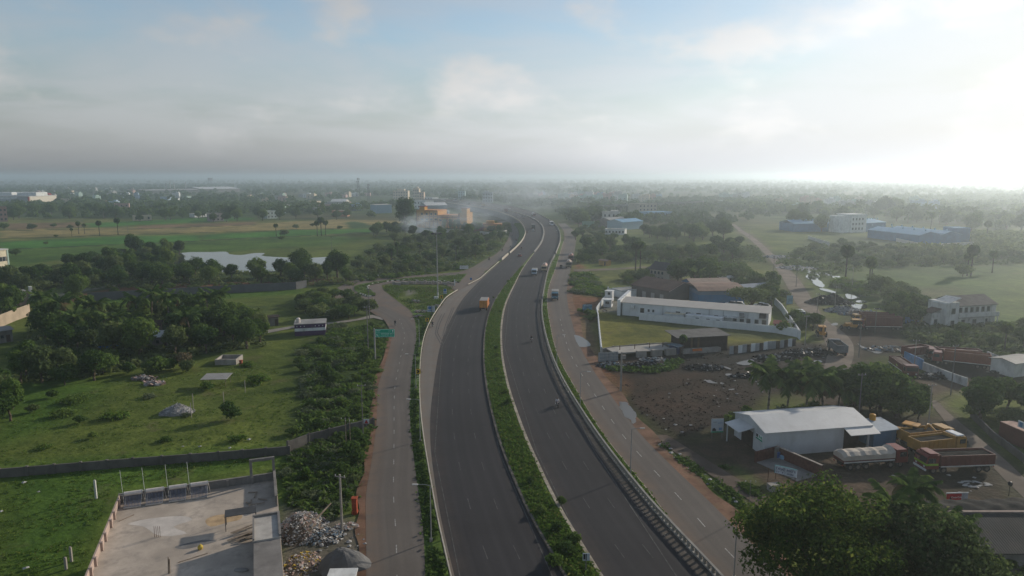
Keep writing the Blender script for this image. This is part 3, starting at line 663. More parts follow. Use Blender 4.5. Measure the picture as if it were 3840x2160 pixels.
# paint on the service roads and highway
PAINT = M('worn_white_paint', (.36, .345, .32), .8, .4, 3.0)
def dashes(name, f, p0, p1, on, gap, w, z, high=False):
 ps = pyrange(p0, p1, 900); pts = [(GH if high else G)(float(f(p)), p) for p in ps]
 v, fc = [], []; s = 0.0; start = None
 acc = [0.0]
 for i in range(1, len(pts)): acc.append(acc[-1] + (pts[i] - pts[i - 1]).length)
 d = 0.0
 def at(s):
  i = min(max(np.searchsorted(acc, s), 1), len(pts) - 1)
  t = (s - acc[i - 1]) / max(acc[i] - acc[i - 1], 1e-6)
  return pts[i - 1].lerp(pts[i], t), (pts[i] - pts[i - 1]).normalized()
 while d < acc[-1] - on:
  b = len(v); m_ = 3
  for j in range(m_ + 1):
   p, t = at(d + on * j / m_); nn = Vector((t.y, -t.x, 0)) * w / 2
   v += [p - nn + Vector((0, 0, z)), p + nn + Vector((0, 0, z))]
  for j in range(m_): fc.append((b + 2 * j, b + 2 * j + 1, b + 2 * j + 3, b + 2 * j + 2))
  d += on + gap
 me = bpy.data.meshes.new(name); me.from_pydata(v, [], fc); me.materials.append(PAINT); me.update()
 return tag(link(name, me), kind='structure')
dashes('lane_marking', inl(E['rs_l'], E['rs_r'], .5), BIG, 1180, 2.2, 5.0, .13, .075)
PAINT = M('very_worn_paint', (.28, .27, .25), .8, .4, 3.0)
dashes('lane_marking', inl(E['ls_l'], E['ls_r'], .52), BIG, 1190, 1.8, 4.4, .12, .075)
PAINT = M('faded_edge_paint', (.085, .083, .08), .8, .4, 1.0)
dashes('lane_marking', inl(E['lc_d'], E['lc_r'], .05), BIG, 760, 200, 1, .12, .10, True)
dashes('lane_marking', inl(E['lc_d'], E['lc_r'], .955), BIG, 760, 200, 1, .12, .10, True)
dashes('lane_marking', inl(E['rc_l'], E['rc_r'], .05), BIG, 760, 200, 1, .12, .10, True)
dashes('lane_marking', inl(E['rc_l'], E['rc_r'], .94), BIG, 760, 200, 1, .14, .10, True)
for t in (.36, .67):
 dashes('lane_marking', inl(E['lc_d'], E['lc_r'], t), BIG, 800, 3, 9, .11, .10, True)
 dashes('lane_marking', inl(E['rc_l'], E['rc_r'], t), BIG, 800, 3, 9, .11, .10, True)
PAINT = M('black_tyre_marks', (.088, .082, .076), .85, .3, 1.0)
for pts in ([(1690, 1120), (1668, 1160), (1648, 1195), (1636, 1225), (1631, 1250), (1640, 1275), (1655, 1295)], [(1700, 1118), (1676, 1160), (1658, 1195), (1642, 1230), (1639, 1250), (1646, 1270), (1662, 1290)],
   [(1712, 1110), (1698, 1150), (1680, 1195), (1665, 1235), (1660, 1260)], [(1722, 1110), (1704, 1150), (1687, 1195), (1672, 1235), (1668, 1258)]):
 dashes('tyre_mark', smooth_edge(pts)[0], pts[-1][1], pts[0][1], 40, .1, .26, .095)

PAINT = M('wet_mud_ruts', (.024, .019, .017), .9, .3, 1.0)
for i in range(15):
 x0, y0 = 2335 + i * 19, 1450 - i * 3.5; x1, y1 = 2420 + i * 15, 1560 - i * 4.5
 pts = [(x0, y0), (x0 + (x1 - x0) * .25, y0 + (y1 - y0) * .35), (x0 + (x1 - x0) * .6, y0 + (y1 - y0) * .7), (x1, y1)]
 dashes('wheel_rut', smooth_edge(pts)[0], y1, y0, 30, .1, .34 + .12 * (i % 3), -.02)
for i, pts in enumerate(([(2480, 1640), (2420, 1600), (2400, 1560)], [(2560, 1650), (2470, 1600), (2440, 1570)], [(2700, 1640), (2560, 1600), (2500, 1570)], [(2760, 1400), (2900, 1380), (3060, 1360)], [(2700, 1430), (2860, 1405), (3080, 1385)], [(3840, 1790), (3660, 1640), (3560, 1560)], [(3800, 1790), (3630, 1650), (3540, 1570)], [(3300, 1800), (3420, 1770), (3460, 1720)])):
 pts = sorted(pts, key=lambda p: p[1]); dashes('wheel_rut', smooth_edge(pts)[0], pts[-1][1], pts[0][1], 60, .1, .4, -.02)
# ================================================================== SETTING: water
def water(name, col=(.02, .022, .02), rough=.04):
 m, n, l, bs, out = nodes_of(name)
 bs.inputs['Base Color'].default_value = col + (1,); bs.inputs['Roughness'].default_value = rough
 bs.inputs['Specular IOR Level'].default_value = .5; bs.inputs['IOR'].default_value = 1.33
 g = n.new('ShaderNodeNewGeometry').outputs['Position']
 bp = n.new('ShaderNodeBump'); bp.inputs['Strength'].default_value = .05; bp.inputs['Distance'].default_value = .05
 t = n.new('ShaderNodeTexNoise'); t.inputs['Scale'].default_value = .8; l.new(g, t.inputs[0]); l.new(t.outputs['Fac'], bp.inputs['Height']); l.new(bp.outputs[0], bs.inputs['Normal'])
 c = mixc(n, l, noise(n, l, g, .05, 4), col, tuple(x * 1.8 for x in col)); l.new(c, bs.inputs['Base Color'])
 return m
WATER = water('still_water'); WPUD = water('muddy_puddle_water', (.07, .055, .042), .05)
WMILK = water('milky_puddle_water', (.075, .068, .06), .3)
sheet('pond', [(640, 990), (652, 958), (705, 946), (800, 945), (850, 944), (862, 953), (900, 956), (960, 949), (990, 950), (985, 960), (1050, 964), (1140, 968), (1225, 964), (1230, 975), (1190, 1000), (1170, 1000), (1100, 1010), (900, 1025), (760, 1012), (680, 1008)], WATER, .02, jitter=.6)
zr = lambda pts: Z(2880, 600, .37267, pts)
sheet('canal', zr([(385, 1090), (470, 1095), (525, 1130), (520, 1170), (505, 1200), (560, 1245), (555, 1285), (480, 1260), (450, 1235), (440, 1210), (385, 1180), (400, 1140)]), WATER, .02, jitter=.3)
sheet('canal', zr([(560, 1130), (640, 1150), (655, 1165), (720, 1168), (735, 1200), (690, 1200), (620, 1165), (565, 1150)]), WATER, .02, jitter=.2)
sheet('canal', zr([(525, 1290), (600, 1300), (680, 1325), (672, 1340), (600, 1325), (530, 1305)]), WATER, .02, jitter=.15)
sheet('canal', zr([(785, 1345), (860, 1350), (900, 1372), (960, 1380), (890, 1392), (850, 1400), (795, 1390)]), WATER, .02, jitter=.15)
sheet('canal', zr([(885, 1418), (940, 1410), (995, 1425), (980, 1436), (900, 1433)]), WATER, .02, jitter=.1)
sheet('canal', zr([(810, 1440), (900, 1450), (990, 1455), (990, 1490), (940, 1495), (880, 1505), (850, 1475)]), WATER, .02, jitter=.15)
sheet('canal', zr([(1065, 1500), (1120, 1488), (1180, 1480), (1228, 1500), (1225, 1520), (1160, 1510), (1110, 1503)]), WATER, .02, jitter=.15)
sheet('canal', zr([(870, 1232), (905, 1232), (918, 1250), (890, 1248)]), WATER, .02); sheet('canal', zr([(960, 1290), (1010, 1290), (1020, 1315), (970, 1322)]), WATER, .02)
zp = lambda pts: Z(1920, 1080, .37267, pts)
sheet('puddle', zp([(622, 478), (680, 486), (740, 520), (795, 575), (760, 590), (720, 598), (675, 588), (650, 545)]), WMILK, .075, jitter=.12)
sheet('puddle', zp([(1080, 1150), (1150, 1155), (1190, 1200), (1240, 1250), (1255, 1290), (1240, 1320), (1245, 1350), (1215, 1370), (1190, 1330), (1140, 1300), (1110, 1240), (1085, 1200)]), WMILK, .075, jitter=.15)
sheet('puddle', zp([(2255, 755), (2320, 735), (2370, 725), (2425, 718), (2430, 745), (2380, 775), (2300, 772)]), WMILK, .03, jitter=.15)
for pts in ([(1955, 930), (1990, 926), (2020, 940), (2070, 958), (2020, 960), (1965, 950)], [(2095, 952), (2135, 952), (2130, 968), (2100, 968)], [(2150, 865), (2200, 862), (2225, 880), (2165, 885)], [(2180, 1018), (2240, 1015), (2220, 1028), (2185, 1026)], [(2130, 785), (2200, 812), (2190, 820), (2135, 800)], [(2470, 955), (2510, 945), (2505, 975), (2475, 975)]):
 sheet('puddle', zp(pts), WMILK, .03, jitter=.08)
zq = lambda pts: Z(2880, 1080, .37267, pts)
for pts in ([(640, 360), (690, 352), (702, 370), (650, 378)], [(460, 735), (530, 728), (540, 745), (480, 755)], [(735, 818), (800, 815), (830, 830), (760, 838)], [(905, 560), (940, 580), (1030, 610), (1080, 600), (1180, 590), (1190, 625), (1110, 660), (1030, 640), (940, 600)], [(600, 812), (625, 808), (620, 816), (598, 818)]):
 sheet('puddle', zq(pts), WMILK, .04, jitter=.15)
# ================================================================== VEGETATION
def leaf_cloud(lobes, n, size, seed, shell=.55, flat=.0, up=.3):
 """leaf-sized faces spread through lobes [(cx,cy,cz,rx,ry,rz)] -> verts, quads"""
 g = np.random.default_rng(seed)
 L = np.array(lobes, float); w = (L[:, 3] * L[:, 4] * L[:, 5]) ** (2 / 3); w /= w.sum()
 k = g.choice(len(L), n, p=w)
 d = g.normal(size=(n, 3)); d /= np.linalg.norm(d, axis=1)[:, None]
 r = shell + (1 - shell) * g.random(n) ** .6
 r *= 1 + .16 * np.sin(d[:, 0] * 7 + k * 2.1) * np.cos(d[:, 1] * 6 + d[:, 2] * 5 + k)   # uneven outline
 r *= np.where(g.random(n) < .10, 1.12, 1)
 c = L[k, :3] + d * L[k, 3:] * r[:, None]
 nrm = d + g.normal(size=(n, 3)) * .55 + np.array([0, 0, up]); nrm /= np.linalg.norm(nrm, axis=1)[:, None]
 a = np.cross(nrm, g.normal(size=(n, 3))); a /= np.linalg.norm(a, axis=1)[:, None]
 b = np.cross(nrm, a)
 s = size * (.6 + .8 * g.random(n))[:, None]
 v = np.stack([c - a * s * .62, c - b * s * .38, c + a * s * .62, c + b * s * .38], 1).reshape(-1, 3)
 f = np.arange(n * 4).reshape(n, 4)
 return v, f
def lobes_round(R_, H0, H1, n, seed, spread=.62, flat=1.0):
 g = np.random.default_rng(seed); out = []
 for i in range(n):
  a = 2.4 * i + g.random() * .8; q = math.sqrt((i + .5) / n) * spread * R_
  z = H0 + (H1 - H0) * (.35 + .45 * (1 - q / R_) + g.normal() * .13)
  r = R_ * (.36 + .2 * g.random())
  out.append((q * math.cos(a), q * math.sin(a), z, r, r, r * .8 * flat))
 out.append((0, 0, H0 + (H1 - H0) * .5, R_ * .62, R_ * .62, (H1 - H0) * .42))
 return out
def trunk_mesh(name, h, r, mat, limbs=4, spread=1.6, seed=0, top=None):
 g = random.Random(seed); mb = MB()
 p = [Vector((0, 0, -.3))]
 for i in range(1, 5): p.append(Vector((g.uniform(-.12, .12) * h * .2 * i, g.uniform(-.12, .12) * h * .2 * i, h * i / 4)))
 mb.path(p, r * 1.25, r * .7, 8)
 for k in range(limbs):
  a = 2 * math.pi * (k + g.random() * .6) / limbs; s = p[2 + (k % 3)]
  e = s + Vector((math.cos(a) * spread, math.sin(a) * spread, (top or h) * .5 * g.uniform(.6, 1.1)))
  m_ = s.lerp(e, .5) + Vector((0, 0, .15 * h * g.random()))
  mb.path([s, m_, e], r * .55, r * .16, 6)
 return mb.mesh(name, mat, True)
BARK = M('grey_brown_bark', (.11, .085, .062), .95, .3, 2.0, bump=.6)
PBARK = M('pale_palm_bark', (.17, .145, .115), .95, .25, 2.0, bump=.5)
L_DARK = leaf('dark_tree_leaves', (0.042, 0.080, 0.023), (0.094, 0.149, 0.038), .28)
L_MID = leaf('mid_green_leaves', (0.064, 0.113, 0.027), (0.139, 0.201, 0.049), .3)
L_OLIVE = leaf('olive_thorn_leaves', (0.075, 0.107, 0.037), (0.137, 0.175, 0.066), .3)
L_LUSH = leaf('fresh_weed_leaves', (0.065, 0.126, 0.024), (0.135, 0.218, 0.043), .35, (0.16, 0.17, 0.05))
L_BIG = leaf('sunlit_yellow_green_leaves', (0.028, 0.062, 0.014), (0.075, 0.122, 0.027), .35, (0.11, 0.14, 0.03))  # yellow share of the leaves paints the crown's sun highlights into the colour
L_PALM = leaf('palm_leaves', (0.054, 0.097, 0.027), (0.112, 0.164, 0.045), .3)
L_DRY = leaf('dry_palm_leaves', (0.138, 0.108, 0.052), (0.196, 0.155, 0.069), .2)
L_RED = leaf('orange_red_blossom', (0.230, 0.054, 0.021), (0.103, 0.084, 0.029), .2)
L_GREY = leaf('grey_green_weeds', (0.081, 0.108, 0.057), (0.149, 0.179, 0.098), .3)
L_GREY2 = leaf('grey_green_tree_leaves', (0.06, 0.095, 0.03), (0.125, 0.17, 0.06), .3, (.2, .2, .1))
L_TAN = leaf('withered_tan_brush', (0.127, 0.102, 0.063), (0.184, 0.144, 0.086), .2)
def crown_mesh(name, lobes, n, size, seed, mat, **k):
 v, f = leaf_cloud(lobes, n, size, seed, **k)
 return fast_mesh(name, v, f, mat)
# prototypes (meshes shared by all the copies)
P_ROUND = [crown_mesh('crown', lobes_round(3.4, 2.0, 8.0, 9, s), 2600, .52, s, m) for s, m in ((1, L_DARK), (2, L_MID), (3, L_DARK), (4, L_OLIVE))]
P_MANGO = [crown_mesh('crown', lobes_round(4.6, 1.6, 8.4, 13, s, .66), 3600, .55, s, m) for s, m in ((11, L_DARK), (12, L_DARK), (13, L_MID))]
P_TALL = [crown_mesh('crown', lobes_round(2.6, 2.2, 11.0, 10, s, .5), 2600, .5, s, m) for s, m in ((21, L_MID), (22, L_DARK))]
P_THORN = [crown_mesh('crown', lobes_round(3.2, .5, 4.2, 10, s, .75, .75), 1900, .42, s, m) for s, m in ((31, L_OLIVE), (32, L_MID), (33, L_OLIVE), (34, L_DARK))]
P_BUSH = [crown_mesh('bush', lobes_round(1.25, -.1, 1.9, 7, s, .65), 620, .27, s, m) for s, m in ((41, L_MID), (42, L_OLIVE), (43, L_LUSH), (44, L_DARK))]
P_LOW = [crown_mesh('bush', lobes_round(1.6, -.3, 1.0, 9, s, .8, .7), 620, .27, s, m) for s, m in ((51, L_LUSH), (52, L_MID), (53, L_LUSH), (54, L_GREY))]
T_ROUND = trunk_mesh('trunk', 4.0, .24, BARK, 5, 1.9, 1, 6)
T_MANGO = trunk_mesh('trunk', 3.6, .32, BARK, 6, 2.6, 2, 6)
T_TALL = trunk_mesh('trunk', 6.5, .22, BARK, 5, 1.3, 3, 7)
T_THORN = trunk_mesh('trunk', 1.8, .14, BARK, 5, 1.7, 4, 3.6)
def frond_mesh(name, Lf, droop, seed, mat, leafl=.95, pairs=15):
 g = random.Random(seed); mb = MB(); pts = []
 for i in range(9):
  t = i / 8; a = .95 - droop * t * t
  if i == 0: pts.append(Vector((0.1, 0, 0)))
  else:
   a = 1.0 - droop * (t ** 1.1); pts.append(pts[-1] + Vector((math.cos(a), 0, math.sin(a))) * Lf / 8)
 for i in range(8): mb.tube(pts[i], pts[i + 1], .05 * (1 - i / 9), .05 * (1 - (i + 1) / 9), 4, caps=False)
 for k in range(pairs):
  t = .12 + .86 * k / (pairs - 1); x = t * 8; i = min(int(x), 7); p = pts[i].lerp(pts[i + 1], x - i)
  dr = (pts[i + 1] - pts[i]).normalized(); ll = leafl * (.55 + .9 * math.sin(math.pi * (.15 + .8 * t)))
  for s in (-1, 1):
   e = p + dr * ll * .55 + Vector((0, s * ll * .8, -ll * (.35 + .35 * g.random())))
   w = dr * .34
   mb.add([p - w * .5, p + w * .5, p.lerp(e, .6) + w * .45, e, p.lerp(e, .6) - w * .45], [(0, 1, 2, 3, 4)])
 return mb.mesh(name, mat)
FR = [frond_mesh('frond', 4.4, d, i, L_PALM) for i, d in enumerate((.7, 1.3, 1.9, 2.4))] + [frond_mesh('frond', 3.8, 2.9, 9, L_DRY)]
def palm_trunk(name, h, r, lean, seed):
 g = random.Random(seed); a = g.uniform(0, 6.3); mb = MB()
 P = [Vector((math.cos(a) * lean * (i / 6) ** 1.7, math.sin(a) * lean * (i / 6) ** 1.7, h * i / 6 - .3 * (i == 0))) for i in range(7)]
 mb.path(P, r * 1.3, r * .75, 8)
 return mb.mesh(name, PBARK, True), P[-1]
def coconut(name, loc, h, label, group, seed, scale=1.0, n=17, single=False):
 """coconut palm; near ones carry each frond as a part"""
 root = empty(name, loc, seed * 1.3, label, 'palm', group)
 tm, tp = palm_trunk('trunk', h, .17, .9, seed); link('trunk', tm, root)
 g = random.Random(seed)
 for i in range(n):
  k = 4 if (i % 8 == 7) else min(3, int(4 * (i + g.random()) / n))
  o = link('frond', FR[k], root, tp, 2.4 * i + g.uniform(-.2, .2), scale * g.uniform(.85, 1.1))
 nuts = MB()
 for i in range(6): nuts.sphere((tp.x + math.cos(i) * .25, tp.y + math.sin(i) * .25, tp.z - .25 - .1 * (i % 2)), .16, n=6, k=4)
 nuts.build('coconut_bunch', M('green_coconuts', (.12, .13, .03), .7), root, smooth=True)
 return root
def palm_crown(seed, n=16):
 mb = MB(); g = random.Random(seed)
 for i in range(n):
  src = FR[min(3, int(4 * i / n))]; a = 2.4 * i + g.uniform(-.2, .2); ca, sa = math.cos(a), math.sin(a)
  mb.add([(v.co.x * ca - v.co.y * sa, v.co.x * sa + v.co.y * ca, v.co.z) for v in src.vertices], [tuple(p.vertices) for p in src.polygons])
 return mb.mesh('crown', L_PALM)
P_PALM = [palm_crown(s) for s in (1, 2)]
T_PALM = [palm_trunk('trunk', 8, .17, .6, s) for s in (1, 2)]
# palmyra: ball of stiff fans
def palmyra_crown(seed):
 g = np.random.default_rng(seed); mb = MB()
 for i in range(46):
  d = g.normal(size=3); d[2] = d[2] * .8 + .15; d /= np.linalg.norm(d); d = Vector(d)
  a = d.orthogonal().normalized(); b = d.cross(a); c_ = d * .75; r = 1.05
  vs = [tuple(d * .1), ]
  for j in range(7):
   t = -1.15 + 2.3 * j / 6; rr = r * (1 if j % 2 == 0 else .75); vs.append(tuple(c_ + d * rr * math.cos(t) * .8 + a * rr * math.sin(t)))
  mb.add(vs, [(0, j, j + 1) for j in range(1, 7)])
 return mb.mesh('crown', L_PALM)
P_PALMYRA = [palmyra_crown(s) for s in (1, 2)]
T_PALMYRA = MB().path([Vector((0, 0, -.3)), Vector((.05, .03, 4)), Vector((.0, .05, 8))], .24, .17, 8).mesh('trunk', M('dark_palmyra_bark', (.07, .06, .05), .95, .3, 2), True)

def tree(name, loc, crown, trunk, s, label, cat='tree', group=None, rz=None, sz=None):
 root = empty(name, loc, random.uniform(0, 6.28) if rz is None else rz, label, cat, group)
 root.scale = (s, s, s * (sz or 1))
 link('trunk', trunk, root); link('crown', crown, root)
 return root
def palmyra(loc, s, label, group=None, i=0):
 root = empty('palmyra_palm', loc, random.uniform(0, 6), label, 'palm', group); root.scale = (s, s, s)
 link('trunk', T_PALMYRA, root); link('crown', P_PALMYRA[i % 2], root, (0, .05, 8.2), scale=1.25)
 return root
def farpalm(loc, s, label, group=None, i=0):
 root = empty('coconut_palm', loc, random.uniform(0, 6), label, 'palm', group); root.scale = (s, s, s)
 tm, tp = T_PALM[i % 2]; link('trunk', tm, root); link('crown', P_PALM[i % 2], root, tp)
 return root
def shrub(name, loc, mesh, s, label, group, sz=1.0):
 o = link(name, mesh, None, loc, random.uniform(0, 6.28), (s, s, s * sz))
 return tag(o, label, 'shrub', group)
def scatter(pts, n, mind, seed, avoid=()):
 g = np.random.default_rng(seed); P = wpoly(pts); lo, hi = P.min(0), P.max(0); out = []
 A = [wpoly(a) for a in avoid]
 cand = lo + (hi - lo) * g.random((n * 12 + 400, 2)); ok = sdist(cand, P) > 0
 for a in A: ok &= sdist(cand, a) < 0
 for c_ in cand[ok]:
  if len(out) >= n: break
  if not out or min((c_[0] - o[0]) ** 2 + (c_[1] - o[1]) ** 2 for o in out[-160:]) > mind * mind: out.append((c_[0], c_[1]))
 return [Vector((a, b, -.15)) for a, b in out]
TR = random.Random(3)
def where(L, k):
 """tells the members of a group apart: size, near/far, left/right"""
 xs = sorted(1920 + FPX * p.x / p.y for p in L); ys_ = sorted(p.y for p in L); p = L[k]; n = len(L); x = 1920 + FPX * p.x / p.y
 r = sum(a < x for a in xs) / n; d = sum(a < p.y for a in ys_) / n
 return ('near' if d < .34 else 'middle' if d < .67 else 'far') + ' ' + ('far left' if r < .2 else 'left' if r < .4 else 'centre' if r < .6 else 'right' if r < .8 else 'far right')
def plab(label, L, i, small=None):
 a = label + ', ' + where(L, i)
 if len(a.split()) > 16: a = label + ', ' + where(L, i).split(' ', 1)[1]
 return a if small is None or len(a.split()) > 15 else a.replace(label + ',', label + ', ' + ('small,' if small else 'large,'))
def wood(pts, n, mind, seed, kinds, smin, smax, label, group, name='tree', avoid=()):
 """separate trees: kinds = [(crowns, trunk)]"""
 L = scatter(pts, n, mind, seed, avoid)
 for i, p in enumerate(L):
  cs, t = kinds[TR.randrange(len(kinds))]; s = TR.uniform(smin, smax)
  tree(name, p, cs[TR.randrange(len(cs))], t, s, plab(label, L, i, s < smin + .4 * (smax - smin)), 'tree', group, sz=TR.uniform(.85, 1.1))
def bushes(pts, n, mind, seed, meshes, smin, smax, label, group, name='shrub', avoid=()):
 L = scatter(pts, n, mind, seed, avoid)
 for i, p in enumerate(L):
  s = TR.uniform(smin, smax); shrub(name, p, meshes[TR.randrange(len(meshes))], s, plab(label, L, i, s < smin + .4 * (smax - smin)), group, TR.uniform(.7, 1.1))
RT, MT, TT_, TH = (P_ROUND, T_ROUND), (P_MANGO, T_MANGO), (P_TALL, T_TALL), (P_THORN, T_THORN)
# --- left: thicket, pond-side row, grove
wood([(0, 1075), (150, 1040), (330, 985), (560, 940), (690, 945), (640, 975), (660, 1010), (560, 1045), (300, 1075), (60, 1110)], 95, 5.0, 1, [TH, TH, RT], .85, 1.3, 'thorny olive-green tree in the thicket left of the pond', 'thicket trees left of the pond', 'thorn_tree')
wood([(330, 1062), (700, 1030), (900, 1042), (1150, 1032), (1330, 1050), (1290, 1066), (900, 1062), (420, 1085)], 26, 7.0, 2, [RT, MT], .75, 1.05, 'dark leafy tree in the row between the pond and the red earth strip', 'trees between pond and red earth', 'broadleaf_tree')
for (x, y, s, lab) in ((1265, 1042, 1.25, 'large dark tree at the right end of the pond'), (1130, 1030, 1.2, 'tall dark tree in front of the right arm of the pond'), (1190, 1058, .8, 'round tree on the red earth below the pond'), (980, 1062, .8, 'pale round tree standing by the red earth strip'), (1300, 1062, .7, 'bushy tree beside the loop road bend')):
 tree('broadleaf_tree', G(x, y), P_MANGO[0] if s > 1 else P_ROUND[1], T_MANGO, s, lab)
tree('broadleaf_tree', G(290, 1120), P_MANGO[2], T_MANGO, .95, 'bushy round tree at the left end of the long grey wall')
wood([(230, 1105), (700, 1080), (1200, 1055), (1200, 1062), (700, 1096), (260, 1125)], 12, 7, 5, [TH], .5, .75, 'small pale thorn tree on the red earth strip', 'small trees on the red strip', 'thorn_tree')
wood([(0, 1200), (0, 1120), (130, 1110), (170, 1150), (130, 1190), (60, 1215)], 9, 4.5, 6, [RT, TH], .8, 1.1, 'green tree crowding round the pillared wall at the left edge', 'trees by the pillared wall', 'broadleaf_tree')
wood([(150, 1260), (330, 1215), (560, 1210), (800, 1190), (980, 1225), (985, 1285), (900, 1320), (640, 1330), (500, 1345), (330, 1330), (240, 1340)], 52, 5.2, 7, [MT, RT, RT], .75, 1.05, 'dark leafy tree crowded into the coconut grove', 'grove trees', 'broadleaf_tree', avoid=[[(360, 1260), (480, 1260), (480, 1310), (360, 1310)], [(540, 1230), (650, 1230), (650, 1310), (540, 1310)]])
wood([(30, 1430), (160, 1350), (430, 1345), (440, 1400), (300, 1440), (80, 1440)], 24, 4.0, 8, [TH, RT], .7, 1.0, 'low dark tree on the near edge of the grove', 'trees on the near edge of the grove', 'thorn_tree')
wood([(-60, 1500), (40, 1480), (60, 1560), (-10, 1620), (-80, 1600)], 6, 4, 9, [RT], .7, .9, 'dark leafy tree cut by the left edge of the field', 'trees at the left edge', 'broadleaf_tree')
PS = ((235, 1265, 9), (170, 1240, 9), (360, 1235, 7), (420, 1300, 7), (530, 1255, 9), (570, 1240, 10), (640, 1255, 10), (780, 1235, 9), (830, 1225, 9), (720, 1290, 7), (300, 1290, 7)); PG = [G(a[0], a[1]) for a in PS]
for i, (x, y, h) in enumerate(PS):
 coconut('coconut_palm', G(x, y), h, plab('coconut palm with arching fronds rising from the dark grove', PG, i, h < 8), 'coconut palms of the grove', i + 1, n=15)
o = tree('flame_tree', G(705, 1235), P_ROUND[1], T_ROUND, .95, 'tree with orange-red blossom behind the grove palms')
link('blossom', crown_mesh('blossom', [(.2, .1, 7.3, 2.6, 2.4, .9), (1.4, -.5, 6.6, 1.4, 1.4, .8)], 520, .42, 77, L_RED), o)
for i, (x, y, s) in enumerate(((590, 1395, 1.5), (700, 1395, 1.1), (640, 1385, 1.0), (560, 1400, 1.0), (480, 1400, 1.0))):
 shrub('shrub', G(x, y), P_BUSH[(0, 1, 2, 0, 3)[i]], s * 1.35, 'leafy bush at the foot of the grove facing the field', 'bushes at the foot of the grove')
shrub('dry_bush', G(690, 1380), crown_mesh('bush', lobes_round(1.5, -.1, 2.2, 7, 91), 700, .3, 91, L_TAN), 1.5, 'withered brown bush beside the roofless concrete tank', None)
shrub('shrub', G(862, 1570), P_BUSH[3], 1.45, 'dark round bush alone right of the rubble heap', None, 1.15)
PS = ((195, 1490, 1.1), (280, 1505, 1.5), (430, 1565, 1.4), (300, 1585, .9), (970, 1430, 1.6), (240, 1555, 1.3), (780, 1462, 1.2), (560, 1490, .8), (890, 1650, .9), (120, 1545, 1.0), (930, 1370, 1.0), (700, 1560, .6), (350, 1640, .7), (620, 1650, .7), (165, 1680, .7)); PG = [G(a[0], a[1]) for a in PS]
for i, (x, y, s) in enumerate(PS):
 shrub('shrub', G(x, y), P_LOW[i % 4] if i % 3 else P_BUSH[i % 4], s, plab('low shrub scattered on the left pasture', PG, i, s < .95), 'pasture shrubs', .8)
# --- scrub between the left service road and the pasture
bushes([(1110, 1340), (1220, 1250), (1430, 1215), (1455, 1262), (1420, 1330), (1400, 1440), (1390, 1560), (1370, 1600), (1120, 1640), (1090, 1650), (1130, 1500), (1150, 1420)], 110, 2.0, 21, P_LOW + P_LOW + P_BUSH, .55, 1.25, 'green shrub in the rough scrub left of the service road', 'scrub left of the service road')
bushes([(1110, 1680), (1380, 1600), (1340, 1800), (1290, 1950), (1180, 1900), (1085, 1880), (1060, 1760)], 60, 1.6, 22, P_LOW + P_BUSH[:3], .45, .85, 'weedy green shrub between the flat roof and the service road', 'weeds beside the flat-roofed building')
for (x, y, s, lab) in ((1225, 1430, 1.7, 'dense round bush in the middle of the roadside scrub'), (1375, 1360, 1.5, 'dark bush at the foot of the tall sign post'), (1340, 1690, 1.6, 'dark thorny bush beside the leaning wire poles'), (1325, 1730, 1.4, 'thorny brush by the roadside wall end'), (1283, 1800, 1.1, 'green creeper bush around the concrete pole top')):
 shrub('shrub', G(x, y), P_BUSH[3], s, lab, None, 1.2)
wood([(1130, 1120), (1290, 1090), (1330, 1150), (1390, 1178), (1300, 1200), (1180, 1215), (1120, 1180)], 22, 4.2, 23, [TH], .75, 1.1, 'spreading thorn tree left of the junction loop', 'thorn trees left of the loop road', 'thorn_tree')
bushes([(1130, 1220), (1300, 1215), (1280, 1240), (1130, 1250)], 14, 2, 24, P_LOW, .8, 1.3, 'low green bush along the concrete lane', 'bushes along the concrete lane', 'bush')
# --- thicket behind the junction
wood([(1330, 1000), (1400, 935), (1560, 890), (1700, 875), (1880, 862), (1895, 900), (1850, 950), (1740, 1000), (1560, 1022), (1400, 1035)], 105, 6.0, 31, [TH, TH, TH, RT], .7, 1.15, 'green thorn tree in the thicket behind the junction loop', 'thicket behind the junction', 'thorn_tree')
bushes([(1290, 1050), (1500, 1030), (1740, 1000), (1760, 1006), (1500, 1040), (1330, 1060)], 40, 3.0, 32, P_LOW + P_BUSH, 1.0, 1.7, 'low bush on the verge behind the loop road', 'bushes behind the loop road', 'bush')
for i, (x, y) in enumerate(((1470, 985), (1490, 960), (1712, 975), (1575, 965))):
 palmyra(G(x, y), .75, 'short palmyra palm in the thicket behind the junction', 'palmyras of the thicket', i)
wood([(1370, 880), (1440, 862), (1540, 872), (1560, 895), (1440, 900)], 12, 7, 33, [RT, MT], .8, 1.1, 'dark rounded tree left of the orange-yellow building', 'trees left of the orange building', 'broadleaf_tree')
big = tree('broadleaf_tree', G(1520, 868), crown_mesh('crown', lobes_round(8.5, 3, 26, 16, 61, .6), 5200, 1.05, 61, L_DARK), trunk_mesh('trunk', 9, .6, BARK, 6, 4, 61, 14), 1.0, 'tall dark tree towering left of the orange-yellow building')
for i, (x, y) in enumerate(((1665, 868), (1690, 868), (1705, 873), (1720, 868), (1745, 872), (1790, 868))):
 tree('broadleaf_tree', G(x, y), P_TALL[i % 2] if i < 4 else P_MANGO[i % 3], T_TALL, .85, 'green tree in front of the orange-yellow building', 'tree', 'trees before the orange building')
wood([(1870, 862), (1905, 850), (1925, 870), (1910, 885)], 5, 5, 34, [RT], .6, .9, 'tree at the bend beside the small orange gatehouse', 'trees at the gatehouse bend', 'broadleaf_tree')
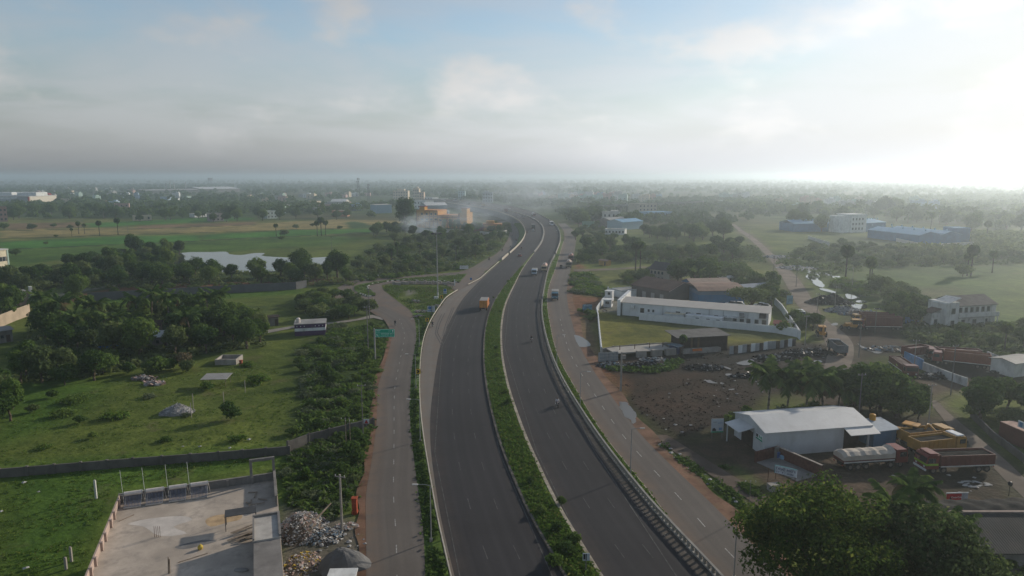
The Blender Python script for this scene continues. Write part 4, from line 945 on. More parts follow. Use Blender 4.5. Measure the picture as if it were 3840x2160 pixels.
# field trees on the left
PS = ((296, 878, .95), (374, 884, 1.1), (443, 880, 1.25), (318, 878, .8), (270, 886, .6), (1036, 885, .9), (1205, 883, 1.35), (1190, 885, 1.1), (1222, 882, 1.1)); PG = [G(a[0], a[1]) for a in PS]
for i, (x, y, s) in enumerate(PS):
 palmyra(G(x, y), s, plab('palmyra palm standing among the striped fields', PG, i, s < 1), 'palmyras in the fields', i)
for i, (x, y, s) in enumerate(((120, 862, 1.0), (202, 853, .7), (263, 858, .7), (15, 862, 1.2), (1068, 885, .9), (1056, 900, .6), (1110, 858, .8), (1172, 850, .6), (1275, 860, .6), (60, 960, .8), (172, 917, .4), (210, 890, .4))):
 tree('thorn_tree', G(x, y), P_THORN[i % 4], T_THORN, s * 1.15, 'small rounded tree alone in the striped fields', 'tree', 'lone field trees')
# --- right: beyond the service road
wood([(2170, 985), (2200, 930), (2300, 925), (2560, 940), (2770, 925), (2790, 965), (2700, 985), (2480, 975), (2300, 985)], 80, 6.5, 41, [TH, TH, RT], .8, 1.2, 'grey-green thorn tree in the thicket right of the highway', 'thicket right of the highway', 'acacia_tree')
wood([(2145, 900), (2180, 860), (2250, 855), (2330, 880), (2300, 920), (2200, 925)], 26, 7, 42, [TH, RT], .7, 1.0, 'hazy green tree along the far right service road', 'trees along the far service road', 'broadleaf_tree')
wood([(2400, 880), (2550, 870), (2640, 880), (2660, 905), (2500, 910)], 22, 8, 43, [RT, MT], .85, 1.2, 'dark hazy tree beside the blue-roofed shed in the middle distance', 'trees by the far blue shed', 'broadleaf_tree')
bushes([(2150, 1030), (2215, 1030), (2250, 1075), (2330, 1095), (2260, 1112), (2150, 1095)], 40, 2.4, 44, P_LOW, 1.0, 1.7, 'fresh green bush on the plot beside the parked blue lorry', 'bushes on the green plot', 'bush')
bushes([(2180, 1165), (2230, 1165), (2230, 1210), (2190, 1190)], 10, 1.5, 45, P_LOW + P_BUSH, .7, 1.2, 'bush under the blue roadside billboard', 'bushes under the billboard', 'bush')
palmyra(G(2383, 1015), 1.35, 'pair-left palmyra palm standing on the open plot'); palmyra(G(2400, 1016), 1.35, 'right-hand palmyra palm of the pair on the open plot', None, 1)
for i, (x, y, s) in enumerate(((2540, 1066, 1.05), (2590, 1062, 1.1), (2640, 1068, 1.2), (2660, 1064, 1.15), (2620, 1074, 1.0))):
 tree('broadleaf_tree', G(x, y), P_MANGO[i % 2], T_MANGO, s, 'big dark mango-like tree behind the brown-roofed sheds', 'tree', 'mango trees behind the sheds')
coconut('coconut_palm', G(2600, 1082), 6, 'low coconut palm between the dark trees and the sheds', None, 41)
wood([(2340, 1040), (2450, 1035), (2460, 1055), (2350, 1062)], 8, 4.5, 46, [TH], .7, .95, 'thorn tree left of the two-storey grey house', 'thorn trees by the grey house', 'acacia_tree')
rain = tree('rain_tree', G(2815, 1165), crown_mesh('crown', lobes_round(6.2, 3.2, 7.6, 15, 62, .8, .6), 4200, .5, 62, L_OLIVE), trunk_mesh('trunk', 3.4, .35, BARK, 6, 3.5, 62, 6), 1.0, 'umbrella-shaped tree behind the long white factory')
wood([(2850, 1100), (2900, 1085), (2935, 1130), (2920, 1160), (2880, 1150)], 9, 4.5, 47, [RT, TH], .7, 1.0, 'green tree between the factory yard and the dirt lane', 'trees by the factory yard', 'broadleaf_tree')
wood([(2640, 1050), (2750, 1010), (2810, 1030), (2860, 1090), (2780, 1080)], 14, 6, 48, [TH], .8, 1.2, 'scrubby tree along the near side of the dirt lane', 'scrub trees by the dirt lane', 'acacia_tree')
wood([(2960, 1195), (3000, 1180), (3070, 1215), (3060, 1250), (3000, 1240)], 11, 3.6, 49, [TH, RT], .55, .85, 'green tree beside the white minibus and the yellow loader', 'trees beside the white van', 'acacia_tree')
shrub('shrub', G(2935, 1248), P_BUSH[0], 2.0, 'round green bush in the corner of the factory lawn', None)
# right marsh
wood([(2960, 975), (3020, 930), (3150, 915), (3400, 935), (3840, 940), (3900, 985), (3500, 1000), (3280, 1010), (3100, 1000)], 100, 8, 51, [TH], .6, 1.05, 'hazy dark thorn tree in the marsh thicket below the blue factory', 'marsh thicket', 'acacia_tree', [[(2990, 985), (3130, 985), (3260, 1100), (3000, 1100)]])
PS = ((3170, 1055, 1.5), (3258, 1070, 1.15), (3640, 1035, 1.35), (3626, 1034, 1.0), (3720, 1022, 1.0), (3266, 1072, 1.0), (3700, 900, 1.3), (3490, 860, 1.4)); PG = [G(a[0], a[1]) for a in PS]
for i, (x, y, s) in enumerate(PS):
 palmyra(G(x, y), s, plab('palmyra palm standing in the hazy marsh', PG, i, s < 1.2), 'palmyras of the marsh', i)
for (x, y, s) in ((3300, 1105, 1.35), (3610, 1035, 1.0), (3375, 1090, .7), (3400, 1125, 1.0), (3350, 1135, 1.1)):
 tree('acacia_tree', G(x, y), P_THORN[0], T_THORN, s * 1.2, 'dark dome-shaped bush tree on the marsh edge by the canal', 'tree', 'dome bushes on the marsh')
bushes([(3150, 1050), (3230, 1060), (3290, 1090), (3240, 1110), (3130, 1075)], 30, 2, 52, P_LOW, 1.2, 2.0, 'reedy green clump between the canal pools', 'reeds between the canal pools', 'reed_clump')
wood([(3330, 1160), (3480, 1170), (3500, 1215), (3400, 1240), (3320, 1200)], 16, 5, 53, [RT, TH], .8, 1.15, 'dense green tree left of the white derelict house', 'trees left of the derelict house', 'broadleaf_tree')
wood([(3500, 1245), (3720, 1225), (3760, 1245), (3520, 1265)], 14, 4, 54, [TH], .45, .7, 'low thorny tree along the foot of the derelict house', 'trees before the derelict house', 'acacia_tree')
wood([(3520, 1290), (3840, 1250), (3900, 1330), (3840, 1400), (3760, 1360), (3700, 1325), (3540, 1320)], 40, 5, 55, [TH, RT], .5, .75, 'lush green tree behind the parked red lorries', 'trees behind the red lorries', 'broadleaf_tree')
palmyra(G(3765, 1330), .8, 'dark palmyra palm behind the compound wall on the right')
# right of the white shed
wood([(3170, 1510), (3260, 1495), (3330, 1505), (3420, 1535), (3480, 1560), (3440, 1590), (3300, 1580), (3180, 1555)], 20, 3.4, 56, [RT, MT], .55, .8, 'dark leafy tree behind the white metal shed', 'trees behind the white shed', 'broadleaf_tree')
for i, (x, y, s) in enumerate(((3225, 1545, 1.0), (3300, 1555, 1.05), (3365, 1565, .9))):
 tree('broadleaf_tree', G(x, y), P_MANGO[1], T_MANGO, s, ('left', 'middle', 'right')[i] + ' one of three tall trees behind the right end of the white shed', 'tree', 'tall trees behind the white shed')
wood([(3590, 1560), (3660, 1520), (3840, 1515), (3920, 1570), (3860, 1620), (3700, 1605)], 24, 3.8, 57, [RT, TH], .7, 1.0, 'dark tree between the two dirt lanes at the right edge', 'trees at the right edge', 'broadleaf_tree')
for i, (x, y, h, s) in enumerate(((2880, 1545, 1408, 1.15), (2950, 1552, 1432, 1.2), (3020, 1552, 1425, 1.25), (3085, 1545, 1434, 1.15), (3140, 1548, 1465, 1.0))):
 coconut('coconut_palm', G(x, y), Hh(x, y, h), ('leftmost', 'second', 'third', 'fourth', 'rightmost low')[i] + ' coconut palm in the row behind the white metal shed', 'coconut row behind the shed', 60 + i, s, 22)
bushes([(2730, 1580), (2800, 1540), (2830, 1570), (2760, 1610)], 8, 1.3, 58, P_BUSH, .7, 1.1, 'bush beside the advertising board and the shed awning', 'bushes by the ad board')
bushes([(2880, 1560), (3120, 1550), (3140, 1570), (2900, 1580)], 20, 1.6, 59, P_BUSH + P_LOW, 1.0, 1.7, 'dark undergrowth bush at the foot of the coconut row', 'undergrowth of the coconut row', 'bush')
palmyra(G(2560, 1340), .55, 'scruffy dry palm at the corner of the dark timber shed')
# --- foreground trees, bottom right
def hero(name, p, lob, n, size, seed, mat, label, th, tr_, sp_):
 root = empty(name, p, 0, label, 'tree')
 link('trunk', trunk_mesh('trunk', th, tr_, BARK, 9, sp_, seed, th * 1.4), root); link('crown', crown_mesh('crown', lob, n, size, seed, mat, shell=.5), root)
 return root
hero('broadleaf_tree', G(3040, 2330), [(a, b, c + .4 + 1.6 * math.sin(a * 1.7) * math.cos(b * 1.3), r * .55, r * .55, r * .42) for a, b, c, r, _, _ in lobes_round(6.9, 3.0, 13.8, 85, 71, .9)], 27000, .28, 71, L_BIG, 'big spreading yellow-green tree at the bottom right corner', 5.5, .45, 4.2)
hero('broadleaf_tree', G(3420, 2330), lobes_round(4.6, 2.0, 12.6, 20, 72, .68), 13000, .30, 72, L_GREY2, 'tall grey-green tree between the two front palms and the dark roof', 5, .35, 3)
hero('broadleaf_tree', G(3590, 2400), lobes_round(4.4, 2.0, 9.8, 14, 73, .65), 9000, .30, 73, L_OLIVE, 'dull olive tree leaning over the dark corrugated roof', 4, .3, 2.6)
hero('broadleaf_tree', G(3250, 2420), lobes_round(4.0, 1.0, 8.0, 12, 74, .65), 8000, .30, 74, L_DARK, 'dark tree in the shade between the big tree and its right neighbour', 3, .3, 2.4)
hero('broadleaf_tree', G(2720, 2470), lobes_round(3.4, .5, 6.0, 10, 75, .7), 6500, .28, 75, L_BIG, 'low leafy tree on the left flank of the big corner tree', 2.4, .22, 2.0)
for i, (x, y, h, s) in enumerate(((3285, 2240, 1880, .66), (3412, 2150, 1850, .74), (3520, 2290, 1985, .66))):
 coconut('coconut_palm', G(x, y), Hh(x, y, h), ('leftmost coconut palm over the corner trees, pale fronds', 'tallest coconut palm over the corner trees, in front of the red lorry', 'drooping coconut palm in front of the dark tarpaulin roof')[i], None, 80 + i, s)
bushes([(3600, 2140), (3840, 2080), (3900, 2250), (3600, 2300)], 16, 1.5, 76, P_BUSH, .9, 1.5, 'leafy bush under the dark corrugated roof at the corner', 'bushes at the corner', 'bush')
# --- median planting
PS = ((2105, 1898, .75), (2148, 2052, 1.15), (2130, 2085, 1.0), (2075, 2130, 1.1), (1905, 1522, .8), (1898, 1480, .75), (1862, 1395, .6), (1866, 1340, .7), (1861, 1312, .6), (1830, 1228, .5), (1875, 1175, .5), (1845, 1168, .45), (1850, 1120, .4), (1905, 1060, .7), (1990, 1820, .7), (2030, 1930, .8), (2090, 2000, .8), (1965, 1760, .5)); PG = [G(a[0], a[1]) for a in PS]
for i, (x, y, s) in enumerate(PS):
 q_ = G(x, y); q_.z = .22
 shrub('median_bush', q_, P_BUSH[(3, 0)[i % 2]], s * .8, plab('clipped bush on the green median', PG, i, s < .65), 'median bushes', 1.0)
# --- stuff: weeds and grass clumps nobody could count
def tufts(name, polys, n, size, seed, mat, label, high=0.0, thr=.52):
 g = np.random.default_rng(seed); per = 9; V = []; tot = 0
 areas = [1] * len(polys)
 for pl in polys:
  P = np.array([(a, b) for a, b in pl]) if high is None else wpoly(pl)
  lo, hi = P.min(0), P.max(0); c_ = lo + (hi - lo) * g.random((n * 4, 2)); c_ = c_[sdist(c_, P) > .2][:n]
  dens = vnoise(c_, 1 / 6, seed, 3); c_ = c_[dens + .25 * g.random(len(c_)) > thr]
  m_ = len(c_); s = size * (.4 + 1.1 * g.random(m_) ** 2)
  o_ = g.normal(size=(m_, per, 3)) * np.array([.45, .45, .22]) * s[:, None, None]
  cen = np.zeros((m_, per, 3)); cen[:, :, :2] = c_[:, None, :]; cen[:, :, 2] = (high or 0) + .28 * s[:, None] - .15 * (high == 0)
  cen += o_
  d = g.normal(size=(m_, per, 3)); d[:, :, 2] = np.abs(d[:, :, 2]) + .7; d /= np.linalg.norm(d, axis=2)[:, :, None]
  a = np.cross(d, g.normal(size=(m_, per, 3))); a /= np.linalg.norm(a, axis=2)[:, :, None]; b = np.cross(d, a)
  ss = (s * .5)[:, None, None]
  V.append(np.stack([cen - a * ss, cen - b * ss * .5, cen + a * ss, cen + b * ss * .5], 2).reshape(-1, 3))
 v = np.concatenate(V); f = np.arange(len(v)).reshape(-1, 4)
 return tag(link(name, fast_mesh(name, v, f, mat)), label, 'grass', kind='stuff')
tufts('grass', [[(-200, 2200), (300, 2160), (430, 1830), (1000, 1720), (1080, 1690), (0, 1775), (-200, 1790)], [(-100, 1760), (0, 1755), (1080, 1680), (1110, 1500), (1130, 1420), (960, 1360), (400, 1430), (200, 1500), (-100, 1640)]], 3400, .22, 1, L_LUSH, 'short green grass tufts on the left pasture')
tufts('weeds', [[(1110, 1340), (1230, 1245), (1440, 1205), (1462, 1262), (1430, 1340), (1405, 1450), (1400, 1600), (1375, 1720), (1330, 1870), (1250, 1960), (1080, 1890), (1050, 1740), (1100, 1660), (1130, 1500), (1140, 1420)]], 4200, .75, 2, L_MID, 'tangled green weeds left of the service road')
tufts('weeds', [[(1060, 1740), (1110, 1660), (1380, 1590), (1340, 1850), (1250, 1960), (1080, 1890)], [(1120, 1420), (1240, 1350), (1250, 1420), (1130, 1480)]], 700, .6, 3, L_GREY, 'grey-green flowering weeds beside the roadside wall')
def strip_px(f0, f1, p0, p1, n=14):
 ps = pyrange(p0, p1, n); return [(float(f0(p)), float(p)) for p in ps] + [(float(f1(p)), float(p)) for p in ps[::-1]]
def strips(f0, f1, cuts): return [strip_px(f0, f1, cuts[i], cuts[i + 1]) for i in range(len(cuts) - 1)]
tufts('grass', strips(inl(E['lc_r'], E['rc_l'], .08), inl(E['lc_r'], E['rc_l'], .90), [2300, 1900, 1600, 1350, 1150, 1000]), 2800, .34, 4, L_LUSH, 'overgrown green grass on the highway median', .26, .36)
tufts('grass', strips(off(E['rb'], 4, 0), off(E['rs_l'], -4, 0), [2300, 1900, 1600, 1350, 1150, 960]), 1300, .36, 5, L_LUSH, 'grass strip beside the right parapet', .16, .42)
tufts('grass', strips(E['ls_r'], off(E['lc_l'], -6, 0), [2300, 1900, 1600, 1350, 1180]), 1200, .45, 6, L_MID, 'grass strip left of the white barrier', .0)
tufts('grass', [jz([(800, 480), (1900, 500), (1880, 560), (1640, 930), (1480, 1200), (1340, 980), (1200, 830), (1050, 720), (820, 545)]), jz([(340, 500), (660, 420), (950, 385), (1360, 350), (2130, 290), (2010, 425), (960, 396), (560, 480), (560, 520), (670, 610), (660, 635), (540, 640), (350, 555)])], 2400, .5, 7, L_MID, 'rough grass on the junction islands', .1)
tufts('weeds', [[(2450, 1655), (2500, 1662), (2620, 1742), (2760, 1842), (2840, 1932), (2800, 1938), (2680, 1838), (2560, 1748)], [(2690, 1742), (2740, 1752), (2840, 1832), (2860, 1872), (2800, 1850)]], 900, .45, 8, L_MID, 'weeds along the wet track beside the right service road')
tufts('weeds', [[(2150, 1020), (2210, 1020), (2240, 1070), (2330, 1095), (2280, 1118), (2150, 1098)]], 1200, .9, 9, L_LUSH, 'fresh weeds on the green plot beside the right service road')
tufts('weeds', [[(0, 1090), (200, 1015), (400, 955), (640, 935), (680, 960), (640, 1010), (1230, 1020), (1330, 1070), (900, 1070), (400, 1080)], [(60, 1300), (150, 1190), (560, 1150), (980, 1160), (1000, 1300), (700, 1340), (300, 1420), (40, 1440)], [(1310, 1030), (1380, 940), (1560, 885), (1880, 855), (1900, 900), (1860, 950), (1750, 1000), (1500, 1032)]], 3200, 1.3, 10, L_OLIVE, 'dark undergrowth beneath the left thickets')
tufts('weeds', [[(2160, 985), (2200, 925), (2830, 920), (2880, 985), (2560, 990)], [(2900, 990), (3000, 925), (3840, 935), (3840, 990), (3300, 1005), (3060, 1050)], [(3500, 1250), (3840, 1210), (3840, 1400), (3700, 1330), (3540, 1310)], [(3400, 1215), (3560, 1235), (3480, 1290), (3400, 1260)]], 2600, 1.4, 11, L_OLIVE, 'dark undergrowth in the right-hand thickets')
tufts('weeds', [[(2255, 1372), (2290, 1390), (2450, 1400), (2540, 1385), (2560, 1340), (2500, 1360), (2400, 1380)], [(2780, 1560), (3130, 1540), (3150, 1570), (2800, 1590)]], 420, .8, 12, L_MID, 'weeds on the edge of the muddy yard')

tufts('scrap_litter', [[(2540, 1345), (2700, 1310), (2980, 1290), (3110, 1290), (3130, 1330), (2900, 1370), (2700, 1400), (2560, 1410)], [(2300, 1440), (2640, 1410), (2850, 1400), (2860, 1500), (2700, 1590), (2560, 1640), (2440, 1590)]], 1700, .26, 13, M('churned_mud_clods', (.038, .029, .024), .95, .4, 1), 'churned clods and scrap on the muddy yard')
# --- far woods: read as one mass
def far_wood(name, polys, seed, n, s0, s1, mat, label, per=34, leafs=.30):
 g = np.random.default_rng(seed); V = []
 for P in polys:
  P = wpoly(P); lo, hi = P.min(0), P.max(0); c_ = lo + (hi - lo) * g.random((n * 3, 2)); c_ = c_[sdist(c_, P) > 0]
  dn = vnoise(c_, 1 / 90, seed, 3); c_ = c_[dn > .42][:n]
  m_ = len(c_); r = s0 + (s1 - s0) * g.random(m_) ** 1.5
  d = g.normal(size=(m_, per, 3)); d /= np.linalg.norm(d, axis=2)[:, :, None]; d[:, :, 2] = np.abs(d[:, :, 2]) * 1.25 - .1
  q_ = r[:, None, None] * (.7 + .35 * g.random((m_, per, 1)))
  cen = d * q_ * np.array([1, 1, .95]); cen[:, :, :2] += c_[:, None, :]; cen[:, :, 2] += r[:, None] * .45
  nn = d + g.normal(size=d.shape) * .5; nn /= np.linalg.norm(nn, axis=2)[:, :, None]
  a = np.cross(nn, g.normal(size=d.shape)); a /= np.linalg.norm(a, axis=2)[:, :, None]; b = np.cross(nn, a)
  ss = (r * leafs * 1.5)[:, None, None]
  V.append(np.stack([cen - a * ss, cen - b * ss * .7, cen + a * ss, cen + b * ss * .7], 2).reshape(-1, 3))
 v = np.concatenate(V); f = np.arange(len(v)).reshape(-1, 4)
 return tag(link(name, fast_mesh(name, v, f, mat)), label, 'woodland', kind='stuff')
far_wood('far_woodland', [[(-200, 700), (1500, 690), (2000, 690), (2000, 730), (1500, 740), (1000, 760), (500, 770), (-200, 800)]], 101, 3000, 4, 8, L_DARK, 'far woodland belt on the left plain')
far_wood('far_woodland', [[(1900, 690), (4100, 690), (4100, 735), (2700, 735), (2000, 745)]], 102, 2600, 4, 8, L_DARK, 'far hazy woodland belt on the right plain')
far_wood('far_woodland', [[(-600, 672.5), (4500, 672.5), (4500, 692), (-600, 692)]], 103, 5200, 5, 11, L_DARK, 'dim woodland along the horizon', per=16, leafs=.5)
far_wood('far_woodland', [[(-400, 666.5), (4300, 666.5), (4300, 673), (-400, 673)]], 104, 5000, 8, 16, L_DARK, 'dim woodland along the far horizon', per=8, leafs=.7)
far_wood('far_woodland', [[(0, 760), (980, 770), (1500, 770), (1400, 815), (900, 800), (500, 815), (0, 820)]], 105, 1000, 3, 6, L_DARK, 'tree belt along the far edge of the striped fields', per=60, leafs=.2)
far_wood('far_woodland', [[(2050, 760), (2700, 745), (3000, 745), (2950, 800), (2700, 850), (2400, 845), (2120, 830)]], 106, 800, 3, 6, L_DARK, 'hazy trees between the far houses right of the highway', per=60, leafs=.2)
far_wood('far_woodland', [[(2700, 760), (3000, 740), (3840, 740), (4000, 800), (3900, 880), (3560, 850), (3300, 815), (3000, 800), (2900, 812), (2800, 790)]], 107, 1000, 3.5, 7, L_DARK, 'hazy trees round the far blue factory', per=60, leafs=.2)
far_wood('far_woodland', [[(1650, 742), (1850, 738), (2050, 738), (2200, 748), (2150, 772), (2040, 786), (1960, 778), (1850, 757)]], 108, 420, 3, 6, L_DARK, 'hazy trees round the far flyover', per=50, leafs=.2)
far_wood('far_brush', [[(2850, 872), (2980, 876), (3160, 888), (3350, 928), (3640, 940), (3840, 935), (3860, 965), (3300, 965), (2990, 930)], [(3650, 885), (3860, 885), (3900, 935), (3660, 925)]], 109, 420, 1.8, 3.4, L_OLIVE, 'low hazy brush before the blue factory', per=40, leafs=.22)
# individual trees that stand out of the far belts
LF = scatter([(40, 790), (960, 800), (1350, 800), (1300, 825), (900, 815), (400, 822), (40, 828)], 55, 9, 201)
for i, p in enumerate(LF):
 if i % 3 == 0: farpalm(p, TR.uniform(.9, 1.3), plab('coconut palm in the tree belt behind the striped fields', LF, i), 'palms behind the fields', i)
 else: tree('broadleaf_tree', p, P_MANGO[i % 3], T_MANGO, TR.uniform(.9, 1.5), plab('dark tree in the belt behind the striped fields', LF, i), 'tree', 'trees behind the fields')
LF = scatter([(2900, 790), (3400, 800), (3840, 830), (3840, 890), (3700, 890), (3560, 855), (3300, 825), (2960, 830)], 46, 10, 202)
for i, p in enumerate(LF):
 if i % 3 == 0: farpalm(p, TR.uniform(1.1, 1.6), plab('hazy coconut palm behind the blue factory', LF, i), 'palms behind the blue factory', i)
 else: tree('broadleaf_tree', p, P_MANGO[i % 3], T_MANGO, TR.uniform(1.1, 1.7), plab('hazy rounded tree behind the blue factory', LF, i), 'tree', 'trees behind the blue factory')
LF = scatter([(2100, 790), (2680, 800), (2710, 850), (2730, 895), (2680, 900), (2640, 870), (2200, 835)], 36, 9, 203, [[(2250, 795), (2700, 795), (2700, 875), (2250, 875)]])
for i, p in enumerate(LF):
 tree('broadleaf_tree', p, P_MANGO[i % 3], T_MANGO, TR.uniform(.9, 1.4), plab('hazy dark tree among the buildings right of the far curve', LF, i), 'tree', 'trees among the far buildings')
for i, p in enumerate(scatter([(1420, 770), (1560, 775), (1500, 800), (1420, 810)], 8, 9, 204)):
 tree('broadleaf_tree', p, P_MANGO[i % 3], T_MANGO, TR.uniform(.9, 1.4), 'dark tree near the light-blue shed left of the flyover', 'tree', 'trees left of the flyover')
PS = ((800, 832, .9), (850, 832, 1.0), (985, 826, 1.2), (1050, 824, 1.1), (525, 832, .8), (745, 820, .9), (1110, 820, 1.2), (880, 822, 1.5), (890, 828, 1.3), (620, 826, 1.3), (640, 824, 1.2), (1990, 735, 1.9), (1960, 738, 1.4), (3320, 800, 2.2), (3360, 800, 2.0), (3300, 803, 1.8), (3080, 815, 1.2), (3150, 812, 1.2), (2980, 860, 1.7), (3010, 862, 1.6), (3080, 868, 1.4), (2380, 850, 1.5), (2365, 852, 1.4), (2190, 850, 1.3), (2170, 850, 1.2)); PG = [G(a[0], a[1]) for a in PS]
for i, (x, y, s) in enumerate(PS):
 tree('broadleaf_tree', G(x, y), P_MANGO[i % 3], T_MANGO, s, plab('dark tree beside the houses behind the striped fields', PG[:11], i, s < 1.1) if i < 11 else plab('large hazy tree standing above the far rooftops', PG[11:], i - 11, s < 1.5), 'tree', 'trees by the field houses' if i < 11 else 'large far trees')
# ================================================================== BUILDINGS
def site(name, A, B, label, cat='building', group=None, z=0.0):
 """Empty at the near left corner; local x runs A->B, y runs away from the viewpoint"""
 a, b = G(*A, z), G(*B, z); d = b - a
 r = empty(name, (a.x, a.y, 0), math.atan2(d.y, d.x), label, cat, group)
 return r, d.length
def loc(root, p):
 """world point -> local to an upright root"""
 d = Vector(p) - root.location; c, s = math.cos(root.rotation_euler.z), math.sin(root.rotation_euler.z)
 return Vector((d.x * c + d.y * s, -d.x * s + d.y * c, d.z))
PANE = glossy('dark_window_glass', (.03, .035, .04), .12, .6)
WFR = M('weathered_window_frame', (.22, .21, .2), .8, .2)
_W = {}
def window(parent, x, y, z, w, h, face='f', pane=None, frame=None, name='window'):
 key = (round(w, 2), round(h, 2), (pane or PANE).name, (frame or WFR).name)
 if key not in _W:
  f = MB(); t = .07
  f.box(-w / 2 - t, -w / 2, -.07, .0, -t, h + t); f.box(w / 2, w / 2 + t, -.07, .0, -t, h + t)
  f.box(-w / 2, w / 2, -.07, 0, h, h + t); f.box(-w / 2, w / 2, -.10, 0, -t, 0)
  p = MB().box(-w / 2, w / 2, -.012, .0, 0, h)
  _W[key] = (f.mesh('window', frame or WFR), p.mesh('pane', pane or PANE))
 rz = {'f': 0, 'r': math.pi / 2, 'l': -math.pi / 2, 'b': math.pi}[face]
 o = link(name, _W[key][0], parent, (x, y, z), rz); link('pane', _W[key][1], o)
 return o
DOORM = M('brown_door', (.08, .055, .04), .7)
def door(parent, x, y, z, w, h, face='f', mat=None, name='door'):
 rz = {'f': 0, 'r': math.pi / 2, 'l': -math.pi / 2}[face]
 return MB().box(-w / 2, w / 2, -.05, 0, z, z + h).build(name, mat or DOORM, parent, (x, y, 0), rz)
def paint(key, col, stain=(.12, .11, .095), amt=.35):
 return M('painted_wall_' + key, col, .85, .14, .5, stain, amt)
CONC = M('bare_concrete', (.30, .275, .245), .9, .22, .5, (.13, .115, .10), .55)
CONCD = M('grey_cement_plaster', (.20, .185, .17), .92, .2, .5, (.09, .085, .08), .5)
WHITE = paint('white', (.62, .63, .62)); CREAM = paint('cream', (.55, .46, .34)); OFFW = paint('offwhite', (.5, .49, .46))
SHEETW = M('white_metal_sheet', (.50, .52, .53), .5, .08, .3, (.3, .29, .27), .35, stripes=2.2)
SHEETWX = M('white_roof_sheet', (.56, .56, .55), .55, .07, .3, (.34, .32, .30), .3, stripes=1.5)
SHEETG = M('grey_roof_sheet', (.30, .29, .275), .7, .15, .3, (.17, .14, .12), .5, stripes=1.6)
SHEETB = M('brown_roof_sheet', (.25, .165, .125), .8, .18, .3, (.12, .09, .075), .5, stripes=1.6)
SHEETD = M('dark_red_roof_sheet', (.10, .062, .052), .85, .2, .3, (.06, .05, .045), .5, stripes=1.6)
SHEETBL = M('blue_roof_sheet', (.17, .33, .48), .6, .1, .2, (.25, .33, .4), .4, stripes=1.0)
SHEETBW = M('blue_wall_sheet', (.05, .16, .31), .6, .15, .3, (.1, .16, .24), .4, stripes=1.4)
RUST = M('rusty_dark_sheet', (.055, .042, .036), .9, .3, .5, (.1, .06, .04), .5, stripes=1.4)
def gable(parent, L, D, h, rise, ov, mat, name='roof', th=.12, y0=0.0, ridge=.5):
 """pitched roof, ridge along x"""
 yr = y0 + D * ridge
 r = MB()
 r.prism([(y0 - ov, h - rise * ov / (D * ridge)), (yr, h + rise), (y0 + D + ov, h - rise * ov / (D * (1 - ridge))), (y0 + D + ov, h + th - rise * ov / (D * (1 - ridge))), (yr, h + rise + th), (y0 - ov, h + th - rise * ov / (D * ridge))], -ov, L + ov)
 return r.build(name, mat, parent)
def gable_wall(parent, L, D, h, rise, mat, name='wall', ridge=.5):
 return MB().prism([(0, -.3), (D, -.3), (D, h), (D * ridge, h + rise), (0, h)], 0, L).build(name, mat, parent)
def flat(parent, L, D, h, wall, par=.5, roofm=None):
 MB().box(0, L, 0, D, -.3, h).build('wall', wall, parent)
 ro = MB().box(-.15, L + .15, -.15, D + .15, h, h + .14).build('roof', roofm or CONC, parent)
 p = MB(); z0 = h + .14; t = .14
 p.box(0, L, 0, t, z0, z0 + par); p.box(0, L, D - t, D, z0, z0 + par); p.box(0, t, t, D - t, z0, z0 + par); p.box(L - t, L, t, D - t, z0, z0 + par)
 p.build('parapet', wall, ro)
 return ro

# ---- unfinished flat roof at the bottom left -------------------------------------------------
RZ = 6.5
rb_, RL = site('flat_roofed_building', (449, 1881), (1033, 1798), 'unfinished concrete building with a bare flat roof at the bottom left', z=RZ)
RDp = 26.0
ROOFC = M('stained_roof_screed', (.42, .355, .29), .92, .2, .22, (.24, .21, .18), .8, bump=.3)
PINKP = M('pinkish_plaster', (.38, .29, .245), .9, .18, .7, (.22, .19, .165), .5)
MB().box(0, RL, -RDp, 0, -.3, RZ - .25).build('wall', CONCD, rb_)
rs_ = MB().box(-.1, RL + .1, -RDp, .1, RZ - .25, RZ).build('roof_slab', ROOFC, rb_)
p = MB().box(0, RL, -.14, 0, RZ, RZ + .85).box(-.06, RL + .04, -.2, .06, RZ + .85, RZ + .93).build('parapet', CONCD, rb_)
p['label'] = 'grey rear parapet'
MB().box(-.02, .13, -RDp, -.14, RZ, RZ + .85).build('parapet', PINKP, rb_)
MB().box(RL - .16, RL + .02, -7.2, -.14, RZ, RZ + 1.15).box(RL - .22, RL + .06, -7.2, .06, RZ + 1.15, RZ + 1.25).build('parapet', CONCD, rb_)
pil = MB().box(-.12, .12, -.3, .02, RZ, RZ + .84).mesh('pilaster', CONCD)
for i in range(6): link('pilaster', pil, rb_, (.3 + i * 2.7, -.10, 0))
pil2 = MB().box(0, .24, -.12, .12, RZ, RZ + .9).mesh('pilaster', PINKP)
for i in range(9): link('pilaster', pil2, rb_, (.10, -1.5 - i * 2.35 - .5 * (i % 2), 0))
fr = MB().box(13.55, 13.85, -.25, .05, RZ, RZ + 2.9).box(16.05, 16.35, -.25, .05, RZ, RZ + 2.9).box(13.55, 16.35, -.26, .06, RZ + 2.62, RZ + 2.92).build('door_frame', CONCD, rb_)
fr['label'] = 'bare concrete frame over the rear parapet'
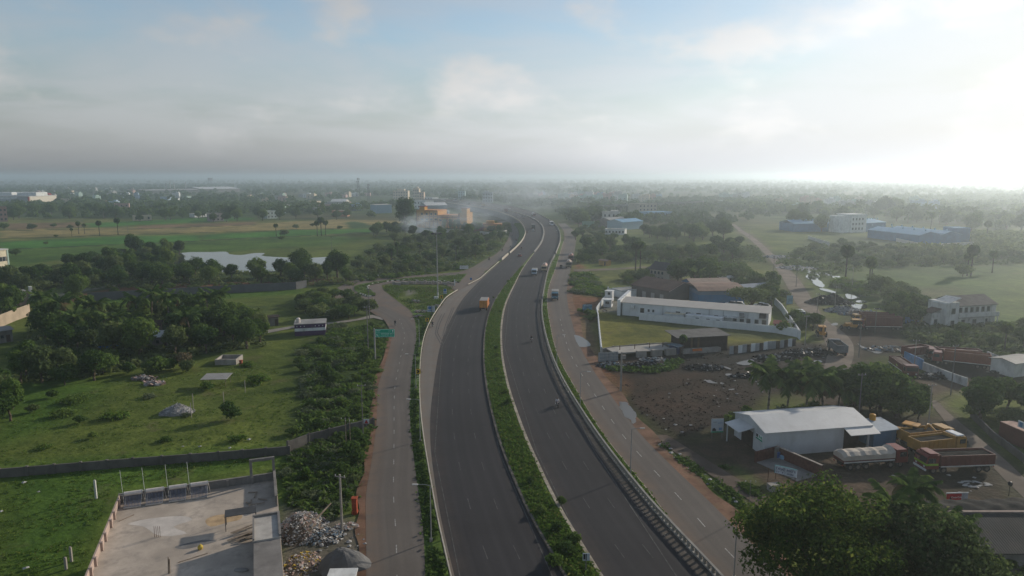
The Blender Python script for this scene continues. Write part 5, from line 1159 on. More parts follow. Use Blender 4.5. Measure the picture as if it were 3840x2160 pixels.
# stair head room on the right
q0, q1, q2, q3 = [loc(rb_, G(x, y, 9.0)) for x, y in ((947, 1937), (1049, 1921), (1060, 2005), (954, 2023))]
hx0, hx1, hy1, hy0 = (q0.x + q3.x) / 2, RL + .0, (q0.y + q1.y) / 2, (q2.y + q3.y) / 2
hr = MB().box(hx0, hx1, hy0 - 9, hy1, RZ - .3, 8.75).build('stair_head', CONCD, rb_)
MB().box(hx0 - .1, hx1 + .1, hy0 - .1, hy1 + .1, 8.75, 8.9).build('roof', M('pale_screed', (.42, .39, .35), .9, .15, .8, (.2, .18, .16), .6), hr)
MB().box(hx0 - .08, hx1 + .12, hy1 - .12, hy1 + .1, 8.9, 9.12).box(hx1 - .1, hx1 + .12, hy0, hy1 - .12, 8.9, 9.12).box(hx0 - .08, hx0 + .08, hy0, hy1 - .12, 8.9, 9.05).build('parapet', CONCD, hr)
for i in range(3): MB().tube((hx0 + .8 + i * .55, hy0 - 9.03, 6.9 + .05 * i), (hx0 + .8 + i * .55, hy0 - 8.9, 6.9 + .05 * i), .06, n=8).build('drain_hole', DOORM, hr)
REB = M('rusty_rebar', (.10, .055, .035), .8)
for i in range(4):
 b = loc(rb_, G(580 + i * 7, 2014, RZ)); MB().tube((b.x, b.y, RZ), (b.x + .02, b.y, RZ + 1.15), .022, n=6).build('rebar', REB, rb_)
def stain(name, pts, mat, lab_):
 P = [loc(rb_, G(x, y, RZ)) for x, y in pts]; Q = []
 for i in range(len(P)):
  a, b, c_, d = P[i - 1], P[i], P[(i + 1) % len(P)], P[(i + 2) % len(P)]
  for t in (0, .33, .66): Q.append(.5 * ((2 * b) + (c_ - a) * t + (2 * a - 5 * b + 4 * c_ - d) * t * t + (3 * b - a - 3 * c_ + d) * t ** 3))
 MB().add([(q.x, q.y, RZ + .004) for q in Q], [tuple(range(len(Q)))]).build(name, mat, rs_)['label'] = lab_
stain('sand_patch', [(770, 1952), (800, 1935), (850, 1928), (905, 1930), (900, 1948), (850, 1960), (790, 1975)], M('orange_sand', (.41, .29, .17), .95, .25, 1.2), 'orange sand spilt on the roof')
stain('cement_patch', [(480, 1965), (560, 1945), (680, 1935), (720, 1950), (650, 1975), (700, 2000), (600, 2010), (540, 1975)], M('pale_cement', (.50, .45, .40), .95, .15, .8), 'pale cement patch on the roof')
stain('wet_patch', [(655, 2052), (690, 2040), (760, 2025), (815, 2028), (760, 2045), (690, 2060)], M('damp_concrete', (.17, .16, .15), .7, .2, 1), 'dark damp patch on the roof')
# solar water heaters
TANKM = glossy('pale_enamel', (.62, .54, .48), .35); TUBE = glossy('dark_vacuum_tubes', (.15, .16, .21), .25, .6); STEEL = glossy('galvanised_steel', (.42, .42, .41), .4, .5, 0, .6)
def heater(x, y, lab):
 h = empty('solar_water_heater', rb_.matrix_basis @ Vector((x, y, RZ)), rb_.rotation_euler.z, lab, 'water heater', 'solar water heaters along the parapet')
 w = 1.66
 MB().tube((-.05, .95, 1.15), (w + .05, .95, 1.15), .24, n=14).build('tank', TANKM, h, smooth=False)
 for s in (-.08, w + .02): MB().tube((s, .95, 1.15), (s + .06, .95, 1.15), .25, n=14).build('end_cap', STEEL, h)
 tb = MB()
 for i in range(12): xx = .05 + i * (w - .1) / 11; tb.tube((xx, -.45, .12), (xx, .86, 1.02), .03, n=6)
 t_ = tb.build('tube_bank', TUBE, h); t_['kind'] = 'stuff'
 MB().box(0, w, -.5, -.42, .05, .17).build('foot_rail', STEEL, h)
 st = MB()
 for s in (.03, w - .03): st.tube((s, -.45, .0), (s, .95, 1.0), .02, n=5); st.tube((s, 1.1, 0), (s, 1.0, 1.0), .02, n=5); st.tube((s, .5, 0), (s, .95, 1.0), .02, n=5)
 st.build('stand', STEEL, h)
 MB().tube((w + .25, .9, .0), (w + .1, .95, 1.1), .025, n=6).build('outlet_pipe', TANKM, h)
 MB().tube((-.16, 1.0, .1), (-.28, 1.05, 3.9), .028, .02, n=6).build('vent_pipe', WHITE, h)
for i, (x, y) in enumerate(((463, 1911), (546, 1899), (634, 1886), (716, 1875))):
 q_ = loc(rb_, G(x, y, RZ)); heater(q_.x, q_.y + .45, ('leftmost', 'second from left', 'third from left', 'rightmost')[i] + ' solar water heater on the flat roof')
def onroof(x, y): v = G(x, y, RZ); return v
# dark sheet on posts, planks and odds and ends on the roof
st = empty('steel_table', onroof(845, 2000), rb_.rotation_euler.z, 'dark sheet-metal table standing on the flat roof', 'table')
DKM = M('dark_sheet_metal', (.06, .06, .062), .6, .2)
MB().box(0, 3.0, .3, 1.9, 1.55, 1.6).build('top', DKM, st)
for x, y in ((.05, .35), (2.95, .35), (.05, 1.85), (2.95, 1.85)): MB().tube((x, y, 0), (x, y, 1.55), .04, n=6).build('leg', DKM, st)
PLK = M('weathered_timber', (.24, .19, .145), .9, .3, 1.5)
prr = random.Random(5)
def plank(p, L, rz, tilt, lab, grp, w=.2, t=.05):
 o = MB().box(0, L, -w / 2, w / 2, 0, t).build('plank', PLK, None, p, rz); o.rotation_euler = (0, -tilt, rz)
 return tag(o, lab, 'plank', grp)
for i in range(11):
 p = onroof(862 + prr.uniform(-10, 60), 2040 - prr.uniform(0, 30)); p.z += .03 + i * .035
 plank(p, prr.uniform(2.0, 3.2), R(20 + prr.uniform(-4, 26)), .03, 'scaffold plank in the loose stack beside the stair head', 'planks by the stair head')
for i in range(7):
 p = onroof(948 + prr.uniform(-25, 30), 1875 + prr.uniform(-30, 30)); p.z += .03 + i * .03
 plank(p, prr.uniform(.8, 1.6), R(prr.uniform(-80, 60)), .02, 'short broken board littered in the rear right roof corner', 'boards in the roof corner', .16)
plank(onroof(668, 2110), 2.6, R(38), .0, 'long thin board lying in the middle of the flat roof', None, .1)
plank(onroof(447, 1955), 1.6, R(60), .0, 'pale strip of wood beside the left parapet', None, .1)
o = MB().tube((0, 0, 0), (.1, 0, 1.6), .05, n=7).tube((.12, .02, 0), (.18, .02, 1.4), .05, n=7).build('timber_posts', PLK, None, onroof(632, 2150)); tag(o, 'pair of upright timber props on the near part of the roof', 'prop')
o = MB().sphere((0, 0, .22), .26, n=10, k=7).tube((0, 0, .35), (.05, 0, .52), .1, .07, 8).build('yellow_can', M('yellow_plastic', (.5, .36, .06), .5), None, onroof(752, 2060)); tag(o, 'small yellow plastic can lying on the flat roof', 'can')
o = MB().sphere((0, 0, .08), .7, .32, .12, n=12, k=5).build('rubble_pile', CONC, None, onroof(905, 2140)); tag(o, 'pile of dark scrap at the near edge of the roof', 'rubble')

# ---- walls ----------------------------------------------------------------------------------
def wall_run(name, pts, h, mat, label, th=.22, post=0.0, postmat=None, cope=None, high=False, cat='wall', base=-.3):
 """masonry wall along photo points with posts every `post` metres as parts"""
 P = [G(x, y) for x, y in pts]; root = empty(name, P[0], 0, label, cat)
 mb = MB(); cp_ = MB(); n = 0
 for a, b in zip(P[:-1], P[1:]):
  d = (b - a); L = d.length; d.normalize(); nn = Vector((-d.y, d.x, 0)) * th / 2; o = P[0]
  v = [a - nn - o, b - nn - o, b + nn - o, a + nn - o]
  mb.add([(q.x, q.y, base) for q in v] + [(q.x, q.y, h) for q in v], [(3, 2, 1, 0), (4, 5, 6, 7), (0, 1, 5, 4), (1, 2, 6, 5), (2, 3, 7, 6), (3, 0, 4, 7)])
  if cope:
   n2 = nn * 1.4; v = [a - n2 - o, b - n2 - o, b + n2 - o, a + n2 - o]
   cp_.add([(q.x, q.y, h + .004) for q in v] + [(q.x, q.y, h + .09) for q in v], [(3, 2, 1, 0), (4, 5, 6, 7), (0, 1, 5, 4), (1, 2, 6, 5), (2, 3, 7, 6), (3, 0, 4, 7)])
  if post:
   k = max(1, int(L / post))
   for i in range(k + 1):
    q = a + d * (L * i / k) - o
    link('post', _post(h, th, postmat or mat), root, (q.x, q.y, 0), math.atan2(d.y, d.x))
 mb.build('wall_panel', mat, root)
 if cope: cp_.build('coping', cope, root)
 return root
_P = {}
def _post(h, th, mat):
 k = (round(h, 2), th, mat.name)
 if k not in _P: _P[k] = MB().box(-.18, .18, -th * .5 - .08, th * .5 + .08, -.3, h + .12).mesh('post', mat)
 return _P[k]
WGREY = M('dark_weathered_wall', (.125, .115, .105), .95, .25, .4, (.06, .06, .05), .6)
wall_run('boundary_wall', [(-260, 1806), (0, 1787), (500, 1746), (820, 1722), (1085, 1700)], 1.15, WGREY, 'low grey boundary wall across the pasture behind the flat roof', post=3.2)
wall_run('boundary_wall', [(1082, 1690), (1160, 1660), (1310, 1622), (1400, 1600)], 1.5, WGREY, 'dark boundary wall in the weeds running up to the left service road', post=3.0)
wall_run('boundary_wall', [(330, 1127), (700, 1106), (1110, 1084), (1150, 1076)], 2.7, M('slate_grey_wall', (.115, .115, .12), .95, .15, .3, (.07, .07, .07), .5), 'long slate-grey boundary wall below the pond')
wall_run('boundary_wall', [(225, 1068), (305, 1062)], 2.6, WGREY, 'short dark wall among the trees left of the pond')
wall_run('boundary_wall', [(-60, 1245), (0, 1225), (60, 1200), (113, 1180)], 3.3, M('buff_stone_wall', (.36, .29, .215), .95, .15, .3, (.2, .17, .13), .5), 'buff boundary wall below the pillared wall at the left edge')

# ---- left edge buildings ------------------------------------------------------------------
t_, L_ = site('tower_building', (-180, 1075), (40, 1043), 'tall cream building with a window band cut by the left edge')
MB().box(0, L_, 0, 10, -.3, 12).build('wall', paint('cream2', (.62, .55, .40)), t_)
MB().box(-.2, L_ + .3, -.3, 10.3, 12, 12.4).build('roof', OFFW, t_)
MB().box(L_ - .45, L_ + .15, -.15, 0, -.2, 12).build('corner_pillar', paint('mint', (.36, .47, .40)), t_)
wb = MB().box(2, L_ - .8, -.06, 0, 7.4, 9.2).build('window_band', PANE, t_)
for i in range(8): MB().box(L_ - 1.4 - i * 1.3, L_ - 1.28 - i * 1.3, -.12, -.06, 7.4, 9.2).build('mullion', OFFW, wb)
MB().box(L_ - 9, L_ + 3, -3.2, 0, 2.3, 2.7).build('canopy', OFFW, t_)
for i in (0, 5): MB().box(L_ - 1 - i, L_ - .6 - i, -2.6, -2.2, -.2, 2.3).build('pillar', OFFW, t_)
t_, L_ = site('pillared_wall', (-60, 1160), (122, 1140), 'ruined pinkish wall with tall buttress pillars at the left edge', 'wall')
MB().box(0, L_ - .6, .6, 1.0, -.3, 4.6).build('wall_panel', PINKP, t_)
for i in range(4): MB().box(L_ - .5 - i * 3.1, L_ + .3 - i * 3.1, -.6 + .2 * (i > 0), 1.2, -.3, 5.9 - .5 * (i > 0)).build('buttress', PINKP if i else OFFW, t_)
MB().box(0, L_ - 1, 1.0, 5.0, 4.3, 4.5).build('roof', SHEETG, t_)
def hut(A, B, depth, h, wall, roofm, label, rise=.9, win=1, cat='hut'):
 t_, L_ = site('hut', A, B, label, cat); gable_wall(t_, L_, depth, h, rise, wall); gable(t_, L_, depth, h, rise, .4, roofm)
 for i in range(win): window(t_, L_ * (i + 1) / (win + 1), 0, h * .35, .7, .8)
 door(t_, L_ * .78, 0, -.1, .9, 1.9)
 return t_
hut((375, 1310), (445, 1300), 5, 2.4, paint('blue_hut', (.06, .15, .33)), SHEETG, 'small blue hut with a grey roof inside the coconut grove')
hut((545, 1302), (640, 1300), 6, 2.6, CONCD, SHEETWX, 'grey plaster house with pale roof inside the coconut grove')
hut((540, 1262), (600, 1258), 5, 2.8, PINKP, SHEETD, 'pink-walled house with tiled roof deep in the grove')
hut((-30, 1290), (50, 1278), 6, 3.0, CONCD, SHEETG, 'long grey shed at the left edge below the buff wall', .4)
hut((1012, 1222), (1045, 1219), 3, 2.4, CONCD, RUST, 'small dark kiosk left of the purple shed', .2, 0)
t_, L_ = site('shed', (1106, 1258), (1222, 1252), 'purple shed with a broad white band and a white tank on the roof', 'shed')
PURP = paint('purple', (.075, .035, .095)); MB().box(0, L_, 0, 6, -.3, 1.05).build('wall', PURP, t_)
MB().box(-.02, L_ + .02, -.03, 6.0, 1.05, 1.85).build('white_band', WHITE, t_)
MB().box(0, L_, 0, 6, 1.85, 2.9).build('upper_wall', PURP, t_)
MB().box(-.2, L_ + .2, -.1, 6.3, 2.9, 3.05).build('roof', SHEETG, t_)
for i in (0, 1, 2, 5, 6, 7): MB().box(.5 + i * .95, .72 + i * .95, -.03, 0, 2.25, 2.5).build('vent', WHITE, t_)
MB().tube((.9, 2.2, 3.05), (.9, 2.2, 4.1), .55, n=12).sphere((.9, 2.2, 4.1), .55, .55, .25, n=12, k=6).build('water_tank', TANKM, t_)
t_, L_ = site('roofless_tank', (806, 1367), (886, 1366), 'roofless concrete box with pale walls beside the pasture', 'tank')
w = MB(); D = 4.6; w.box(0, L_, 0, .25, -.3, 1.1).box(0, L_, D - .25, D, -.3, 1.1).box(0, .25, .25, D - .25, -.3, 1.1).box(L_ - .25, L_, .25, D - .25, -.3, 1.1); w.build('wall', CONC, t_)
MB().box(.25, L_ - .25, .25, D - .25, -.2, .1).build('floor', CONCD, t_); MB().box(.25, L_ - .25, 2.2, 2.35, .1, .7).build('partition', CONC, t_)
t_, L_ = site('shelter', (760, 1452), (848, 1450), 'open shelter with a flat sheet roof on thin posts', 'shelter')
o = MB().box(-.3, L_ + .3, -.3, 3.6, 0, .08).build('roof', SHEETG, t_, (0, 0, 1.6)); o.rotation_euler = (R(3), 0, 0)
for x in (.1, L_ - .1):
 for y in (.1, 3.2): MB().tube((x, y, -.3), (x, y, 1.65 + y * .05), .05, n=6).build('post', PLK, t_)
o = MB().box(-.28, .28, -.28, .28, -.2, 1.0).box(-.34, .34, -.34, .34, 1.0, 1.1).build('brick_pillar', M('red_brick', (.26, .08, .05), .9, .25, 3), None, G(904, 1368)); tag(o, 'small red pillar beside the roofless tank', 'pillar')

# ---- heaps of rubble, refuse, sand -----------------------------------------------------------
def heap(name, p, rx, ry, h, mat, label, cat='heap', bits=None, n=0, bs=.3, seed=1, rz=0.0, rough=.22):
 root = empty(name, p, rz, label, cat); N, K = 26, 9
 v = []; g = np.random.default_rng(seed)
 def zf(x, y):
  r = math.hypot(x / rx, y / ry); nz = vnoise(np.array([[x, y]]), .9, seed, 3)[0] - .5
  return h * max(0, 1 - r * r) ** 1.25 * (1 + 3 * rough * nz)
 for i in range(K + 1):
  r = i / K
  for j in range(N):
   a = 2 * math.pi * j / N; rr = r * (1 + .12 * math.sin(3 * a + seed) + .06 * math.sin(7 * a + seed * 2)); x, y = rx * rr * math.cos(a), ry * rr * math.sin(a)
   v.append((x, y, zf(x, y) if i < K else -.25))
 f = [(i * N + j, i * N + (j + 1) % N, (i + 1) * N + (j + 1) % N, (i + 1) * N + j) for i in range(K) for j in range(N)]
 MB().add(v, [tuple(reversed(q)) for q in f]).build('mound', mat, root)
 if n:
  mb = MB(); nm = len(bits)
  for k in range(n):
   a, r = g.random() * 6.283, math.sqrt(g.random()) * 1.05; x, y = rx * r * math.cos(a), ry * r * math.sin(a)
   z = zf(x, y) + .02; s = bs * (.3 + .9 * g.random() ** 2); t = g.random() * 6.3
   ux, uy = Vector((math.cos(t), math.sin(t), g.normal() * .4)) * s, Vector((-math.sin(t), math.cos(t), g.normal() * .4)) * s * .6
   c_ = Vector((x, y, z)); up = Vector((0, 0, s * .35))
   mb.add([c_ - ux - uy, c_ + ux - uy, c_ + ux + uy, c_ - ux + uy, c_ - ux * .8 - uy * .8 + up, c_ + ux * .8 - uy * .8 + up, c_ + ux * .8 + uy * .8 + up, c_ - ux * .8 + uy * .8 + up],
     [(4, 5, 6, 7), (0, 1, 5, 4), (1, 2, 6, 5), (2, 3, 7, 6), (3, 0, 4, 7)], int(g.integers(nm)))
  o = mb.build('debris', bits, root); o['kind'] = 'stuff'
 return root
B_W = M('pale_plastic_waste', (.36, .35, .33), .8); B_L = M('white_plastic_waste', (.43, .41, .38), .8); B_P = M('pinkish_waste', (.40, .28, .24), .8); B_G = M('grey_waste', (.2, .2, .2), .8); B_B = M('black_plastic', (.025, .025, .027), .4); B_Y = M('yellow_waste', (.42, .29, .06), .8); B_BL = M('blue_grey_waste', (.16, .21, .25), .7); B_ST = M('crushed_stone', (.25, .24, .235), .9)
SOIL = M('loose_soil', (.13, .10, .075), .95, .3, 1); SANDG = M('grey_quarry_dust', (.145, .142, .138), .95, .15, .7, bump=.4); COALM = M('coal_black_heap', (.02, .019, .019), .95, .3, 1, spec=.03)
heap('rubble_heap', G(665, 1545), 3.0, 2.3, 1.35, B_ST, 'heap of pale crushed stone on the left pasture', bits=[B_ST, B_W, B_G], n=420, bs=.16, seed=3)
heap('refuse_heap', G(1130, 1985), 3.0, 3.6, 1.9, SOIL, 'tall heap of pale rubbish against the flat-roofed building', bits=[B_L, B_P, B_G, B_L], n=1100, bs=.17, seed=4, rough=.08)
heap('refuse_heap', G(1205, 2012), 2.6, 2.0, .5, SOIL, 'spread of white and black rubbish below the concrete pole', bits=[B_L, B_BL, B_B, B_L], n=620, bs=.18, seed=5)
heap('refuse_heap', G(1130, 2120), 2.0, 2.8, .35, SOIL, 'scattered orange and pale litter left of the grey sand heap', bits=[B_L, B_Y, B_P], n=380, bs=.16, seed=6)
heap('refuse_heap', G(1300, 1975), 1.4, .9, .25, SOIL, 'small strip of white litter at the foot of the concrete pole', bits=[B_W, B_W, B_P], n=120, bs=.2, seed=7)
heap('sand_heap', G(1290, 2118), 3.1, 2.3, 1.75, SANDG, 'smooth grey heap of quarry sand beside the service road', seed=8, rough=.2)
heap('rubble_heap', G(540, 1420), 2.6, 1.2, .5, SOIL, 'low pile of brown rubble at the edge of the grove', bits=[B_P, SOIL, B_ST], n=140, bs=.4, seed=9)
heap('rubble_heap', G(580, 1440), 2.0, .9, .4, SOIL, 'broken pinkish slabs in front of the brown rubble pile', bits=[B_P, B_ST], n=60, bs=.6, seed=10)
o = MB().path([Vector((0, 0, .15)), Vector((.7, 1.9, .9)), Vector((1.5, 4.6, 1.7))], .17, .09, 8).build('fallen_pole', PLK, None, G(1140, 2000), -.15); tag(o, 'pale fallen pole leaning over the rubbish beside the weeds', 'pole')
BRK = M('red_painted_brick', (.30, .07, .035), .9, .25, 2.5)
o = MB().box(-.3, .3, -.3, .3, -.2, 1.9).box(-.36, .36, -.36, .36, 1.9, 2.05).box(-.36, .36, -.36, .36, .0, .25).build('gate_pillar', BRK, None, G(1331, 1922)); tag(o, 'red brick gate pillar beside the left service road', 'pillar')
t_, L_ = site('cabin', (1227, 2215), (1335, 2212), 'small cabin with a white tiled roof at the bottom edge', 'cabin')
MB().box(.1, L_ - .1, .1, 1.4, -.3, 1.4).build('wall', CONCD, t_); MB().box(0, L_, -.2, 1.6, 1.4, 1.5).build('roof', WHITE, t_)

# ---- junction debris
for i, (x, y, rx, n) in enumerate(((1560, 1132, 1.8, 70), (1580, 1170, 2.2, 60), (1570, 1188, 1.8, 40), (1640, 1150, 1.5, 50), (1320, 1155, 2.4, 90), (1310, 1150, 1.5, 40))):
 heap('rubble_heap', G(x, y), rx, rx * .7, .45, SOIL, ('dark refuse pile on the junction green', 'flat pale slabs left of the two notice boards', 'pale rubble below the slabs', 'broken concrete beside the white barrier', 'whitish rubble among bushes left of the loop road', 'small rubble patch left of the loop road')[i], bits=[B_ST, B_G, B_P], n=n, bs=.5, seed=20 + i)
blk = MB().rbox(-.55, .55, -.3, .3, -.1, .9, .06).mesh('concrete_block', CONC)
for i in range(24):
 t = i / 23; x = 1478 + 222 * t; y = 1066 - 6 * math.sin(t * 3.1) + 2 * (i % 3)
 o = link('concrete_block', blk, None, G(x, y), TR.uniform(-.4, .4), TR.uniform(.8, 1.2)); tag(o, 'grey concrete block in the row along the inner loop lane', 'concrete block', 'blocks along the loop lane')
def kerb_run(pts, lab):
 P = [G(x, y) for x, y in pts]; mb = MB(); k = 0
 for a, b in zip(P[:-1], P[1:]):
  L = (b - a).length; m_ = max(1, int(L / 1.15))
  for i in range(m_):
   p, q = a.lerp(b, i / m_), a.lerp(b, (i + 1) / m_); d = (q - p).normalized(); nn = Vector((-d.y, d.x, 0)) * .16
   v = [p - nn, q - nn, q + nn, p + nn]; mb.add([(w_.x, w_.y, -.05) for w_ in v] + [(w_.x, w_.y, .36) for w_ in v], [(3, 2, 1, 0), (4, 5, 6, 7), (0, 1, 5, 4), (1, 2, 6, 5), (2, 3, 7, 6), (3, 0, 4, 7)], k % 2); k += 1
 o = mb.build('kerb', [M('white_kerb_paint', (.62, .61, .57), .8), M('black_kerb_paint', (.03, .03, .03), .8)]); tag(o, kind='structure')
kerb_run(jz([(560, 530), (545, 490), (610, 452), (760, 422), (960, 398), (1250, 385), (1500, 392), (1900, 412), (2010, 428)]), '')
kerb_run(jz([(430, 605), (545, 650), (668, 642)]), '')

# ---- right: long white factory ---------------------------------------------------------------
FW = M('white_factory_wall', (.56, .58, .58), .8, .08, .3, (.36, .36, .35), .4)
f_, FL = site('factory', (2333, 1180), (2880, 1226), 'long white factory with a pale sloping sheet roof')
FD, FH, FR_ = 10.5, 3.9, .85
gable_wall(f_, FL, FD, FH, FR_, FW); gable(f_, FL, FD, FH, FR_, .35, M('warm_pale_roof_sheet', (.50, .455, .40), .6, .06, .2, (.36, .32, .28), .35, stripes=1.1))
MB().prism([(-.8, -.3), (FD + 1, -.3), (FD + 1, FH + 1.9), (-.8, FH + .75)], -1.4, -.42).build('gable_parapet', WHITE, f_)
for x, w_, h_, z_ in ((6.2, 1.1, 1.3, 1.2), (8.2, .5, .7, 1.6), (9.6, .5, .7, 1.6), (14.0, 1.1, 1.0, 1.0), (17, 1.2, .4, 1.9), (20, 1.2, .4, 1.9), (23, 1.2, .4, 1.9), (28, 1, .5, 1.6), (30.5, .9, .5, 1.6), (33.2, 1.0, 1.2, .9), (35.2, 1.0, 1.2, .9), (37.0, 1.0, 1.1, .7), (39.2, 1.0, 1.1, .7), (41.2, 1.1, 1.4, .4)):
 if x < FL - .8: window(f_, x, 0, z_, w_, h_)
for i, (x, s) in enumerate(((2.9, 1.0), (34.5, 1.25), (39.9, 1.8))):
 u = MB().box(x, x + s, -1.0, -.1, 2.5, 2.5 + s * .8).build('air_conditioner', B_G if i == 1 else (B_B if i == 2 else WHITE), f_)
 MB().box(x - .2, x + s + .2, -1.2, -.05, 2.38, 2.48).build('bracket', STEEL, u)
for x in (12.5, 26, 30, 36.8): MB().tube((x, -.12, .1), (x, -.12, FH), .06, n=6).build('down_pipe', B_G, f_)
MB().box(30, 36, -1.3, -.05, 1.95, 2.05).build('awning', WHITE, f_)
a_, aL = site('outhouse', (2490, 1198), (2562, 1205), 'low white outhouse with a cream roof against the factory front', 'outhouse')
MB().box(0, aL, 0, 3, -.3, 1.9).build('wall', FW, a_); MB().box(-.1, aL + .1, -.2, 3.1, 1.9, 2.02).build('roof', M('cream_roof', (.6, .53, .4), .7), a_)
a_, aL = site('outhouse', (2570, 1208), (2705, 1222), 'long low white outhouse with small windows before the factory', 'outhouse')
MB().box(0, aL, 0, 2.6, -.3, 2.1).build('wall', FW, a_); MB().box(-.1, aL + .1, -.1, 2.7, 2.1, 2.2).build('roof', WHITE, a_)
for x in (3.4, 6.5, 9.3): window(a_, x, 0, 1.0, .9, .6)
wall_run('compound_wall', [(2399, 1197), (2500, 1206), (2700, 1226), (2910, 1246)], 1.65, FW, 'white compound wall along the front of the factory lawn', post=4.2, cope=WHITE)
wall_run('compound_wall', [(2910, 1246), (2990, 1262), (3000, 1272), (2968, 1222), (2930, 1165), (2905, 1140)], 2.0, FW, 'white compound wall bending round the right end of the factory', cope=WHITE)
wall_run('compound_wall', [(2255, 1326), (2248, 1260), (2243, 1200), (2237, 1172), (2262, 1135), (2285, 1112)], 1.6, FW, 'white compound wall on the road side of the factory lawn', post=3.4, cope=WHITE)
wall_run('compound_wall', [(2255, 1326), (2300, 1318), (2430, 1306), (2560, 1302)], 1.3, CONC, 'grey lower wall along the near edge of the factory lawn', post=4.0)
g_, L_ = site('guard_cabin', (2262, 1150), (2292, 1152), 'white guard cabin with a white roof at the factory gate', 'cabin')
MB().box(0, L_, 0, 2.6, -.3, 2.3).build('wall', WHITE, g_); MB().box(-.25, L_ + .25, -.25, 2.85, 2.3, 2.45).build('roof', WHITE, g_); window(g_, L_ / 2, 0, 1.0, 1.2, .8); window(g_, L_, 1.3, 1.0, 1.0, .8, 'r')
g_, L_ = site('guard_cabin', (2268, 1128), (2294, 1130), 'second white cabin behind the guard cabin at the gate', 'cabin')
MB().box(0, L_, 0, 2.4, -.3, 3.4).build('wall', WHITE, g_); MB().box(-.2, L_ + .2, -.2, 2.6, 3.4, 3.5).build('roof', WHITE, g_); window(g_, L_ * .6, 0, 2.2, .9, .8)
g_, L_ = site('outbuilding', (2330, 1118), (2395, 1112), 'grey low outbuilding beside the factory gable', 'outbuilding'); flat(g_, L_, 6, 2.4, FW, .2, SHEETG)
g_, L_ = site('wall_panel_gate', (2280, 1103), (2330, 1116), 'white sheet gate standing at the factory entrance', 'gate'); MB().box(0, L_, 0, .12, -.1, 2.3).build('leaf', WHITE, g_); MB().box(-.3, 0, -.15, .3, -.2, 2.7).build('post', WHITE, g_)
hut((2902, 1243), (2945, 1247), 3.5, 2.3, paint('red_hut', (.26, .075, .055)), M('red_roof_sheet', (.30, .09, .075), .7, .15, .4, stripes=1.5), 'small red-roofed hut at the right end of the factory', .5, 0)
# sheds behind
b_, L_ = site('warehouse', (2618, 1142), (2790, 1140), 'blue-walled shed with a curved brown roof behind the factory')
MB().box(0, L_, 0, 15, -.3, 3.2).build('wall', SHEETBW, b_); MB().box(-.05, L_ + .05, -.06, 15.05, 3.2, 4.6).build('upper_wall', M('slate_blue_sheet', (.12, .18, .25), .6, .1, .3, stripes=1.4), b_)
MB().prism([(-.5, 4.5), (2.6, 5.4), (7.5, 5.9), (12.4, 5.4), (15.5, 4.5), (15.5, 4.65), (12.4, 5.55), (7.5, 6.05), (2.6, 5.55), (-.5, 4.65)], -.4, L_ + .4).build('roof', SHEETB, b_)
b_, L_ = site('warehouse', (2596, 1116), (2742, 1112), 'brown-roofed shed just behind the blue shed')
gable_wall(b_, L_, 10, 4.6, 1.4, SHEETBW); gable(b_, L_, 10, 4.6, 1.4, .4, M('tan_roof_sheet', (.34, .255, .2), .8, .12, .3, (.2, .15, .12), .4, stripes=1.5))
b_, L_ = site('warehouse', (2506, 1135), (2612, 1118), 'dark brown gabled warehouse left of the blue shed')
D = 17.0
MB().prism([(0, -.3), (L_, -.3), (L_, 4.0), (L_ / 2, 6.3), (0, 4.0)], 0, D, axis='y').build('wall', M('grey_brown_sheet_wall', (.13, .115, .105), .85, .2, .3, stripes=1.3), b_)
MB().prism([(-.4, 3.85), (L_ / 2, 6.35), (L_ + .4, 3.85), (L_ + .4, 3.98), (L_ / 2, 6.5), (-.4, 3.98)], -.4, D + .4, axis='y').build('roof', SHEETD, b_)
MB().prism([(-.4, 3.7), (L_ / 2, 6.2), (L_ + .4, 3.7), (L_ + .4, 3.84), (L_ / 2, 6.34), (-.4, 3.84)], -.55, -.41, axis='y').build('barge_board', PINKP, b_)
for i in range(3): door(b_, 0, 3 + i * 4, .0, 1.6, 2.4, 'l', SHEETG)
b_, L_ = site('house', (2436, 1052), (2510, 1062), 'two-storey grey house with a dark pitched roof behind the sheds')
gable_wall(b_, L_, 9, 5.2, 2.2, M('buff_grey_wall', (.3, .27, .225), .9, .15, .5, (.15, .14, .12), .4)); gable(b_, L_, 9, 5.2, 2.2, .7, M('charcoal_tile_roof', (.055, .055, .06), .8, .15, .5, stripes=2))
for i in range(4): window(b_, .9 + i * 1.75, 0, 3.1, .9, 1.1); window(b_, .9 + i * 1.75, 0, .6, .9, 1.2)
hut((2790, 1108), (2895, 1100), 7, 2.6, CONCD, M('grey_blue_sheet', (.22, .25, .29), .7, .1, .3, stripes=1.4), 'low hut with a blue-grey sheet roof right of the umbrella tree', .8)
hut((2700, 1062), (2750, 1060), 5, 2.2, OFFW, SHEETWX, 'pale-roofed hut among the trees behind the brown sheds', .3)
hut((2245, 992), (2275, 996), 3, 2.2, paint('ochre_kiosk', (.36, .22, .06)), SHEETB, 'small ochre kiosk on the open plot right of the service road', .4, 0)
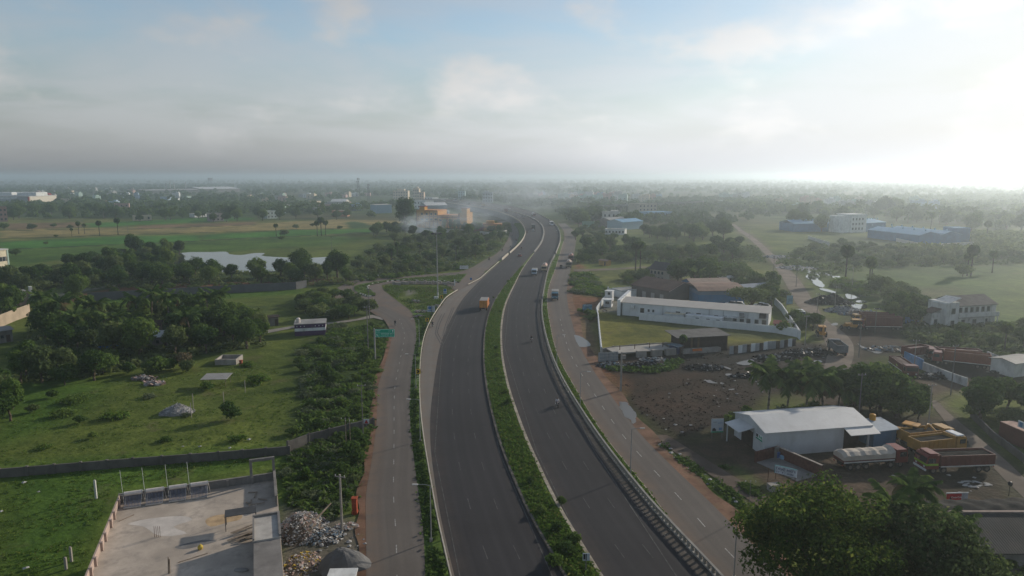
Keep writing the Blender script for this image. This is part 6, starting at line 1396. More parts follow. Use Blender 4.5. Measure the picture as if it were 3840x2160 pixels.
# sheet-steel yard: timber shed, panel fences, concrete slab
b_, L_ = site('timber_shed', (2556, 1322), (2728, 1312), 'long dark timber shed with a grey roof at the near edge of the lawn', 'shed')
DT = M('dark_timber_boards', (.035, .026, .022), .9, .35, 1, (.09, .06, .035), .4)
MB().box(0, L_, .2, 6, -.3, 3.5).build('wall', DT, b_)
brd = MB().box(-.27, .27, -.05, .0, .2, 3.45).mesh('board', DT); brt = MB().box(-.27, .27, -.05, .0, .2, 3.45).mesh('board', M('tan_board', (.12, .085, .05), .9, .2, 1))
for i in range(int(L_ / .58)): link('board', brt if i in (4, 7) else brd, b_, (.35 + i * .58, .19 - .012 * (i % 3), 0))
o = MB().box(-1.6, L_ + .4, -.7, 6.6, 0, .1).build('roof', M('sooty_roof_sheet', (.13, .125, .12), .85, .25, .4, (.07, .06, .055), .5, stripes=1.5), b_, (0, 0, 3.75)); o.rotation_euler = (R(2.5), 0, 0)
MB().box(-.3, L_ * .8, -1.2, .0, -.3, 1.0).build('plinth', CONC, b_); o = MB().box(2.2, 4.6, -1.5, -1.25, .55, 1.1).build('orange_board', M('orange_board', (.6, .17, .04), .6), b_)
hut((2540, 1328), (2556, 1324), 2.5, 1.8, paint('navy_tarp', (.03, .045, .11)), B_BL, 'dark blue tarpaulin shelter at the end of the timber shed', .1, 0)
PAN = M('pale_grey_steel_panel', (.30, .32, .33), .7, .12, .5, (.17, .16, .15), .5, stripes=2.5)
def panel_fence(A, B, h, n, skip, label, mats=None):
 r_, L_ = site('panel_fence', A, B, label, 'fence'); w_ = L_ / n
 for i in range(n):
  m_ = (mats or [PAN])[i % len(mats or [PAN])]
  if i in skip:
   MB().box(i * w_ + .05, (i + 1) * w_ - .05, .1, .16, -.2, h * .92).build('panel', RUST, r_); continue
  MB().box(i * w_ + .03, (i + 1) * w_ - .03, -.03 * (i % 2), .08, -.2, h * (1 + .04 * math.sin(i * 5))).build('panel', m_, r_)
 return r_
panel_fence((2735, 1328), (2985, 1296), 1.9, 16, (1, 4, 7, 11, 13, 15), 'patchwork fence of pale and rusty sheets below the factory lawn', [PAN, PAN, FW])
r_ = panel_fence((2243, 1356), (2318, 1352), 2.1, 4, (), 'grey steel panel with a cross-braced frame beside the road')
for i in range(5): MB().tube((.2 + i * .95, -.1, 0), (.2 + i * .95, -.1, 2.1), .04, n=5).build('frame_bar', STEEL, r_)
for z_ in (.5, 1.3, 2.0): MB().tube((0, -.12, z_), (4.9, -.12, z_), .035, n=5).build('frame_bar', STEEL, r_)
s_, L_ = site('concrete_slab', (2330, 1345), (2520, 1330), 'raised concrete slab with bare starter columns at the lawn edge', 'slab')
MB().box(-1.2, L_ + .5, 1.0, 6.4, .9, 1.15).build('slab', M('pale_slab', (.34, .315, .28), .9, .12, .4), s_)
for i, x in enumerate((.2, 4.1, 8.0, 11.6)):
 MB().box(x, x + (.9, 2.3, 2.5, 2.6)[i], -.2, .9 if i else .4, -.3, 1.5 if i else .8).build('block_pier', CONC, s_)
 MB().tube((x + 1, 3.5, 1.15), (x + 1, 3.5, 2.3), .09, n=6).build('starter_bar', REB, s_)
for i, (x, y, rx, ry, h, mt, lab) in enumerate(((2290, 1372, 3.2, 1.4, .7, SOIL, 'heap of earth and scrap sheets beside the panel fence'), (2420, 1372, 5.0, 1.6, .8, COALM, 'black rubbish bank below the concrete slab'), (2450, 1350, 3.0, 1.2, .4, SOIL, 'pale litter in front of the block piers'), (2640, 1380, 4.5, 2.2, .7, COALM, 'dark scrap heap in front of the timber shed'), (2900, 1345, 5, 1.8, .9, COALM, 'black scrap heap below the patchwork fence'), (2985, 1330, 4, 1.6, 1.2, COALM, 'black coal heap left of the yellow tipper'), (3060, 1325, 5, 2.0, 1.0, COALM, 'long black coal heap behind the yellow tipper'), (3110, 1135, 8, 4, 2.6, COALM, 'large black coal mound beside the canal'), (3160, 1165, 6, 3.5, 1.4, B_G, 'grey rubble mound below the coal mound'), (3230, 1178, 7, 3, 1.0, SOIL, 'litter-strewn rubble along the canal bank'), (2985, 1005, 9, 8, .8, B_G, 'pale scrap spread along the dirt lane'), (2930, 965, 9, 8, .8, B_G, 'whitish scrap heap on the far side of the dirt lane'), (3330, 1310, 6, 2.5, .5, SOIL, 'rubble bank before the white compound wall'), (3500, 1415, 4, 1.8, .8, COALM, 'black heap inside the shade of the compound wall'), (3770, 1395, 4, 2, .6, COALM, 'dark scrap beside the white cabin at the right edge'), (2800, 1410, 3.5, 1.5, .3, COALM, 'wet black rubble around the yard puddles'))):
 heap('scrap_heap', G(x, y), rx, ry, h, mt, lab, bits=[B_G, B_W, B_B, B_BL] if mt is not COALM else [B_B, B_G, COALM, COALM], n=int(60 + rx * 26), bs=.42, seed=40 + i)
# ---- white metal shed, right foreground --------------------------------------------------------
w_, WL = site('metal_shed', (2866, 1712), (3160, 1688), 'white sheet-metal shed with a pitched roof in the right yard', 'shed')
WD, WH, WRS = 9.2, 3.75, 1.15
gable_wall(w_, WL, WD, WH, WRS, SHEETW)
gable(w_, WL + 4.6, WD, WH, WRS, .25, SHEETWX)
sh_ = MB().box(WL + .3, WL + 4.4, 2.2, WD - .2, -.3, WH - .3).build('open_bay', M('dark_bay_interior', (.075, .05, .042), .9), w_)
for x in (WL + 4.35,): MB().box(x, x + .25, .1, .35, -.3, WH).build('pillar', SHEETW, w_)
MB().prism([(-1.9, WH - .75), (-.05, WH - .12), (-.05, WH - .02), (-1.9, WH - .65)], WL - .2, WL + 4.9).build('awning', SHEETWX, w_)
MB().prism([(-2.6, WH - 1.0), (-.04, WH - .45), (-.04, WH - .35), (-2.6, WH - .9)], 3.2, WD - 1.5, axis='y').build('awning', SHEETWX, w_)
MB().box(-.06, -.001, 3.4, 6.8, -.1, WH - 1.2).build('doorway', M('dark_doorway', (.05, .038, .032), .9), w_)
MB().box(-2.55, -2.4, 6.9, 7.05, -.2, WH - .9).build('post', SHEETW, w_)
lg = MB().box(-.03, -.002, .7, 2.6, 2.0, 2.9).build('sign_panel', M('white_sign', (.58, .6, .6), .6), w_)
MB().box(-.05, -.031, .7, 2.6, 2.0, 2.22).build('green_stripe', M('sign_green', (.02, .26, .14), .6), lg); MB().box(-.05, -.031, 2.0, 2.5, 2.35, 2.8).build('dark_emblem', B_B, lg)
for i in range(3): MB().box(-.05, -.031, .85 + i * .32, 1.05 + i * .32, 2.36, 2.78 - .1 * (i % 2)).build('green_mark', M('sign_green', (.02, .26, .14), .6), lg)
b_, L_ = site('cabin', (3300, 1672), (3330, 1668), 'blue sheet cabin with a grey roof at the end of the white shed', 'cabin')
L_ = 3.0; BLU = M('light_blue_sheet', (.10, .21, .34), .7, .15, .4, (.2, .26, .32), .4, stripes=2); MB().box(-1.4, L_, 0, 3.4, -.3, 2.7).build('wall', BLU, b_)
MB().prism([(-.5, 2.55), (3.7, 3.1), (3.7, 3.2), (-.5, 2.65)], -1.6, L_ + .3).build('roof', M('pale_blue_grey_roof', (.34, .38, .42), .7, .1), b_)
o = MB().tube((0, 0, 0), (0, 0, 1.0), .5, n=14).sphere((0, 0, 1.0), .5, .5, .22, n=14, k=6).build('water_tank', M('orange_yellow_tank', (.55, .27, .035), .5), None, G(3283, 1655) + Vector((0, 1.5, 2.9)), smooth=False); tag(o, 'orange-yellow water tank on the blue cabin roof', 'water tank')
MB().box(-.5, .5, -.5, .5, -2.9, 0).build('tank_stand', CONCD, o)
for i, (dx, dy) in enumerate(((0, 0), (.62, .1), (1.15, 0), (.6, -.55))):
 p = G(2918, 1716) + Vector((dx, dy, 0))
 if i == 3: o = MB().rbox(-.5, .5, -.3, .3, 0, .6, .1).build('blue_crate', M('pale_blue_plastic', (.25, .42, .55), .5), None, p); tag(o, 'pale blue plastic crate in front of the blue barrels', 'crate'); continue
 o = MB().tube((0, 0, 0), (0, 0, .92), .29, n=12).tube((0, 0, .92), (0, 0, .96), .26, n=12).tube((0, 0, .3), (0, 0, .34), .305, n=12).tube((0, 0, .62), (0, 0, .66), .305, n=12).build('barrel', glossy('blue_drum', (.03, .09, .26), .35), None, p); tag(o, ('leftmost', 'middle', 'rightmost')[i] + ' blue barrel against the white shed wall', 'barrel', 'blue barrels')
# roofless brick enclosure with the signboard
e_, L_ = site('brick_enclosure', (2900, 1765), (2985, 1742), 'roofless red-brown brick enclosure in front of the white shed', 'enclosure')
BR = M('red_brown_brick', (.12, .055, .042), .9, .25, 2, stripes=3, stripe_axis=2); CAPM = M('pale_coping', (.36, .31, .26), .9)
MB().box(0, L_, 3.4, 3.6, -.3, 1.6).build('wall', BR, e_); MB().box(L_ - .2, L_, -4.5, 3.4, -.3, 1.6).build('wall', BR, e_); MB().box(L_ - .26, L_ + .06, -4.5, 3.66, 1.6, 1.68).build('coping', CAPM, e_)
MB().box(L_ - .75, L_ - .2, 3.0, 3.4, -.3, 1.62).build('pillar', CONCD, e_); MB().box(.2, L_ - .3, -4, 3.3, -.2, .02).build('floor', CONCD, e_)
def textmesh(body, size, mat, parent, loc_, rot, name='lettering', depth=.01, font_w=None):
 cu = bpy.data.curves.new('txt', 'FONT'); cu.body = body; cu.size = size; cu.extrude = depth; cu.align_x = 'CENTER'; cu.align_y = 'CENTER'; cu.resolution_u = 2
 to = bpy.data.objects.new('txt', cu); COL.objects.link(to)
 dg = bpy.context.evaluated_depsgraph_get(); me = bpy.data.meshes.new_from_object(to.evaluated_get(dg)); bpy.data.objects.remove(to)
 me.materials.clear(); me.materials.append(mat); me.name = name
 o = link(name, me, parent, loc_); o.rotation_euler = rot
 if font_w: o.scale = (font_w, 1, 1)
 return o
sg = empty('signboard', G(2905, 1795), R(-36), 'white signboard with dark blue lettering beside the brick enclosure', 'sign')
MB().box(0, 2.9, -.04, .04, .9, 2.0).build('board', M('sign_white', (.5, .53, .58), .6), sg)
MB().box(-.08, 0, -.06, .06, .85, 2.05).box(0, 2.9, -.06, .06, 2.0, 2.06).build('frame', M('teal_frame', (.1, .26, .28), .6), sg)
for x in (.1, 2.7): MB().tube((x, .05, -.2), (x, .05, 1.0), .05, n=6).build('post', REB, sg)
NAVY = M('navy_lettering', (.02, .025, .09), .6)
def strokes(parent, x0, z0, w, h, seed, mat, y=-.05, n=8, name='lettering'):
 """illegible lettering: letter-sized strokes"""
 g = random.Random(seed); mb = MB(); cw = w / n
 for i in range(n):
  a = x0 + i * cw; k = g.randrange(4); t = cw * .2
  mb.box(a, a + t, y - .012, y, z0, z0 + h * (1 if k % 2 else .8))
  if k != 1: mb.box(a + cw * .55, a + cw * .55 + t, y - .012, y, z0, z0 + h * (.7 if k == 2 else 1))
  mb.box(a + t, a + cw * .55, y - .012, y, z0 + h * (.8 if k else .4), z0 + h * (.95 if k else .55))
 return mb.build(name, mat, parent)
strokes(sg, .15, 1.45, 1.25, .42, 1, NAVY, n=5); strokes(sg, 1.55, 1.45, 1.2, .42, 2, NAVY, n=6); strokes(sg, .2, 1.05, .5, .2, 3, NAVY, n=2); strokes(sg, .95, 1.05, .35, .2, 4, NAVY, n=1); strokes(sg, 1.6, 1.05, 1.0, .2, 5, NAVY, n=5)
o = MB().tube((0, 0, -.2), (.03, 0, 2.0), .05, n=7).build('iron_post', REB, None, G(2879, 1806)); tag(o, 'rusty iron post left of the signboard', 'post')
o = MB().box(-.9, .9, -.5, .5, -.2, .8).build('concrete_stub', CONC, None, G(2905, 1835), .2); tag(o, 'pale concrete stub between the signboard and the big tree', 'block')
# red advertising panel, tarpaulin roof, dark house roof
ad = empty('advertising_panel', G(3548, 1882), R(3), 'red advertising panel with white script leaning behind the dark roof', 'sign')
MB().box(0, 2.0, -.03, .03, .1, 1.15).build('red_face', M('poster_red', (.42, .018, .025), .5), ad); MB().box(2.0, 2.85, -.03, .03, .1, 1.15).build('pale_face', M('poster_grey', (.38, .38, .42), .6), ad)
MB().box(-.08, 2.93, -.05, .05, 1.15, 1.28).build('top_rail', WHITE, ad); MB().prism([(.15, .1), (.75, .1), (.6, .45), (.5, .75), (.4, .45)], -.045, -.031, axis='y').build('dark_figure', B_B, ad)
textmesh('Coca-Cola', .34, M('white_script', (.75, .7, .7), .6), ad, (1.32, -.045, .62), (R(90), 0, 0))
for x in (.2, 2.6): MB().tube((x, .05, -.2), (x, .05, 1.1), .04, n=6).build('post', STEEL, ad)
TARP = M('black_grey_tarpaulin', (.04, .038, .036), .95, .35, .5, (.10, .09, .075), .5, bump=.8, spec=.04)
t_, L_ = site('tarpaulin_shed', (3570, 2010), (3900, 2000), 'low shed roofed with a wrinkled black tarpaulin at the right edge', 'shed')
gx = 30; v = []; f = []
for j in range(13):
 for i in range(gx + 1):
  x, y = -1.6 + (L_ + 6) * i / gx, 1.2 + 4.6 * j / 12; v.append((x, y, 1.6 + .35 * math.sin(math.pi * j / 12) + .10 * math.sin(x * 2.1 + y * 1.3) + .06 * math.sin(x * .9 - y * 3.7)))
for j in range(12):
 for i in range(gx): a = j * (gx + 1) + i; f.append((a, a + 1, a + gx + 2, a + gx + 1))
MB().add(v, f).build('tarpaulin', TARP, t_, smooth=True); MB().box(-1.2, L_ + 4, 1.5, 5.5, -.3, 1.5).build('wall', CONCD, t_)
h_, L_ = site('house', (3700, 2150), (3960, 2150), 'house with a dark corrugated roof and pale ridge at the bottom right')
DKR = M('dark_corrugated_roof', (.062, .06, .056), .85, .25, .3, (.10, .085, .07), .5, stripes=1.1)
MB().box(0, L_ + 3, 0, 6, -.3, 2.6).build('wall', CONCD, h_); MB().prism([(-.6, 2.5), (5.0, 4.3), (5.0, 4.42), (-.6, 2.62)], -1.4, L_ + 5).build('roof', DKR, h_)
MB().box(-1.4, L_ + 5, 4.9, 5.25, 4.36, 4.55).build('ridge', M('pinkish_ridge', (.30, .235, .2), .9), h_); MB().box(.4, 1.6, -.04, 0, 1.4, 2.1).build('vent', B_B, h_)
# red container at the right edge
c_, L_ = site('shipping_container', (3742, 1640), (3960, 1740), 'dark red container with a pale roof and a white sign on it, right edge', 'container')
CRED = M('container_red', (.13, .04, .033), .7, .2, .5, stripes=4); MB().rbox(0, 9, 0, 2.6, 0, 2.7, .05).build('body', CRED, c_); MB().box(.05, 8.95, .05, 2.55, 2.7, 2.76).build('roof', M('faded_roof', (.33, .21, .17), .8), c_)
sb = MB().box(3.0, 8.0, .4, .5, 2.95, 4.0).build('signboard', M('pale_cyan_board', (.40, .47, .50), .6), c_); MB().box(3.3, 3.9, .38, .4, 3.1, 3.85).build('blue_emblem', M('emblem_blue', (.05, .2, .35), .6), sb); strokes(sb, 4.2, 3.25, 3.2, .45, 9, M('emblem_blue', (.05, .2, .35), .6), y=.398, n=9); strokes(c_, 7.6, 1.3, 1.1, .5, 10, WHITE, y=-.002, n=3)
wall_run('boundary_wall', [(3640, 1560), (3720, 1640), (3850, 1740), (3950, 1810)], 1.1, WGREY, 'dark grey wall below the red container at the right edge')
wr = MB()
for k in range(26):
 a = 2 * math.pi * k / 26; h = prr.uniform(.5, 1.2); wr.sphere((1.6 * math.cos(a) * h, .9 * math.sin(a) * h, .0), .4 * h, .22 * h, .05, n=6, k=4)
o = wr.build('lime_ring', M('white_lime', (.34, .33, .31), .95), None, G(3655, 1815)); tag(o, 'ring of white lime on the yard beside the red lorry', 'lime ring')

# ---- derelict white house, right --------------------------------------------------------------
r_, RL2 = site('derelict_house', (3580, 1232), (3728, 1222), 'white derelict two-storey house with stained walls and broken roof')
RW = M('stained_white_wall', (.50, .50, .48), .9, .12, .4, (.16, .145, .13), .8)
RD2 = 9.0
MB().prism([(0, -.3), (RD2, -.3), (RD2, 6.4), (RD2 / 2, 8.4), (0, 6.4)], 0, RL2).build('wall', RW, r_)
gable(r_, RL2, RD2, 6.4, 2.0, .35, M('dark_old_tiles', (.085, .078, .075), .9, .3, .6, (.14, .13, .12), .5))
MB().box(.1, RL2 + .4, -.9, -.02, 3.0, 3.18).build('balcony_slab', CONCD, r_); MB().box(.15, RL2 + .35, -.9, -.75, 3.18, 4.3).build('balcony_wall', RW, r_)
tw = MB().box(-4.2, -.02, -.8, 5.5, -.3, 7.6).build('tower', RW, r_); MB().prism([(-4.6, 7.1), (.2, 8.7), (.2, 8.85), (-4.6, 7.25)], -1.0, 4, axis='y').build('lean_roof', RW, tw)
for z_ in (1.0, 4.4): window(tw, -1.9, -.8, z_, 1.2, 1.5)
for i in range(6): window(r_, 1.4 + i * 1.95, -.0, 4.45, 1.0, 1.35)
for i in range(3): window(r_, 2.6 + i * 4.0, -.0, .8, 1.2, 1.5)
for i in range(4): MB().box(.2 + i * (RL2 - .4) / 3, .45 + i * (RL2 - .4) / 3, -.88, -.7, -.3, 3.0).build('pillar', RW, r_)
lw = MB().box(-7.2, -4.22, 1, 4.0, -.3, 4.6).build('annex', RW, r_); MB().prism([(-7.5, 4.5), (-4.2, 5.6), (-4.2, 5.7), (-7.5, 4.6)], .8, 4.3, axis='y').build('lean_roof', SHEETD, lw); window(lw, -5.8, 1, 1.5, 1.0, 1.2)
# compound wall with the blue-painted part
wall_run('compound_wall', [(3390, 1352), (3460, 1385)], 2.2, M('blue_white_wall', (.12, .24, .42), .85, .3, .6, (.4, .42, .45), .5), 'blue-painted stretch of compound wall with hoarding')
wall_run('compound_wall', [(3460, 1385), (3560, 1425), (3625, 1448)], 1.7, RW, 'stained white compound wall continuing right of the blue stretch')
wall_run('compound_wall', [(3395, 1350), (3510, 1340)], 1.8, RW, 'short white wall behind the blue-painted corner')
wall_run('compound_wall', [(3700, 1345), (3790, 1385), (3815, 1392)], 1.8, RW, 'white compound wall behind the row of red lorries')
hut((3800, 1415), (3900, 1400), 5, 3.0, OFFW, SHEETG, 'white cabin at the right edge behind the compound', .5, 0)
panel_fence((3392, 1222), (3448, 1222), 2.6, 4, (), 'torn blue sheet screen in the bushes left of the derelict house', [M('sky_blue_sheet', (.12, .24, .44), .7, .2, .6)])
panel_fence((3278, 1190), (3318, 1190), 1.1, 3, (), 'small blue and white board by the canal rubble', [M('sky_blue_sheet', (.12, .24, .44)), WHITE])
panel_fence((2948, 1140), (2972, 1138), 2.8, 2, (), 'light-blue sheet screen beside the dirt lane', [M('teal_sheet', (.18, .30, .36), .7)])

# ---- far right blue factory ------------------------------------------------------------------
def twin(A, B, D, h, label, rows=2):
 r_, L_ = site('warehouse', A, B, label); MB().box(0, L_, 0, D, -.3, h).build('wall', SHEETBW, r_)
 for k in range(rows): gable(r_, L_, D / rows, h, 2.2, .2, SHEETBL, y0=k * D / rows)
 for i in range(8): MB().tube((L_ * (i + .5) / 8, D * .25, h + 2.2), (L_ * (i + .5) / 8, D * .25, h + 3.1), .45, n=8).build('roof_vent', SHEETBL, r_)
 return r_, L_
b_, L_ = site('warehouse', (3444, 914), (3575, 908), 'blue warehouse with twin pale-blue pitched roofs in the right haze')
D = 48
MB().prism([(0, -.3), (L_, -.3), (L_, 5.2), (L_ * .75, 7.4), (L_ * .5, 5.6), (L_ * .25, 7.4), (0, 5.2)], 0, D, axis='y').build('wall', SHEETBW, b_)
for k in range(2): MB().prism([(L_ * k / 2 - .3, 5.2), (L_ * (k / 2 + .25), 7.5), (L_ * (k / 2 + .5) + .1, 5.4), (L_ * (k / 2 + .5) + .1, 5.55), (L_ * (k / 2 + .25), 7.7), (L_ * k / 2 - .3, 5.35)], -.4 + .002 * k, D + .4, axis='y').build('roof', SHEETBL, b_)
for i in range(6):
 for k in range(2): MB().tube((L_ * (.25 + .5 * k), 4 + i * 10, 7.3), (L_ * (.25 + .5 * k), 4 + i * 10, 8.6), .5, n=8).build('roof_vent', SHEETBL, b_)
b_.rotation_euler.z = R(10)
b_, L_ = site('warehouse', (3575, 905), (3635, 905), 'deep-blue box building at the right end of the blue warehouses'); flat(b_, L_, 12, 8.5, SHEETBW, .3, SHEETBL)
twin((2975, 868), (3165, 866), 22, 6.0, 'long blue warehouse left of the white office block in the haze', 1)
twin((3245, 868), (3320, 864), 26, 6.5, 'short blue warehouse right of the white office block in the haze', 1)
o_, L_ = site('office_block', (3160, 873), (3246, 870), 'white three-storey office block between the hazy blue warehouses')
MB().box(0, L_ * .34, 1.5, 14, -.3, 12.5).build('stair_tower', WHITE, o_); MB().box(L_ * .34, L_, 0, 14, -.3, 13.2).build('wall', WHITE, o_); MB().box(L_ * .3, L_ + .3, -.3, 14.3, 13.2, 13.7).build('roof', WHITE, o_)
for i in range(4):
 for z_ in (2, 5.6, 9.2): window(o_, L_ * .42 + i * 3.1, 0, z_, 1.3, 1.6)
wall_run('compound_wall', [(3360, 905), (3470, 930), (3650, 920)], 2.2, OFFW, 'pale compound wall in front of the hazy blue warehouses')
wall_run('compound_wall', [(3030, 895), (3110, 920)], 2.0, OFFW, 'pale wall in the trees left of the blue warehouses')

# ---- orange-yellow building by the flyover -----------------------------------------------------
OR = M('ochre_yellow_wall', (.46, .24, .055), .85, .1, .2, (.34, .2, .09), .4); ORD = M('maroon_band', (.2, .06, .045), .85, .1); PKR = M('orange_parapet', (.40, .19, .075), .85, .1)
o_, OL = site('ochre_building', (1562, 852), (1752, 856), 'ochre-yellow building with maroon bands and corner towers')
ox = lambda t: OL * t
MB().box(0, ox(.42), 0, 22, -.3, 13.5).build('wall', OR, o_); MB().box(ox(.42), ox(.84), .8, 22, -.3, 9.6).build('middle_wing', OR, o_); MB().box(ox(.86), OL, -.6, 14, -.3, 12.5).build('right_tower', OR, o_)
MB().box(ox(.07), ox(.17), -.5, 6, -.3, 17).build('left_tower', OR, o_); MB().box(ox(.06), ox(.18), -.7, 6.2, 17, 17.6).build('tower_cap', ORD, o_); MB().box(ox(.9), OL + .2, -.8, 7, 12.5, 16).build('tower_top', OR, o_); MB().box(ox(.89), OL + .4, -1.0, 7.2, 16, 16.5).build('tower_cap', ORD, o_)
MB().box(-.1, ox(.42) + .1, -.1, 22.1, 13.5, 14.4).build('parapet', PKR, o_); MB().box(ox(.42) + .12, ox(.84) - .02, .7, 22.1, 9.6, 10.4).build('parapet', PKR, o_)
for t in (0, .17, .26, .335, .415): MB().box(ox(t), ox(t) + .5, -.14, 0, -.2, 13.4).build('pilaster', ORD, o_)
for t in (.5, .6, .7, .8): MB().box(ox(t), ox(t) + .5, .66, .8, -.2, 9.5).build('pilaster', ORD, o_)
for z_ in (4.6, 9.0): MB().box(-.05, ox(.42), -.1, 0, z_, z_ + .5).build('band', ORD, o_)
MB().box(ox(.42) + .02, ox(.84), .7, .8, 8.3, 8.8).build('band', ORD, o_); MB().box(ox(.84) - .1, ox(.86), -.8, -.6, -.2, 12.4).build('pilaster', ORD, o_)
for t in (.12, .21, .30, .385):
 window(o_, ox(t), -.5 if t < .15 else 0, 10.4, 1.6, 1.6); window(o_, ox(t), -.5 if t < .15 else 0, 6.0, 1.9, 1.3)
for t in (.45, .55, .65, .75): window(o_, ox(t) + 1, .8, 5.4, 1.8, 1.4)
wall_run('compound_wall', [(1560, 872), (1640, 872), (1770, 870)], 2.2, OFFW, 'white compound wall in front of the ochre building')
g_, L_ = site('ochre_gatehouse', (1812, 868), (1880, 868), 'small ochre building with maroon bands beside the road bend')
MB().box(0, L_, 0, 12, -.3, 5.0).build('wall', OR, g_); MB().box(-.5, L_ + .5, -.5, 12.5, 5.0, 5.9).build('parapet', PKR, g_); MB().box(-.06, L_ + .06, -.1, 0, 3.1, 3.6).build('band', ORD, g_)
for t in (.02, .3, .62, .97): MB().box(L_ * t, L_ * t + .35, -.14, 0, -.2, 5).build('pilaster', ORD, g_)
MB().box(L_ * .15, L_ * .6, 3, 9, 5.9, 8.0).build('penthouse', OR, g_); MB().box(-8, -.1, 1, 12, -.3, 4.2).build('side_wing', M('dull_maroon_wall', (.22, .1, .075), .9), g_); MB().box(-14, -1, 3, 14, 4.6, 4.8).build('canopy_roof', SHEETBL, g_)
wall_run('compound_wall', [(1800, 876), (1825, 881), (1885, 876), (1900, 872)], 2.0, OFFW, 'white wall around the small ochre gatehouse')
# ---- white and blue blocks by the flyover
def block(A, B, D, h, wall, label, rows=2, cols=4, par=.6, group=None, cat='building', roofm=None, extra=None):
 r_, L_ = site('building', A, B, label, cat, group); flat(r_, L_, D, h, wall, par, roofm)
 sh = h / rows
 for i in range(rows):
  for j in range(cols): window(r_, L_ * (j + .5) / cols, 0, i * sh + sh * .3, min(1.5, L_ / cols * .5), sh * .42)
 if extra: MB().box(L_ * extra[0], L_ * extra[1], D * .2, D * .7, h + .14, h + extra[2]).build('penthouse', wall, r_)
 return r_, L_
b_, L_ = block((1554, 782), (1596, 784), 14, 10, WHITE, 'white cube building with dark windows behind the ochre building', 2, 4)
b_, L_ = site('warehouse', (1598, 800), (1678, 798), 'grey-blue shed with a white roof behind the ochre building'); gable_wall(b_, L_, 20, 9, 3, M('blue_grey_sheet_wall', (.24, .3, .34), .7, .1, .2, stripes=.8)); gable(b_, L_, 20, 9, 3, .4, SHEETWX)
b_, L_ = site('warehouse', (1646, 812), (1682, 812), 'small blue shed before the grey-blue shed'); MB().box(0, L_, 0, 9, -.3, 5.5).build('wall', M('blue_grey_sheet_wall', (.24, .3, .34)), b_); MB().box(-.3, L_ + .3, -.4, 9.4, 5.5, 5.7).build('roof', SHEETWX, b_)
b_, L_ = site('warehouse', (1412, 800), (1470, 798), 'light-blue shed left of the tall dark tree'); MB().box(0, L_, 0, 16, -.3, 9.5).build('wall', M('light_blue_plaster', (.25, .36, .43), .8, .08), b_); MB().box(-.3, L_ + .3, -.3, 16.3, 9.5, 9.9).build('roof', OFFW, b_)
b_, L_ = site('warehouse', (1240, 778), (1295, 778), 'long grey shed with a white roof strip behind the fields'); gable_wall(b_, L_, 25, 8, 3, OFFW); gable(b_, L_, 25, 8, 3, .4, SHEETWX)
block((1474, 748), (1530, 748), 22, 15, CREAM, 'pale cream apartment block, left wing, beyond the flyover', 3, 6, 1.0, None, extra=(.25, .75, 4)); block((1548, 752), (1572, 752), 18, 20, CREAM, 'sunlit cream apartment tower beyond the flyover', 4, 3, 1.0, None, extra=(.5, .8, 4)); block((1573, 752), (1590, 752), 16, 14, paint('peach', (.56, .42, .31)), 'peach apartment wing right of the cream tower', 3, 2, .8)
block((1592, 756), (1622, 757), 14, 7, WHITE, 'low white houses right of the cream apartments', 2, 3); block((1622, 758), (1660, 759), 14, 5, WHITE, 'white single-storey row right of the cream apartments', 1, 5)
block((1718, 745), (1744, 745), 18, 14, paint('pale_teal', (.38, .50, .50)), 'pale teal house among trees beyond the flyover', 3, 3); block((1810, 760), (1848, 760), 20, 16, paint('grey_blue2', (.36, .40, .42)), 'grey-blue block beside the far flyover curve', 3, 4, extra=(.2, .6, 3))
block((2260, 838), (2325, 838), 18, 9.5, OFFW, 'hazy white two-storey building with green shutters right of the curve', 2, 4, extra=(.55, .95, 2)); b_, L_ = site('warehouse', (2298, 858), (2384, 852), 'grey gabled shed in the haze right of the curve'); gable_wall(b_, L_, 20, 6, 2.5, CONCD); gable(b_, L_, 20, 6, 2.5, .4, SHEETG)
b_, L_ = site('warehouse', (2334, 862), (2410, 856), 'pale blue shed with a blue roof in the haze right of the curve'); gable_wall(b_, L_, 16, 6, 2, M('pale_blue_plaster', (.30, .40, .45), .8, .1)); gable(b_, L_, 16, 6, 2, .5, SHEETBL)
block((2268, 878), (2342, 880), 9, 3.6, WHITE, 'low white house with blue base in the haze right of the curve', 1, 6, .3); block((2430, 815), (2520, 812), 16, 5, paint('blue_hall', (.14, .27, .42)), 'hazy blue-roofed hall right of the curve', 1, 6, .2, None, 'building', SHEETBL); block((2395, 808), (2462, 806), 20, 12, paint('buff_block', (.40, .36, .28)), 'hazy buff building shell right of the curve', 3, 5); b_, L_ = site('green_wall', (2184, 853), (2268, 850), 'pale green hoarding wall in the haze right of the curve', 'wall'); MB().box(0, L_, 0, .4, -.2, 5).build('wall_panel', paint('green_hoarding', (.2, .34, .24)), b_)
block((2155, 838), (2175, 840), 8, 4, paint('dull_red_kiosk', (.22, .13, .11)), 'small dark red kiosk beside the far right service road', 1, 2, .2)
b_, L_ = site('railway_viaduct', (2210, 800), (2640, 778), 'long grey viaduct crossing the hazy plain', 'bridge'); MB().box(0, L_, 0, 10, 6.5, 8.2).build('deck', RETW, b_); MB().box(0, L_, -.2, .0, 8.2, 9.2).build('parapet', RETW, b_)
for i in range(14): MB().box(L_ * (i + .5) / 14, L_ * (i + .5) / 14 + 2, 2, 8, -.3, 6.5).build('pier', RETW, b_)
b_, L_ = site('large_warehouse', (-140, 772), (112, 772), 'large white warehouse with a red edge strip on the far left')
